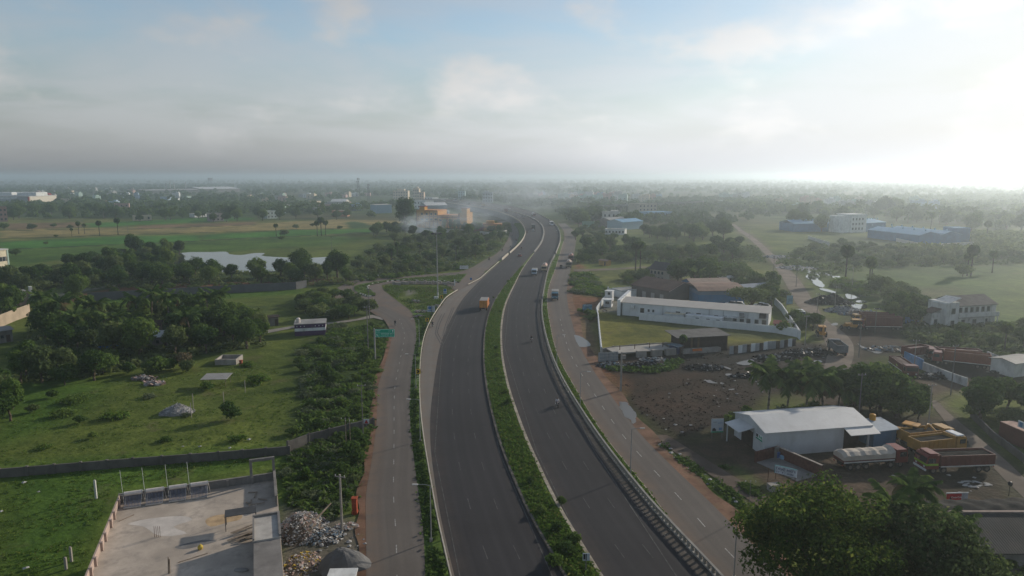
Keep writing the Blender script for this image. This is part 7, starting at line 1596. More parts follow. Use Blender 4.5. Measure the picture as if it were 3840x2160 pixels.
MB().box(0, L_, 0, 60, -.3, 13).build('wall', M('grey_white_cladding', (.36, .38, .40), .7, .06, .1), b_); MB().box(-.3, L_ * .82, -.5, 20, 9.5, 13.2).build('white_band', WHITE, b_); MB().box(-1, L_ + 1, -1.2, 61, 13.2, 14.0).build('roof', OFFW, b_); MB().box(L_ - 1.5, L_ + .3, -.6, 0, -.2, 13).build('red_strip', M('signal_red', (.45, .04, .04), .6), b_); MB().box(L_ + .31, L_ + .6, .5, 60, -.2, 13).build('side_wall', M('cream_sunlit_tone', (.55, .5, .42), .7), b_)  # side wall toward the sun: sunlight put into a paler, warmer colour
for k in (.35, .72): MB().box(L_ * k, L_ * k + 28, 15, 40, 14, 19).build('roof_monitor', WHITE, b_)
o = MB().sphere((0, 0, 12), 8, 5, 3.2, n=10, k=6).tube((-6, 0, -.3), (-6, 0, 11), .5, n=6).tube((6, 0, -.3), (6, 0, 11), .5, n=6).build('red_dome', M('signal_red', (.45, .04, .04), .6), None, G(178, 757)); tag(o, 'bright red rounded canopy beside the large white warehouse', 'canopy')
b_, L_ = site('large_warehouse', (758, 722), (900, 719), 'huge pale-roofed warehouse on the far left plain'); gable_wall(b_, L_, 90, 9, 5, CONCD); gable(b_, L_, 90, 9, 5, 1, SHEETWX)
b_, L_ = site('large_warehouse', (540, 728), (750, 724), 'long low grey warehouse under the far chimneys'); gable_wall(b_, L_, 60, 8, 3, CONCD); gable(b_, L_, 60, 8, 3, 1, SHEETG)
block((-30, 832), (30, 830), 14, 13, paint('brick_flat', (.33, .2, .17)), 'three-storey brick-coloured house at the far left edge', 3, 4); block((500, 828), (570, 826), 10, 4.5, CREAM, 'pale bungalow with a flat projecting roof behind the fields', 1, 3, .2); block((797, 830), (840, 828), 12, 6.5, paint('mauve', (.30, .26, .25)), 'grey-mauve two-storey house behind the fields', 2, 3); block((1002, 820), (1040, 818), 10, 7, paint('pale_mint', (.36, .42, .40)), 'pale mint two-storey house behind the fields', 2, 3); block((430, 790), (485, 789), 14, 8, paint('pink_house', (.42, .28, .25)), 'pink-roofed house with a white side tower in the far trees', 2, 3)
block((730, 815), (780, 812), 8, 3.5, WHITE, 'long low white wall-like house behind the fields', 1, 2, .2); block((1245, 812), (1300, 812), 14, 6, paint('tile_orange', (.40, .2, .12)), 'orange-roofed house in the trees behind the fields', 1, 4, .2)
# villages of small houses
HC = [('white', (.62, .63, .62)), ('cream', (.55, .46, .34)), ('pink', (.5, .34, .3)), ('mint2', (.36, .48, .42)), ('sky', (.34, .44, .54)), ('grey', (.36, .36, .35))]
def village(pts, n, mind, seed, where, grp, hmin=3.5, hmax=9):
 g = random.Random(seed)
 for p in scatter(pts, n, mind, seed):
  nm, c_ = HC[g.randrange(len(HC))]; L_, D, h = g.uniform(8, 17), g.uniform(8, 13), g.uniform(hmin, hmax)
  r_ = empty('house', (p.x, p.y, 0), g.uniform(-.35, .5), 'small flat-roofed %s-walled house %s' % ({'mint2': 'mint', 'sky': 'sky-blue'}.get(nm, nm), where), 'house', grp); w_ = paint(nm, c_)
  flat(r_, L_, D, h, w_, .7); rows = 2 if h > 5.5 else 1
  for i in range(rows):
   for j in range(2): window(r_, L_ * (j + .6) / 2.2, 0, 1 + i * 3.2, 1.3, 1.3)
  if h > 6: MB().box(L_ * .55, L_ * .9, D * .3, D * .8, h + .14, h + 2.6).build('stair_room', w_, r_)
village([(2010, 745), (2180, 740), (2330, 742), (2330, 755), (2180, 758), (2030, 762)], 30, 16, 301, 'in the hazy village beyond the highway curve', 'village beyond the curve', 6, 13)
village([(2350, 745), (2480, 745), (2480, 757), (2350, 757)], 8, 18, 302, 'in the haze right of the village', 'houses right of the village', 5, 11)
village([(100, 720), (400, 716), (700, 745), (700, 790), (300, 780), (100, 770)], 34, 24, 303, 'scattered among the far left trees', 'houses among the far left trees', 4, 10)
village([(900, 735), (1400, 735), (1450, 790), (1200, 800), (950, 800)], 26, 22, 304, 'among trees left of the cream apartments', 'houses left of the cream apartments', 4, 9)
village([(2880, 775), (3100, 765), (3500, 770), (3500, 800), (3100, 795), (2900, 800)], 26, 18, 305, 'in the white haze behind the blue factory', 'houses behind the blue factory', 6, 13)
village([(2700, 745), (2800, 742), (2800, 752), (2700, 755)], 4, 20, 306, 'alone in the pale field under the right haze', 'houses in the pale field', 8, 13)
# towers, chimneys
LAT = M('tower_steel', (.16, .15, .15), .7, .2)
def lattice(p, h, w, label, heads=True):
 r_ = empty('cell_tower', p, .3, label, 'tower'); mb = MB(); n = 9
 for sx in (-1, 1):
  for sy in (-1, 1): mb.tube((sx * w, sy * w, 0), (sx * w * .3, sy * w * .3, h), .22, .14, 5)
 for i in range(n):
  z0, z1 = h * i / n, h * (i + 1) / n; a, b = w * (1 - .7 * i / n), w * (1 - .7 * (i + 1) / n)
  for s in (-1, 1):
   mb.tube((-a, s * a, z0), (b, s * b, z1), .09, n=4); mb.tube((a, s * a, z0), (-b, s * b, z1), .09, n=4); mb.tube((s * a, -a, z0), (s * b, b, z1), .09, n=4)
 mb.build('mast', LAT, r_)
 for k in range(6 if heads else 0):
  a = k * 1.05; MB().box(-.35, .35, -.2, .2, -1.6, 1.6).build('antenna', LAT, r_, (math.cos(a) * w * .75, math.sin(a) * w * .75, h - 2.2 - 5 * (k % 2)), a)
 return r_
lattice(G(1345, 752), 40, 3.0, 'tall cell tower left of the cream apartments'); lattice(G(1383, 756), 30, 2.2, 'shorter dark cell tower beside the tall one'); lattice(G(3836, 775), 41, 3.4, 'hazy lattice tower at the right edge')
for i, (x, y, h) in enumerate(((640, 718, 28), (655, 718, 24), (698, 716, 26), (625, 719, 22), (735, 717, 18))):
 o = MB().tube((0, 0, -.3), (0, 0, h), 1.6, 1.1, 10).tube((0, 0, h), (0, 0, h + 1), 1.4, 1.4, 10).build('chimney', OFFW if i < 3 else CONCD, None, G(x, y)); tag(o, ('tallest pale chimney', 'second pale chimney', 'slim lone chimney right', 'short grey chimney', 'stubby grey chimney right')[i] + ' of the far left works', 'chimney', 'chimneys of the far works')
o = MB().tube((0, 0, 22), (0, 0, 36), 11, 11, 14).build('water_tower', CONCD, None, G(790, 695)); tag(o, 'drum-shaped water tower standing above the far left horizon', 'water tower')
for a in range(6): MB().tube((8 * math.cos(a * 1.047), 8 * math.sin(a * 1.047), -.3), (8 * math.cos(a * 1.047), 8 * math.sin(a * 1.047), 22), 1.0, n=6).build('leg', CONCD, o)
for i, x in enumerate((208, 265, 290, 1048, 1064, 1238)):
 o = MB().tube((0, 0, 0), (0, 0, 62 if i < 3 else 50), 1.4, .8, 6).tube((-3, 0, 40), (3, 0, 40), .5, n=5).build('pylon', LAT, None, G(x, 682)); tag(o, 'thin mast on the left horizon' if i < 3 else 'thin mast on the horizon left of the cell towers', 'mast', 'horizon masts left' if i < 3 else 'horizon masts centre')
# ================================================================== ROADSIDE FURNITURE
BARW = M('whitewashed_concrete', (.43, .39, .32), .85, .15, .6, (.25, .22, .18), .5); BARG = M('grey_barrier_concrete', (.26, .245, .22), .9, .2, .6, (.12, .11, .10), .5)
def barrier(name, f, p0, p1, n, prof, mat, label, high=True, cat='barrier'):
 """profile [(across, up)] swept along a photo outline"""
 ps = pyrange(p0, p1, n); P = [(GH if high else G)(float(f(p)), p) for p in ps]; k = len(prof); v, fc = [], []
 for i, p in enumerate(P):
  t = (P[min(i + 1, n - 1)] - P[max(i - 1, 0)]); t.z = 0; t.normalize(); nn = Vector((t.y, -t.x, 0))
  v += [p + nn * a + Vector((0, 0, b)) for a, b in prof]
  if i:
   for j in range(k): fc.append(((i - 1) * k + j, (i - 1) * k + (j + 1) % k, i * k + (j + 1) % k, i * k + j))
 fc += [tuple(range(k)), tuple(range((n - 1) * k + k - 1, (n - 1) * k - 1, -1))]
 me = bpy.data.meshes.new(name); me.from_pydata(v, [], fc); me.materials.append(mat); me.update()
 return tag(link(name, me), label, cat), P
JER = [(-.28, -.1), (.28, -.1), (.2, .25), (.11, .85), (-.11, .85), (-.2, .25)]
RAIL = [(-.05, .52), (.05, .5), (.07, .62), (.05, .8), (-.05, .82)]
def guard(name, f, p0, p1, n, label, step=3.0, mat=None, post=None, h=.8, high=True):
 """rail on separate posts"""
 o, P = barrier('rail', f, p0, p1, n, [(-.07, h - .3), (.07, h - .3), (.10, h - .15), (.07, h), (-.07, h)], mat or BARW, None, high, None)
 for k in ('label', 'category'):
  if k in o: del o[k]
 root = empty(name, P[0], 0, label, 'guard rail'); o.parent = root; o.matrix_parent_inverse = Matrix.Translation(-P[0]); o.name = 'rail'
 pm = MB().box(-.09, .09, -.09, .09, -.2, h - .04).mesh('post', post or mat or BARW); acc = step
 for i in range(1, len(P)):
  acc += (P[i] - P[i - 1]).length
  if acc >= step:
   acc = 0; t = P[i] - P[i - 1]; link('post', pm, root, P[i] - P[0], math.atan2(t.y, t.x))
 return root
guard('guard_rail', off(E['lc_l'], -3, 0), 2600, 1093, 420, 'cream crash barrier along the left edge of the highway up to the junction', 2.6, BARW, BARG)
lbf = lambda p: E['lc_l'](p)
guard('guard_rail', lbf, 1072, 985, 60, 'white crash barrier on the highway just past the junction', 2.6, BARW, BARG)
barrier('concrete_parapet', lbf, 976, 955, 14, [(-.2, -.1), (.2, -.1), (.14, 1.15), (-.14, 1.15)], BARW, 'short high concrete parapet past the junction barrier')
barrier('concrete_parapet', lbf, 950, 748, 120, JER, BARW, 'pale concrete parapet along the left of the far highway curve')
barrier('median_barrier', inl(E['lc_r'], E['rc_l'], .5), 948, 748, 120, [(-.45, -.1), (.45, -.1), (.4, .75), (-.4, .75)], BARG, 'grey concrete median barrier on the far highway curve')
barrier('concrete_parapet', E['rb'], 952, 748, 120, JER, BARG, 'dark concrete parapet along the right of the far highway curve')
# right parapet: low planter wall with balusters and a top rail
ps = pyrange(2600, 960, 620); P_ = [GH(float(E['rb'](p)), p) for p in ps]; RP = empty('baluster_railing', P_[0], 0, 'weathered concrete baluster railing along the right edge of the highway', 'railing')
o, _ = barrier('top_rail', E['rb'], 2600, 960, 300, [(-.14, .86), (.14, .86), (.14, 1.02), (-.14, 1.02)], BARG, None, True, None)
o.parent = RP; o.matrix_parent_inverse = Matrix.Translation(-P_[0])
o, _ = barrier('plinth', E['rb'], 2600, 960, 300, [(-.2, -.1), (.2, -.1), (.2, .28), (-.2, .28)], BARG, None, True, None); o.parent = RP; o.matrix_parent_inverse = Matrix.Translation(-P_[0])
bm_ = MB().box(-.1, .1, -.16, .16, .28, .86).box(-.16, .16, -.18, .18, .28, .4).mesh('baluster', M('pale_baluster', (.30, .275, .23), .9, .2)); acc = 9; cnt = 0
for i in range(1, len(P_)):
 acc += (P_[i] - P_[i - 1]).length
 if acc >= (.85 if P_[i].y < 130 else 1.8) and cnt < 190:
  acc = 0; cnt += 1; t = P_[i] - P_[i - 1]; link('baluster', bm_, RP, P_[i] - P_[0], math.atan2(t.y, t.x))

GALV = M('galvanised_pole', (.30, .30, .29), .55, .12, 1.0, metal=.3)
def lamp(px, py, h, arm, label, grp):
 p = G(px, py); r_ = empty('street_lamp', p, 0, label, 'street lamp', grp)
 MB().tube((0, 0, -.2), (0, 0, h), .085, .05, 8).build('pole', GALV, r_); MB().box(-.18, .18, -.18, .18, -.15, .35).build('base', CONC, r_)
 a = MB().path([Vector((0, 0, h)), Vector((arm * .4, 0, h + .12)), Vector((arm, 0, h + .15))], .04, .03, 6).build('arm', GALV, r_)
 MB().rbox(-.12, .12, -.35, .35, -.05, .06, .03).build('lamp_head', OFFW, a, (arm * 1.15, 0, h + .14), R(90))
 return r_
for i, (x, y) in enumerate(((1617, 2030), (1576, 1655), (1560, 1455), (1573, 1300))):
 lamp(x, y, 6.9, -1.5, 'slim street lamp in the grass strip left of the white barrier, ' + ('nearest', 'second', 'third', 'fourth')[i] + ' from the bottom', 'street lamps on the left strip')
for i, (x, y) in enumerate(((2752, 2170), (2364, 1786), (2175, 1535), (2088, 1372))):
 lamp(x, y, 7.0, 1.3, 'slim street lamp in the verge left of the right service road, ' + ('nearest', 'second', 'third', 'fourth')[i] + ' from the bottom', 'street lamps on the right verge')
# high mast
r_ = empty('high_mast_light', G(1642, 1113), 0, 'tall high-mast floodlight on the junction green', 'floodlight mast'); MB().tube((0, 0, -.2), (-.1, 0, 23.6), .24, .11, 10).build('mast', GALV, r_); MB().tube((0, 0, -.2), (0, 0, 1.6), .34, .28, 10).build('base', OFFW, r_)
ring = MB()
for k in range(16):
 a, b = k * math.pi / 8, (k + 1) * math.pi / 8; ring.tube((1.15 * math.cos(a) - .1, 1.15 * math.sin(a), 22.6), (1.15 * math.cos(b) - .1, 1.15 * math.sin(b), 22.6), .05, n=5)
for k in range(4): ring.tube((-.1, 0, 22.6), (1.15 * math.cos(k * 1.571) - .1, 1.15 * math.sin(k * 1.571), 22.6), .04, n=5)
ring.build('lantern_ring', GALV, r_); fl_ = MB().rbox(-.3, .3, -.22, .22, -.2, .2, .05).mesh('floodlight', DKM)
for k in range(8): link('floodlight', fl_, r_, (1.6 * math.cos(k * .785) - .1, 1.6 * math.sin(k * .785), 22.35), k * .785)
# utility poles and wires
WIRE = M('black_wire', (.03, .03, .03), .6)
def upole(px, py, h, label, cross=2, r=.16, mat=None, grp=None):
 p = G(px, py); r_ = empty('utility_pole', p, TR.uniform(-.3, .3), label, 'utility pole', grp); MB().tube((0, 0, -.3), (0, 0, h), r, r * .7, 8).build('pole', mat or CONC, r_)
 for k in range(cross): MB().box(-.7, .7, -.05, .05, h - .35 - k * .7, h - .25 - k * .7).build('crossarm', LAT, r_)
 for s in (-.6, 0, .6): MB().tube((s, 0, h - .25), (s, 0, h - .05), .05, n=6).build('insulator', OFFW, r_)
 return p + Vector((0, 0, h - .1))
def wire(a, b, sag, label):
 pts = [a.lerp(b, t / 12) - Vector((0, 0, sag * 4 * (t / 12) * (1 - t / 12))) for t in range(13)]
 o = MB().path([q - a for q in pts], .018, .018, 4).build('cable', WIRE, None, a); tag(o, label, 'cable')
upole(2328, 1465, 7.9, 'stout concrete pole on the red earth beside the right service road', 0, .24); upole(1283, 1992, 7.2, 'concrete pole standing in the rubbish beside the left service road', 1, .17)
u1 = upole(1382, 1345, 12.5, 'dark utility pole left of the green sign', 2, .13, LAT); u2 = upole(1386, 1120 + 80, 9.5, 'utility pole at the end of the traffic island', 2, .13, LAT); u3 = upole(1362, 1640, 9, 'thin pole in the thorny brush by the wall', 1, .08, LAT); upole(1316, 1715, 6, 'leaning thin pole in the thorny brush', 0, .06, PLK); upole(1300, 1712, 6.2, 'second thin pole in the thorny brush', 0, .06, PLK)
wire(u1, u2, .8, 'thin cable between the two utility poles left of the sign'); wire(u3, u1, .8, 'thin cable running up the left service road')
for i, (x, y, h) in enumerate(((3062, 1200, 8), (3220, 1340, 8), (3018, 1300, 8), (3565, 1480, 10), (3478, 1625, 8.5), (3218, 1590, 9), (3130, 1160, 7.5), (2945, 1185, 7.5), (3425, 1400, 7.5), (2985, 1075, 8.5), (3195, 1080, 8), (2900, 1030, 8), (2810, 900, 8), (3280, 1250, 7))):
 upole(x, y, h, ('utility pole beside the white minibus', 'utility pole right of the yellow tipper', 'utility pole at the corner of the lawn fence', 'tall pole by the dark trees right of the compound', 'pole behind the yellow tippers', 'pole behind the white shed roof', 'pole at the coal mound', 'pole beside the light-blue screen', 'pole at the blue painted wall', 'pole beside the canal water', 'pole standing in the canal', 'pole where the scrap meets the lane', 'pole at the far end of the dirt lane', 'pole beside the red lorries by the canal')[i], 1, .11, LAT if i % 2 else CONC)
for i, (x, y) in enumerate(((2197, 922), (2186, 930), (2204, 928), (1788, 955), (1709, 990), (1244, 950), (480, 875), (2168, 795))): upole(x, y, 9, 'thin pole in the thicket right of the highway' if i < 3 else ('thin pole in the thicket behind the junction' if i < 5 else ('thin pole in the meadow right of the pond', 'thin pole among the striped fields', 'thin tall mast in the haze right of the far curve')[i - 5]), 1, .1, LAT, 'poles right of the highway' if i < 3 else ('poles behind the junction' if i < 5 else None))
upole(2808, 1930, 4.6, 'thin dark post in the weeds by the wet track', 0, .04, LAT)
for i, (x, y, h) in enumerate(((361, 1866, 2.4), (268, 2100, 1.5), (725, 1528, 2.6), (840, 1520, 2.6), (718, 1565, 2.6), (920, 1470, 2.4), (248, 2130, 1.2))):
 o = MB().box(-.12, .12, -.1, .1, -.2, h).box(-.09, .09, -.07, .07, h, h + .08).build('stone_post', OFFW if i == 0 else CONC, None, G(x, y)); tag(o, ('white marker post on the grass left of the flat roof', 'leaning post stub at the left of the flat roof', 'thin fence post right of the stone heap', 'fence post left of the dark bush', 'thin fence post by the stone heap', 'fence post near the open shelter', 'small stake in the grass at the bottom left')[i], 'post')
 if i in (2, 3, 4, 5): o.scale = (.4, .4, 1)
# signs
GRN = M('sign_board_green', (.006, .33, .2), .55, .06); GRW = M('sign_pale_green', (.4, .7, .58), .6, .08)
s_ = empty('direction_sign', G(1407, 1347), R(3), 'green overhead direction sign on a cantilever post by the left service road', 'road sign')
MB().tube((0, 0, -.2), (0, 0, 7.3), .2, .16, 10).build('post', GALV, s_); MB().tube((0, 0, 6.7), (4.6, 0, 6.7), .07, n=6).tube((0, 0, 5.9), (4.6, 0, 5.9), .07, n=6).build('arm', GALV, s_)
bd = MB().box(.25, 4.65, -.16, -.1, 5.3, 7.15).build('board', GRN, s_)
bw_ = MB().box(.25, 4.65, -.18, -.161, 5.3, 5.38).box(.25, 4.65, -.18, -.161, 7.07, 7.15).box(.25, .33, -.18, -.161, 5.38, 7.07).box(4.57, 4.65, -.18, -.161, 5.38, 7.07).box(.33, 4.57, -.18, -.161, 6.24, 6.3).build('border', GRW, bd)
SW = M('sign_white_letters', (.75, .85, .8), .6)
strokes(bd, .45, 6.75, 1.05, .22, 21, SW, y=-.165, n=6); strokes(bd, .45, 6.4, .9, .18, 22, GRW, y=-.165, n=6); strokes(bd, 3.2, 6.62, .7, .2, 23, GRW, y=-.165, n=5); strokes(bd, 1.6, 5.9, 1.8, .24, 24, SW, y=-.165, n=11); strokes(bd, 3.6, 5.9, .85, .24, 25, SW, y=-.165, n=6); strokes(bd, 1.6, 5.5, 1.8, .2, 26, GRW, y=-.165, n=11); strokes(bd, 3.6, 5.5, .85, .2, 27, GRW, y=-.165, n=5); strokes(bd, .98, 5.68, .48, .2, 28, GRW, y=-.165, n=3)
MB().box(4.2, 4.32, -.18, -.161, 6.4, 6.75).prism([(4.05, 6.72), (4.47, 6.72), (4.26, 6.98)], -.18, -.161, axis='y').build('arrow', SW, bd); MB().prism([(.42, 5.85), (.62, 6.02), (.62, 5.92), (.8, 5.86), (.9, 5.5), (.78, 5.5), (.72, 5.78), (.62, 5.8), (.62, 5.68)], -.18, -.161, axis='y').build('arrow', SW, bd)
def sign(px, py, w, h, z, mat, label, rz=0.0, posts=2, back=None, detail=None, name='road_sign', cat='road sign'):
 r_ = empty(name, G(px, py), rz, label, cat); b = MB().box(-w / 2, w / 2, -.04, .02, z, z + h).build('board', mat, r_)
 for i in range(posts): x = 0 if posts == 1 else (-.4 + .8 * i) * w; MB().tube((x, .06, -.2), (x, .06, z + h * .8), .05, n=6).build('post', LAT, r_)
 if detail: detail(b)
 return r_
SGW = M('pale_sign_face', (.42, .45, .47), .6, .1); CHY = M('chevron_yellow', (.55, .36, .03), .6); BLU2 = M('sign_blue', (.04, .14, .34), .6)
def ring_detail(b): MB().tube((0, -.06, 2.3), (0, -.045, 2.3), .5, n=14).build('emblem', BLU2, b); MB().box(-.6, .6, -.06, -.041, 1.25, 1.55).build('caption', M('caption_blue', (.15, .25, .4), .7), b)
sign(1612, 1182, 1.45, 1.9, 1.0, SGW, 'left one of two grey notice boards at the white barrier', detail=ring_detail); sign(1624, 1182, 1.25, 1.9, 1.0, SGW, 'right one of two grey notice boards at the white barrier')
sign(1669, 1112, 1.1, 1.7, 1.0, SGW, 'single grey notice board near the tip of the junction green', detail=ring_detail, posts=1)
def chev(b): MB().prism([(-.3, 1.9), (.1, 1.9), (.35, 2.25), (.1, 2.6), (-.3, 2.6), (-.05, 2.25)], -.055, -.041, axis='y').build('chevron', B_B, b)
for i, (x, y) in enumerate(((1602, 1228), (1656, 1138), (1568, 1432))):
 r_ = sign(x, y, 1.0, 1.0, 1.75, CHY, ('yellow chevron sign behind the barrier below the notice boards', 'yellow chevron sign beside the floodlight mast', 'yellow chevron sign beside the lamp on the left strip')[i], posts=1, detail=chev)
 for k in range(3): MB().tube((0, .06, .1 + k * .5), (0, .06, .35 + k * .5), .065, n=6).build('white_band', WHITE, r_)
sign(1766, 1063, .8, .9, 1.4, BLU2, 'small blue sign at the tip of the far verge', posts=1); sign(1375, 1612, .9, .8, 1.1, SGW, 'triangular warning sign board in the weeds beside the left road', posts=1, detail=lambda b: MB().prism([(-.35, 1.15), (.35, 1.15), (0, 1.8)], -.055, -.041, axis='y').build('triangle', M('sign_red', (.4, .04, .04)), b))
sign(2197, 2152, .75, .85, 1.55, SGW, 'small black-and-white sign on the near median', posts=1, detail=lambda b: MB().box(-.05, .05, -.055, -.041, 1.6, 2.35).box(-.3, -.1, -.055, -.041, 1.7, 2.3).build('black_mark', B_B, b))
for i, (x, w_) in enumerate(((1728, .9), (1738, 1.2), (1750, 1.5))): sign(x, 1022, w_, 1.5, 1.6, WHITE, ('narrow white torn poster board at the junction fork', 'middle white poster board at the junction fork', 'widest white poster board at the junction fork')[i], R(8), detail=lambda b: strokes(b, -.3, 2.2, .6, .3, 31, B_G, y=-.041, n=3), name='poster_board', cat='poster board')
sign(1705, 1072, .4, 2.4, .1, WHITE, 'white upright marker at the inner corner of the loop lane', posts=1, name='marker_post', cat='marker')
BB1 = M('billboard_blue_print', (.10, .22, .30), .6, .5, .8, (.4, .5, .55), .6)
sign(2202, 1174, 3.0, 1.7, 1.0, BB1, 'blue photographic billboard beside the right service road', R(2), name='billboard', cat='billboard', detail=lambda b: strokes(b, -1.2, 2.2, 1.6, .25, 41, WHITE, y=-.041, n=7))
def adv(b):
 MB().box(-1.0, 1.0, -.06, -.041, .95, 1.15).build('green_foot', M('sign_green', (.02, .26, .14), .6), b); strokes(b, -.7, 2.6, .7, .2, 42, B_G, y=-.041, n=4); strokes(b, .1, 2.4, .7, .25, 43, M('caption_blue', (.15, .25, .4), .7), y=-.041, n=4)
 MB().box(.25, .75, -.06, -.041, 1.3, 1.75).build('blue_print', M('caption_blue', (.15, .25, .4), .7), b); MB().prism([(-.85, 1.2), (-.2, 1.2), (-.25, 1.5), (-.5, 1.75), (-.8, 1.6)], -.06, -.041, axis='y').build('dark_print', B_B, b)
sign(2688, 1642, 2.05, 2.3, .95, SGW, 'white advertising board with a green foot near the white shed', R(4), name='billboard', cat='billboard', detail=adv)
o = MB().tube((0, 0, -.1), (0, 0, 1.5), .04, n=6).sphere((0, 0, 1.65), .3, .3, .34, n=8, k=6).build('scarecrow_post', B_B, None, G(3783, 1858)); tag(o, 'dark round-headed post in the yard at the right edge', 'post')
blkw = MB().rbox(-.35, .35, -.3, .3, -.1, 1.0, .05).mesh('bollard', WHITE)
for i, (x, y) in enumerate(((1631, 1122), (1640, 1122))): tag(link('bollard', blkw, None, G(x, y)), ('left', 'right')[i] + ' white block at the foot of the floodlight mast', 'block')
# litter
LIT = [MB().add([(-.3, -.2, .02), (.25, -.25, .05), (.32, .2, .03), (0, .3, .12), (-.28, .18, .04), (0, 0, .16)], [(0, 1, 5), (1, 2, 5), (2, 3, 5), (3, 4, 5), (4, 0, 5)]).mesh('litter', m_) for m_ in (B_W, B_W, B_G)]
for k, (pts, n) in enumerate((([(2450, 1655), (2520, 1680), (2830, 1900), (2800, 1930), (2600, 1780)], 26), ([(2380, 1600), (2560, 1640), (2900, 1460), (2900, 1400), (2560, 1420)], 24), ([(2900, 1340), (3100, 1340), (3150, 1400), (2900, 1470)], 18), ([(3300, 1780), (3650, 1780), (3700, 1880), (3350, 1840)], 10), ([(0, 1780), (400, 1850), (300, 2150), (0, 2150)], 4), ([(600, 1680), (1000, 1640), (1050, 1660), (700, 1720)], 4), ([(1180, 1980), (1380, 1990), (1380, 2100), (1180, 2080)], 20))):
 for i, p in enumerate(scatter(pts, n, .8, 400 + k)):
  p.z = .0; o = link('litter', LIT[i % 3], None, p, i * 1.3, TR.uniform(.4, 1.2)); tag(o, 'scrap of pale litter ' + ('in the weeds by the wet track', 'on the muddy yard', 'on the black yard below the fence', 'on the lorry yard', 'on the grass left of the flat roof', 'on the pasture by the low wall', 'around the sand heap')[k], 'litter', 'litter %s' % ('wet track', 'muddy yard', 'black yard', 'lorry yard', 'bottom left grass', 'low wall', 'sand heap')[k])

# ================================================================== VEHICLES
TYRE = M('tyre_rubber', (.022, .021, .02), .9, .2); RIM = M('dusty_rim', (.14, .12, .1), .7); GLS = glossy('vehicle_glass', (.02, .024, .028), .06, .7); CHAS = M('chassis_black', (.03, .028, .027), .8); LMPR = M('red_lamp', (.25, .02, .015), .4); LMPW = glossy('headlamp', (.5, .5, .48), .2)
_WM = {}
def wheel(parent, x, y, r, w):
 k = (round(r, 2), round(w, 2))
 if k not in _WM: _WM[k] = (MB().tube((-w / 2, 0, 0), (w / 2, 0, 0), r, n=16).mesh('wheel', TYRE), MB().tube((-w / 2 - .02, 0, 0), (w / 2 + .02, 0, 0), r * .55, n=12).mesh('rim', RIM))
 o = link('wheel', _WM[k][0], parent, (x, y, r)); link('rim', _WM[k][1], o); return o
_VP = {}
def vpaint(name, col, rough=.45): return glossy('vehicle_paint_' + name, col, rough, .25)
def place(name, px, py, head, label, cat, high=False, z=.08, group=None):
 p = GH(px, py) if high else G(px, py); p.z += z
 return empty(name, p, head, label, cat, group)
def road_dir(a, b, py, away=True, high=True):
 f = inl(E[a], E[b], .5); g = GH if high else G; d = g(float(f(py - 4)), py - 4) - g(float(f(py + 4)), py + 4)
 if not away: d = -d
 return math.atan2(-d.x, d.y)          # local +y is forward
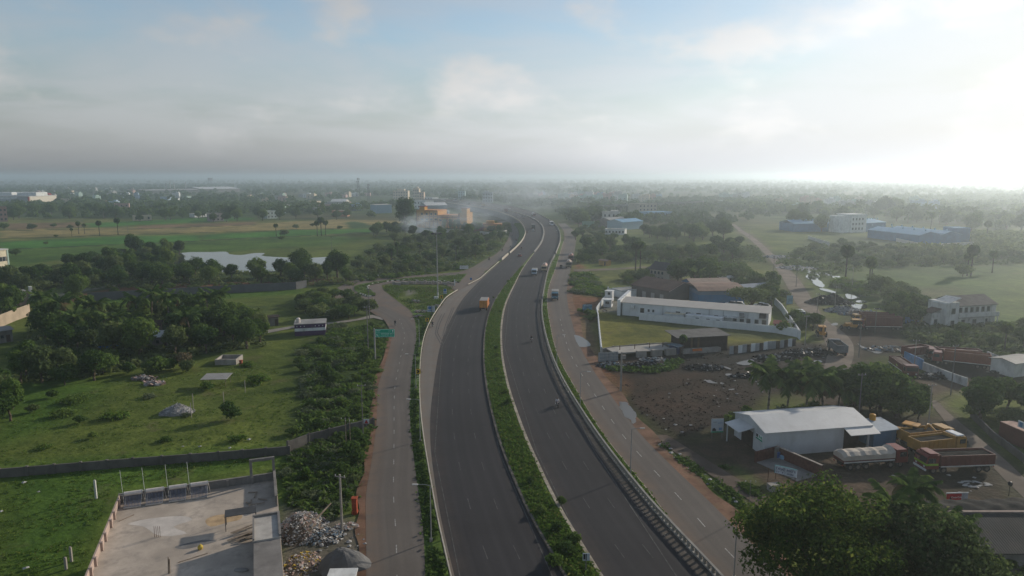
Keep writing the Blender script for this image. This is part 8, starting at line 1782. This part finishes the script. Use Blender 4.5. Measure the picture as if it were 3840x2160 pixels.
def truck(px, py, head, label, cab, cargo, ctype='box', L=8.5, W=2.45, Hc=2.3, axles=2, high=False, load=None, band=None, name='truck', cat='truck', group=None, z=.08, cabtop=None):
 t = place(name, px, py, head, label, cat, high, z, group); y0, y1 = -L / 2, L / 2; cl = 1.9
 MB().box(-.42, .42, y0 + .2, y1 - .2, .6, .95).build('chassis', CHAS, t)
 c = MB(); yb = y1 - cl
 c.prism([(yb, .75), (y1 - .02, .75), (y1, 1.5), (y1 - .16, 2.55), (y1 - .35, 2.75), (yb, 2.75)], -W / 2, W / 2)
 cb = c.build('cab', cab, t); MB().box(-W / 2 + .15, W / 2 - .15, y1 - .12, y1 + .012, 1.62, 2.42).build('windscreen', GLS, cb)
 for s in (-1, 1):
  MB().box(s * W / 2 - .02, s * W / 2 + .02, yb + .55, y1 - .3, 1.65, 2.35).build('side_window', GLS, cb); MB().box(s * (W / 2 - .45) - .16, s * (W / 2 - .45) + .16, y1 - .05, y1 + .04, .95, 1.2).build('headlight', LMPW, cb)
  MB().box(s * (W / 2 + .22) - .09, s * (W / 2 + .22) + .09, y1 - .2, y1 - .1, 1.7, 2.15).build('mirror', CHAS, cb)
 MB().box(-W / 2, W / 2, y1 - .05, y1 + .12, .5, .78).build('bumper', WHITE if band else CHAS, cb)
 if band: MB().box(-W / 2 - .03, W / 2 + .03, yb + .1, y1 + .03, 1.25, 1.55).build('stripe', band, cb)
 if cabtop: MB().rbox(-W / 2 + .1, W / 2 - .1, yb + .1, y1 - .5, 2.75, 3.0, .08).build('roof_rack', cabtop, cb)
 ye = yb - .25; z0 = 1.05
 if ctype == 'box':
  b = MB().rbox(-W / 2 - .05, W / 2 + .05, y0, ye, z0, z0 + Hc, .04).build('cargo_box', cargo, t); MB().box(-W / 2 + .05, W / 2 - .05, y0 - .03, y0 - .002, z0 + .1, z0 + Hc - .1).build('rear_door', M('truck_door_' + cargo.name, tuple(load or (.4, .2, .05)), .6, .15, 2), b); MB().box(-W / 2 - .02, W / 2 + .02, y0 + .05, ye - .05, z0 + Hc + .002, z0 + Hc + .03).build('roof_panel', SHEETG, b); MB().box(-.02, .02, y0 - .06, y0 - .031, z0 + .1, z0 + Hc - .1).build('door_bar', CHAS, b)
 elif ctype == 'tarp':
  MB().box(-W / 2, W / 2, y0, ye, z0, z0 + .12).build('bed', CHAS, t); s_ = MB().box(-W / 2 - .02, W / 2 + .02, y0, ye, z0 + .12, z0 + .55).build('side_boards', cargo, t); MB().box(-W / 2 - .04, W / 2 + .04, y0 + .02, ye - .02, z0 + .12, z0 + .3).build('pale_rail', OFFW, s_)
  n = 14; v, f = [], []
  pr_ = [(-W / 2 - .06, z0 + .5), (-W / 2 - .06, z0 + 1.2), (-W / 4, z0 + 1.55), (0, z0 + 1.62), (W / 4, z0 + 1.55), (W / 2 + .06, z0 + 1.2), (W / 2 + .06, z0 + .5)]
  for i in range(n + 1):
   y = y0 - .03 + (ye - y0 + .06) * i / n; wv = .06 * math.sin(i * 2.3) + (.25 if i == n else 0) - (.25 if i == 0 else 0)
   v += [(a, y, b + (wv if 0 < j < 6 else 0)) for j, (a, b) in enumerate(pr_)]
  for i in range(n):
   for j in range(6): f.append((i * 7 + j, i * 7 + j + 1, i * 7 + j + 8, i * 7 + j + 7))
  f += [tuple(range(6, -1, -1)), tuple(range(n * 7, n * 7 + 7))]; MB().add(v, f).build('tarpaulin', load, t)
 elif ctype in ('open', 'tipper'):
  th = .1; s_ = MB(); s_.box(-W / 2, W / 2, y0, ye, z0, z0 + .15); s_.box(-W / 2, -W / 2 + th, y0, ye, z0 + .15, z0 + Hc); s_.box(W / 2 - th, W / 2, y0, ye, z0 + .15, z0 + Hc); s_.box(-W / 2 + th, W / 2 - th, y0, y0 + th, z0 + .15, z0 + Hc); s_.box(-W / 2 + th, W / 2 - th, ye - th, ye, z0 + .15, z0 + Hc + (.25 if ctype == 'tipper' else .1)); bd_ = s_.build('cargo_bed', cargo, t)
  nr = int((ye - y0) / .75)
  rb2 = MB()
  for i in range(nr + 1):
   y = y0 + .06 + (ye - y0 - .12) * i / nr
   for s in (-1, 1): rb2.box(s * W / 2 - .04 + s * .02, s * W / 2 + .04 + s * .02, y - .04, y + .04, z0 + .1, z0 + Hc)
  o = rb2.build('side_ribs', cargo, bd_); o['kind'] = 'stuff'; MB().box(-W / 2 - .07, W / 2 + .07, y0 + .03, ye - .03, z0 - .06, z0 + .09).build('pale_rail', OFFW, bd_) if ctype == 'open' else None
  n = 10; v = [(-W / 2 + th + (W - 2 * th) * i / 6, y0 + th + (ye - y0 - 2 * th) * j / n, z0 + Hc * .78 + .18 * math.sin(math.pi * i / 6) * (1 + .3 * math.sin(j * 1.7))) for j in range(n + 1) for i in range(7)]
  MB().add(v, [(j * 7 + i, j * 7 + i + 1, j * 7 + i + 8, j * 7 + i + 7) for j in range(n) for i in range(6)]).build('load', load or COALM, t)
  if ctype == 'tipper': MB().box(-W / 2 + .1, W / 2 - .1, ye, ye + 1.0, z0 + Hc + .1, z0 + Hc + .2).build('cab_guard', cargo, bd_)
 elif ctype == 'tanker':
  pr_ = [(1.12 * math.cos(a * math.pi / 9), z0 + 1.15 + 1.0 * math.sin(a * math.pi / 9)) for a in range(18)]; MB().prism(pr_, y0, ye, axis='y').build('tank', cargo, t)
  for k in range(3): MB().tube((0, y0 + 1 + k * (ye - y0 - 2) / 2, z0 + 2.1), (0, y0 + 1 + k * (ye - y0 - 2) / 2, z0 + 2.35), .35, n=10).build('hatch', STEEL, t)
  MB().box(-W / 2, W / 2, y0, ye, z0 - .1, z0 + .15).build('bed', CHAS, t)
 for s in (-1, 1):
  MB().box(s * (W / 2 - .25) - .12, s * (W / 2 - .25) + .12, y0 - .05, y0, .7, .88).build('tail_lamp', LMPR, t)
  wheel(t, s * (W / 2 - .18), y1 - 1.15, .5, .3)
  if axles >= 4: wheel(t, s * (W / 2 - .18), y1 - 2.7, .5, .3)
  for k in range(max(1, axles - (2 if axles >= 4 else 1))): wheel(t, s * (W / 2 - .24), y0 + 1.1 + k * 1.25, .5, .46)
 return t
OT = vpaint('orange', (.42, .14, .035)); TRED = vpaint('lorry_red', (.15, .025, .02)); TYEL = vpaint('tipper_yellow', (.34, .18, .03)); TBLU = vpaint('lorry_blue', (.06, .16, .23)); TWH = vpaint('white', (.55, .56, .57)); TDRED = vpaint('oxide_red', (.115, .032, .025)); TLB = vpaint('pale_blue', (.24, .33, .42)); TAN = vpaint('tan', (.38, .3, .2)); TGR = vpaint('dark_green_grey', (.07, .085, .08))
truck(1817, 1158, road_dir('lc_d', 'lc_r', 1150), 'orange box lorry driving away on the left carriageway', vpaint('cab_orange', (.38, .10, .03)), OT, 'box', 8.6, high=True, load=(.48, .20, .035))
truck(2004, 1032, road_dir('rc_l', 'rc_r', 1030, False), 'small white and pale-blue lorry coming down the right carriageway', TLB, TWH, 'box', 5.6, 2.1, 1.7, 2, True, load=(.5, .5, .5))
truck(2042, 1016, road_dir('rc_l', 'rc_r', 1012, False), 'tan tanker lorry with pink stripes on the right carriageway', TAN, vpaint('dusty_pink', (.42, .24, .19)), 'tanker', 9.5, 2.4, 2, 3, True)
truck(2081, 1122, road_dir('rs_l', 'rs_r', 1115, False, False), 'blue lorry with a cream box on the right service road', TBLU, vpaint('cream_box', (.42, .36, .28)), 'box', 6.6, 2.3, 1.9, 2, load=(.3, .27, .22))
truck(2133, 1002, road_dir('rs_l', 'rs_r', 1000, False, False), 'olive tanker lorry parked nearer at the right service road edge', vpaint('olive', (.14, .13, .09)), vpaint('tan_pink', (.42, .30, .23)), 'tanker', 8.5, 2.4, 2, 3); truck(2141, 976, road_dir('rs_l', 'rs_r', 975, False, False), 'red-brown tanker lorry parked behind the olive one', TDRED, vpaint('dusty_red', (.3, .13, .1)), 'tanker', 8.5, 2.4, 2, 3)
truck(1999, 858, road_dir('lc_d', 'lc_r', 856), 'dark box lorry driving away on the far left carriageway', TGR, TGR, 'box', 8, high=True, load=(.06, .07, .07)); truck(2001, 811, road_dir('rc_l', 'rc_r', 811, False), 'red lorry with a grey round load on the far curve', TRED, vpaint('grey_load', (.4, .4, .42)), 'tanker', 12, 2.5, 2, 4, True); truck(1897, 797, road_dir('lc_d', 'lc_r', 797), 'brown loaded lorry on the far left carriageway', TDRED, TDRED, 'open', 9, high=True); truck(1812, 775, road_dir('lc_d', 'lc_r', 776), 'brown lorry fading into the smoke on the flyover', TDRED, TAN, 'open', 10, high=True); truck(1755, 768, road_dir('lc_d', 'lc_r', 769), 'dark lorry at the left end of the flyover', TGR, TGR, 'box', 11, high=True, load=(.06, .06, .06))
# yard lorries
def hd(A, B): a, b = G(*A), G(*B); d = b - a; return math.atan2(-d.x, d.y)
truck(3262, 1748, hd((3150, 1760), (3375, 1745)), 'long lorry covered with a cream tarpaulin before the white shed', TRED, TDRED, 'tarp', 10.2, 2.5, 2.0, 5, load=M('cream_tarpaulin', (.42, .37, .31), .8, .12, .6, (.25, .21, .18), .4))
truck(3575, 1762, hd((3650, 1762), (3490, 1768)), 'red lorry with a lime-green band, loaded with black coal', TRED, TDRED, 'open', 10.4, 2.6, 1.6, 4, load=COALM, band=vpaint('lime', (.22, .38, .02)), cabtop=TRED)
truck(3510, 1700, hd((3420, 1700), (3560, 1684)), 'yellow tipper lorry right behind the red lorry', TYEL, TYEL, 'tipper', 8.6, 2.5, 1.6, 3, cabtop=TWH); truck(3470, 1668, hd((3380, 1666), (3520, 1652)), 'yellow tipper lorry farther back beside the loader', TYEL, TYEL, 'tipper', 8.6, 2.5, 1.6, 3)
truck(3138, 1325, hd((3160, 1335), (3115, 1300)), 'yellow-backed tipper lorry parked beside the coal heap', TGR, vpaint('tipper_grey', (.12, .13, .14)), 'tipper', 7.5, 2.5, 1.7, 3)
truck(3290, 1236, hd((3360, 1238), (3220, 1236)), 'long red lorry parked by the canal rubble, nearest', TRED, TDRED, 'open', 12, 2.5, 2.6, 4, load=TDRED); truck(3270, 1215, hd((3330, 1215), (3200, 1213)), 'red lorry with a yellow cab parked behind the nearest red one', TYEL, TDRED, 'open', 11, 2.5, 2.2, 3, load=TDRED)
truck(3600, 1372, hd((3690, 1378), (3510, 1358)), 'orange-red lorry in the compound, nearest of the pair', TRED, vpaint('orange_red', (.17, .045, .022)), 'open', 11, 2.5, 2.2, 4, load=TDRED); truck(3570, 1354, hd((3660, 1356), (3480, 1346)), 'red lorry in the compound behind the orange-red one', TDRED, TDRED, 'open', 11, 2.5, 1.9, 4, load=TDRED); truck(3385, 1398, hd((3340, 1370), (3435, 1440)), 'empty dark red lorry parked outside the blue wall', TDRED, TDRED, 'open', 10, 2.5, 1.4, 3, load=M('bed_floor', (.08, .05, .045))); truck(3440, 1345, hd((3390, 1352), (3480, 1340)), 'red lorry showing over the white wall corner', TRED, TDRED, 'open', 8, 2.4, 2.0, 3, load=TDRED)
def loader(px, py, head, label):
 t = place('backhoe_loader', px, py, head, label, 'loader'); LY = vpaint('loader_yellow', (.42, .2, .03)); MB().rbox(-.9, .9, -1.8, 1.6, .7, 1.5, .12).build('body', LY, t); MB().rbox(-.55, .55, 1.0, 2.5, .8, 1.7, .1).build('bonnet', LY, t)
 cb = MB().rbox(-.8, .8, -1.2, .7, 1.5, 2.7, .06).build('cab', GLS, t); MB().rbox(-.95, .95, -1.4, .9, 2.7, 2.9, .06).build('roof', LY, cb)
 ar = MB(); [ar.path([Vector((s, .8, 1.7)), Vector((s, 2.4, 1.5)), Vector((s, 3.2, .6))], .11, .1, 6) for s in (-.6, .6)]; ar.build('loader_arm', LY, t); MB().prism([(3.0, .15), (3.9, .1), (3.2, .95)], -1.1, 1.1).build('bucket', CHAS, t)
 MB().path([Vector((0, -1.8, 1.2)), Vector((0, -2.6, 3.4)), Vector((0, -3.9, 2.4)), Vector((0, -3.9, 1.0))], .18, .1, 6).build('digger_arm', LY, t)
 for s in (-1, 1): wheel(t, s * .95, -1.1, .75, .45); wheel(t, s * .9, 1.7, .5, .35)
loader(3405, 1652, hd((3420, 1652), (3370, 1640)), 'yellow backhoe loader in the shade behind the tippers'); loader(3080, 1262, hd((3085, 1265), (3070, 1240)), 'yellow-brown loader standing at the edge of the dirt lane'); loader(3205, 1236, hd((3230, 1236), (3190, 1234)), 'yellow digger in front of the red lorries by the canal')
def car(px, py, head, label, col, high=True, L=3.9, W=1.66, H=1.48, van=False, name='car', cat='car', group=None):
 t = place(name, px, py, head, label, cat, high, .08, group); h = L / 2
 if van: pr_ = [(-h, .35), (h, .35), (h + .02, .95), (h - .5, 1.25), (h - .95, H), (-h + .05, H), (-h - .02, 1.0)]
 else: pr_ = [(-h, .4), (h, .35), (h + .02, .7), (h - .9, .92), (-h + .35, .98), (-h - .02, .85)]
 b = MB().prism(pr_, -W / 2, W / 2).build('body', col, t)
 if van:
  for s in (-1, 1): MB().box(s * W / 2 - .015, s * W / 2 + .015, -h + .35, h - 1.1, H * .55, H * .86).build('side_window', GLS, b)
  MB().prism([(h - .52, 1.27), (h - .9, H - .05), (h - .85, H - .02), (h - .44, 1.27)], -W / 2 + .1, W / 2 - .1).build('windscreen', GLS, b)
 else:
  MB().prism([(-h + .3, .98), (h - 1.0, .92), (h - 1.65, H - .05), (-h + .75, H - .05)], -W / 2 + .1, W / 2 - .1).build('windows', GLS, b); MB().rbox(-W / 2 + .16, W / 2 - .16, -h + .72, h - 1.6, H - .06, H, .03).build('roof', col, b)
 for s in (-1, 1):
  MB().box(s * (W / 2 - .25) - .15, s * (W / 2 - .25) + .15, h - .04, h + .04, .6, .75).build('headlight', LMPW, b); MB().box(s * (W / 2 - .2) - .1, s * (W / 2 - .2) + .1, -h - .04, -h + .02, .7, .9).build('tail_lamp', LMPR, b)
  for y in (-h + .75, h - .75): wheel(t, s * (W / 2 - .1), y, .31, .2)
 return t
VR, VW, VS = vpaint('maroon', (.16, .035, .035)), vpaint('car_white', (.6, .6, .6)), vpaint('silver', (.4, .41, .42))
car(1949, 963, road_dir('lc_d', 'lc_r', 963), 'dark red hatchback driving away on the left carriageway', VR); car(2000, 868, road_dir('lc_d', 'lc_r', 868), 'silver car just behind the dark box lorry', VS); car(2001, 822, road_dir('rc_l', 'rc_r', 821, False), 'white car beside the red lorry on the far curve', VW); car(1946, 816, road_dir('lc_d', 'lc_r', 816), 'white car on the left lanes of the far curve', VW); car(1964, 818, road_dir('lc_d', 'lc_r', 818), 'silver car near the median barrier on the far curve', VS); car(1911, 785, road_dir('rc_l', 'rc_r', 785, False), 'white car on the right lanes of the flyover', VW); car(1726, 757, road_dir('rc_l', 'rc_r', 757, False), 'small white car at the left end of the flyover', VW)
car(2068, 845, road_dir('rc_l', 'rc_r', 845, False), 'white bus coming round the far curve', VW, True, 8.5, 2.5, 3.0, True, 'bus', 'bus'); car(1706, 754, road_dir('rc_l', 'rc_r', 754, False), 'pale bus at the left end of the flyover', VW, True, 10, 2.5, 3.2, True, 'bus', 'bus'); car(1666, 753, road_dir('rc_l', 'rc_r', 753.5, False), 'white van at the far left end of the flyover', VW, True, 6, 2.2, 2.6, True, 'van', 'van')
car(3002, 1194, hd((2985, 1178), (3020, 1212)), 'white minibus parked beside the dirt lane', VW, False, 5.4, 1.9, 2.3, True, 'minibus', 'minibus')
for i, (x, y) in enumerate(((2742, 1146), (2768, 1148), (2850, 1152), (2865, 1156))): car(x, y, R(60), 'white car parked in a row behind the factory', VW, False, group='cars behind the factory')
def auto(px, py, head, label):
 t = place('auto_rickshaw', px, py, head, label, 'rickshaw'); b = MB().prism([(-1.2, .35), (1.0, .35), (1.25, .9), (.7, 1.0), (-1.2, 1.0)], -.62, .62).build('body', TGR, t); MB().prism([(-1.15, 1.0), (.75, 1.0), (.45, 1.75), (-1.1, 1.75)], -.6, .6).build('hood', M('rickshaw_hood', (.09, .085, .07)), b); MB().box(-.5, .5, .6, .75, 1.05, 1.6).build('windscreen', GLS, b); wheel(t, 0, 1.0, .24, .12); wheel(t, -.55, -.8, .24, .12); wheel(t, .55, -.8, .24, .12)
auto(2104, 1008, road_dir('rs_l', 'rs_r', 1005, False, False), 'small dark auto-rickshaw on the right service road')

# ================================================================== PEOPLE AND MOTORCYCLES
def body_mesh(name, joints, edges, root, mats, split):
 """one continuous skinned figure; faces coloured by region"""
 me = bpy.data.meshes.new(name); names = list(joints); me.from_pydata([joints[k][0] for k in names], [], [(names.index(a), names.index(b)) for a, b in edges])
 ob = bpy.data.objects.new('tmp', me); COL.objects.link(ob); md = ob.modifiers.new('s', 'SKIN')
 for i, k in enumerate(names):
  r = joints[k][1]; me.skin_vertices[0].data[i].radius = (r, r) if isinstance(r, float) else r; me.skin_vertices[0].data[i].use_root = k == root
 sb_ = ob.modifiers.new('u', 'SUBSURF'); sb_.levels = 1
 dg = bpy.context.evaluated_depsgraph_get(); out = bpy.data.meshes.new_from_object(ob.evaluated_get(dg)); bpy.data.objects.remove(ob); out.name = name
 out.materials.clear(); [out.materials.append(m) for m in mats]
 for p in out.polygons: p.material_index = split(p.center); p.use_smooth = True
 return out
SKIN = M('brown_skin', (.17, .09, .06), .7, .1); HAIR = M('black_hair', (.012, .011, .01), .6); SHW = M('white_shirt', (.6, .6, .6), .85, .08); SHD = M('dark_shirt', (.06, .06, .07), .9); SHR = M('rust_shirt', (.22, .07, .05), .9); TRS = M('dark_trousers', (.035, .035, .042), .9)
RJ = {'pel': ((0, -.25, .85), .15), 'wst': ((0, -.26, 1.05), .14), 'chs': ((0, -.2, 1.28), (.2, .13)), 'nck': ((0, -.14, 1.45), .06), 'hed': ((0, -.1, 1.56), .095), 'top': ((0, -.1, 1.70), .085), 'nose': ((0, 0.0, 1.58), .025)}
RE = [('pel', 'wst'), ('wst', 'chs'), ('chs', 'nck'), ('nck', 'hed'), ('hed', 'top'), ('hed', 'nose')]
for s, n in ((-1, 'l'), (1, 'r')):
 RJ.update({'sh' + n: ((s * .2, -.17, 1.38), .07), 'el' + n: ((s * .3, .05, 1.15), .048), 'wr' + n: ((s * .28, .28, 1.02), .036), 'ha' + n: ((s * .27, .36, 1.01), .04), 'hp' + n: ((s * .12, -.2, .82), .1), 'kn' + n: ((s * .2, .18, .72), .075), 'an' + n: ((s * .17, -.02, .32), .05), 'to' + n: ((s * .17, .12, .27), .045)})
 RE += [('chs', 'sh' + n), ('sh' + n, 'el' + n), ('el' + n, 'wr' + n), ('wr' + n, 'ha' + n), ('pel', 'hp' + n), ('hp' + n, 'kn' + n), ('kn' + n, 'an' + n), ('an' + n, 'to' + n)]
def rider_split(shirt):
 return lambda c: (0 if (c.z > 1.42 and c.y > -.2 and c.z < 1.66) or (c.y > .2 and c.z > .9) else (1 if c.z >= 1.42 and c.z > 1.6 else (2 if c.z > .95 else 3)))
RID = {k: body_mesh('rider_body', RJ, RE, 'pel', [SKIN, HAIR, m_, TRS], rider_split(m_)) for k, m_ in (('white', SHW), ('dark', SHD), ('rust', SHR))}
WJ = {'pel': ((0, 0, .95), .14), 'wst': ((0, 0, 1.1), .125), 'chs': ((0, .01, 1.32), (.19, .12)), 'nck': ((0, .01, 1.5), .055), 'hed': ((0, .03, 1.6), .09), 'top': ((0, .02, 1.72), .08), 'nose': ((0, .12, 1.6), .022)}
WE = [('pel', 'wst'), ('wst', 'chs'), ('chs', 'nck'), ('nck', 'hed'), ('hed', 'top'), ('hed', 'nose')]
for s, n in ((-1, 'l'), (1, 'r')):
 WJ.update({'sh' + n: ((s * .2, 0, 1.42), .065), 'el' + n: ((s * .26, -.06 * s, 1.15), .045), 'wr' + n: ((s * .26, .08 + .08 * s, .92), .034), 'ha' + n: ((s * .26, .1 + .1 * s, .83), .038), 'hp' + n: ((s * .1, 0, .9), .095), 'kn' + n: ((s * .11, .1 * s + .04, .5), .068), 'an' + n: ((s * .11, .18 * s - .04, .09), .048), 'to' + n: ((s * .12, .18 * s + .12, .05), .042)})
 WE += [('chs', 'sh' + n), ('sh' + n, 'el' + n), ('el' + n, 'wr' + n), ('wr' + n, 'ha' + n), ('pel', 'hp' + n), ('hp' + n, 'kn' + n), ('kn' + n, 'an' + n), ('an' + n, 'to' + n)]
WALK = body_mesh('walker_body', WJ, WE, 'pel', [SKIN, HAIR, SHW, TRS], lambda c: 1 if c.z > 1.64 else (0 if c.z > 1.48 or (abs(c.x) > .2 and c.z < 1.0 and c.z > .75) else (2 if c.z > .98 else (0 if c.z < .08 else 3))))
MCB = vpaint('moto_black', (.03, .03, .033)); MCR = vpaint('moto_red', (.22, .03, .03))
def _moto():
 out = []
 fr = MB().tube((0, -.55, .62), (0, .35, .78), .06, n=6).tube((0, .5, .95), (0, .66, .32), .035, n=6).tube((0, -.2, .6), (0, -.62, .32), .035, n=6).mesh('frame', CHAS); out.append(('frame', fr, (0, 0, 0)))
 out.append(('engine', MB().rbox(-.15, .15, -.15, .25, .28, .6, .05).mesh('engine', STEEL), (0, 0, 0))); out.append(('fuel_tank', MB().sphere((0, .2, .85), .14, .26, .13, n=10, k=6).mesh('fuel_tank', MCR, True), (0, 0, 0)))
 out.append(('seat', MB().rbox(-.14, .14, -.75, .0, .76, .86, .04).mesh('seat', CHAS), (0, 0, 0))); out.append(('handlebar', MB().tube((-.33, .38, 1.02), (.33, .38, 1.02), .018, n=6).mesh('handlebar', STEEL), (0, 0, 0)))
 out.append(('headlamp', MB().sphere((0, .56, .95), .09, n=8, k=6).mesh('headlamp', LMPW, True), (0, 0, 0))); out.append(('mudguard', MB().rbox(-.07, .07, -1.0, -.55, .6, .66, .02).mesh('mudguard', MCB), (0, 0, 0))); out.append(('exhaust', MB().tube((.17, .1, .3), (.2, -.85, .38), .045, n=7).mesh('exhaust', STEEL), (0, 0, 0)))
 w = MB()
 for k in range(16):
  a, b = k * math.pi / 8, (k + 1) * math.pi / 8; w.tube((0, .27 * math.cos(a), .27 * math.sin(a)), (0, .27 * math.cos(b), .27 * math.sin(b)), .045, n=5)
 for k in range(4): w.tube((0, .24 * math.cos(k * .785), .24 * math.sin(k * .785)), (0, -.24 * math.cos(k * .785), -.24 * math.sin(k * .785)), .012, n=4)
 wm = w.mesh('wheel', TYRE); out.append(('wheel', wm, (0, .66, .31))); out.append(('wheel', wm, (0, -.64, .31)))
 return out
MOTO = _moto()
def moto(px, py, head, label, rider='white', rlabel=None, high=False, grp=None, rgrp=None):
 t = place('motorcycle', px, py, head, label, 'motorcycle', high, .08, grp)
 for n, m_, l_ in MOTO: link(n, m_, t, l_)
 if rider:
  o = link('person', RID[rider], None, t.location, head); tag(o, rlabel, 'person', rgrp)
moto(1482, 1222, road_dir('ls_l', 'ls_r', 1222, True, False), 'dark motorcycle ridden up the left service road near the green sign', 'dark', 'rider in dark clothes on the motorcycle near the green sign')
moto(1993, 1284, road_dir('rc_l', 'rc_r', 1280, False), 'motorcycle in the middle of the right carriageway', 'dark', 'rider in grey on the motorcycle in mid right carriageway', True); moto(2090, 1526, road_dir('rc_l', 'rc_r', 1520, False), 'nearest motorcycle at the outer edge of the right carriageway', 'white', 'rider in a white shirt on the nearest motorcycle', True)
moto(1622, 1226, road_dir('lc_l', 'lc_d', 1226), 'motorcycle stopped against the cream barrier', 'dark', 'rider in dark clothes stopped against the cream barrier', True)
for i, (x, y, a, b, aw) in enumerate(((1956, 936, 'lc_d', 'lc_r', True), (1925, 812, 'lc_d', 'lc_r', True), (1977, 878, 'lc_d', 'lc_r', True), (2087, 872, 'rc_l', 'rc_r', False), (2024, 838, 'rc_l', 'rc_r', False), (1980, 872, 'lc_d', 'lc_r', True))): moto(x, y, road_dir(a, b, y, aw), 'tiny motorcycle far up the highway', ('rust', 'dark', 'rust', 'white', 'dark', 'dark')[i], 'rider on a motorcycle far up the highway', True, 'far motorcycles', 'far riders')
for i, (x, y) in enumerate(((1920, 888), (1883, 942), (1834, 976), (1914, 930), (1935, 905))): moto(x, y, .5, 'tiny motorcycle on the far left service road', ('rust', 'dark')[i % 2], 'rider on the far left service road', False, 'motorcycles on the far service road', 'riders on the far service road')
o = link('person', WALK, None, G(1418, 1044), -1.2); o.location.z = .06; tag(o, 'person in white shirt and dark trousers walking on the loop road', 'person')
moto(2268, 1172, .9, 'motorcycle parked in the factory forecourt', None)

# ================================================================== SMOKE
def smoke(name, p, sx, sy, sz, dens, seed, label):
 m = bpy.data.materials.new('thin_smoke'); m.use_nodes = True; n, l = m.node_tree.nodes, m.node_tree.links; n.clear()
 out = n.new('ShaderNodeOutputMaterial'); v = n.new('ShaderNodeVolumePrincipled'); v.inputs['Color'].default_value = (.80, .88, .97, 1); v.inputs['Anisotropy'].default_value = .3
 tcn = n.new('ShaderNodeTexCoord').outputs['Object']; t = n.new('ShaderNodeTexNoise'); t.inputs['Scale'].default_value = 2.2; t.inputs['Detail'].default_value = 4; t.inputs['Roughness'].default_value = .6
 mp = n.new('ShaderNodeMapping'); mp.inputs['Location'].default_value = (seed, seed * 2, 0); l.new(tcn, mp.inputs[0]); l.new(mp.outputs[0], t.inputs[0])
 r = n.new('ShaderNodeMapRange'); r.inputs[1].default_value = .42; r.inputs[2].default_value = .75; l.new(t.outputs['Fac'], r.inputs[0])
 ln = n.new('ShaderNodeVectorMath'); ln.operation = 'LENGTH'; l.new(tcn, ln.inputs[0]); e = n.new('ShaderNodeMapRange'); e.inputs[1].default_value = 1.0; e.inputs[2].default_value = .1; l.new(ln.outputs['Value'], e.inputs[0])
 mu = n.new('ShaderNodeMath'); mu.operation = 'MULTIPLY'; l.new(r.outputs[0], mu.inputs[0]); l.new(e.outputs[0], mu.inputs[1]); m2 = n.new('ShaderNodeMath'); m2.operation = 'MULTIPLY'; m2.inputs[1].default_value = dens; l.new(mu.outputs[0], m2.inputs[0]); l.new(m2.outputs[0], v.inputs['Density']); l.new(v.outputs[0], out.inputs['Volume'])
 o = MB().sphere((0, 0, 0), 1, n=16, k=10).build(name, m, None, p); o.scale = (sx, sy, sz); return tag(o, label, 'smoke', kind='stuff')
p0 = G(1560, 885)
smoke('smoke', p0 + Vector((4, 0, 8)), 20, 14, 10, .2, 1, 'thin blue smoke rising before the ochre building')
smoke('smoke', p0 + Vector((38, 12, 15)), 34, 18, 13, .085, 2, 'drifting smoke in front of the ochre building')
smoke('smoke', p0 + Vector((85, 60, 26)), 50, 40, 18, .03, 3, 'thin smoke veil over the flyover')
# ================================================================== haze
hm = bpy.data.materials.new('morning_haze'); hm.use_nodes = True
hn = hm.node_tree.nodes; hn.clear()
ho = hn.new('ShaderNodeOutputMaterial'); pv = hn.new('ShaderNodeVolumePrincipled')
pv.inputs['Color'].default_value = (0.82, 0.93, 1.0, 1)
pv.inputs['Density'].default_value = 0.00034
pv.inputs['Anisotropy'].default_value = 0.68
hm.node_tree.links.new(pv.outputs[0], ho.inputs['Volume'])
hb = MB().box(-15300, 15300, -15300, 15300, -2.0, 62.0).build('haze', hm)
tag(hb, 'pale morning haze over the whole plain', 'haze', kind='stuff')
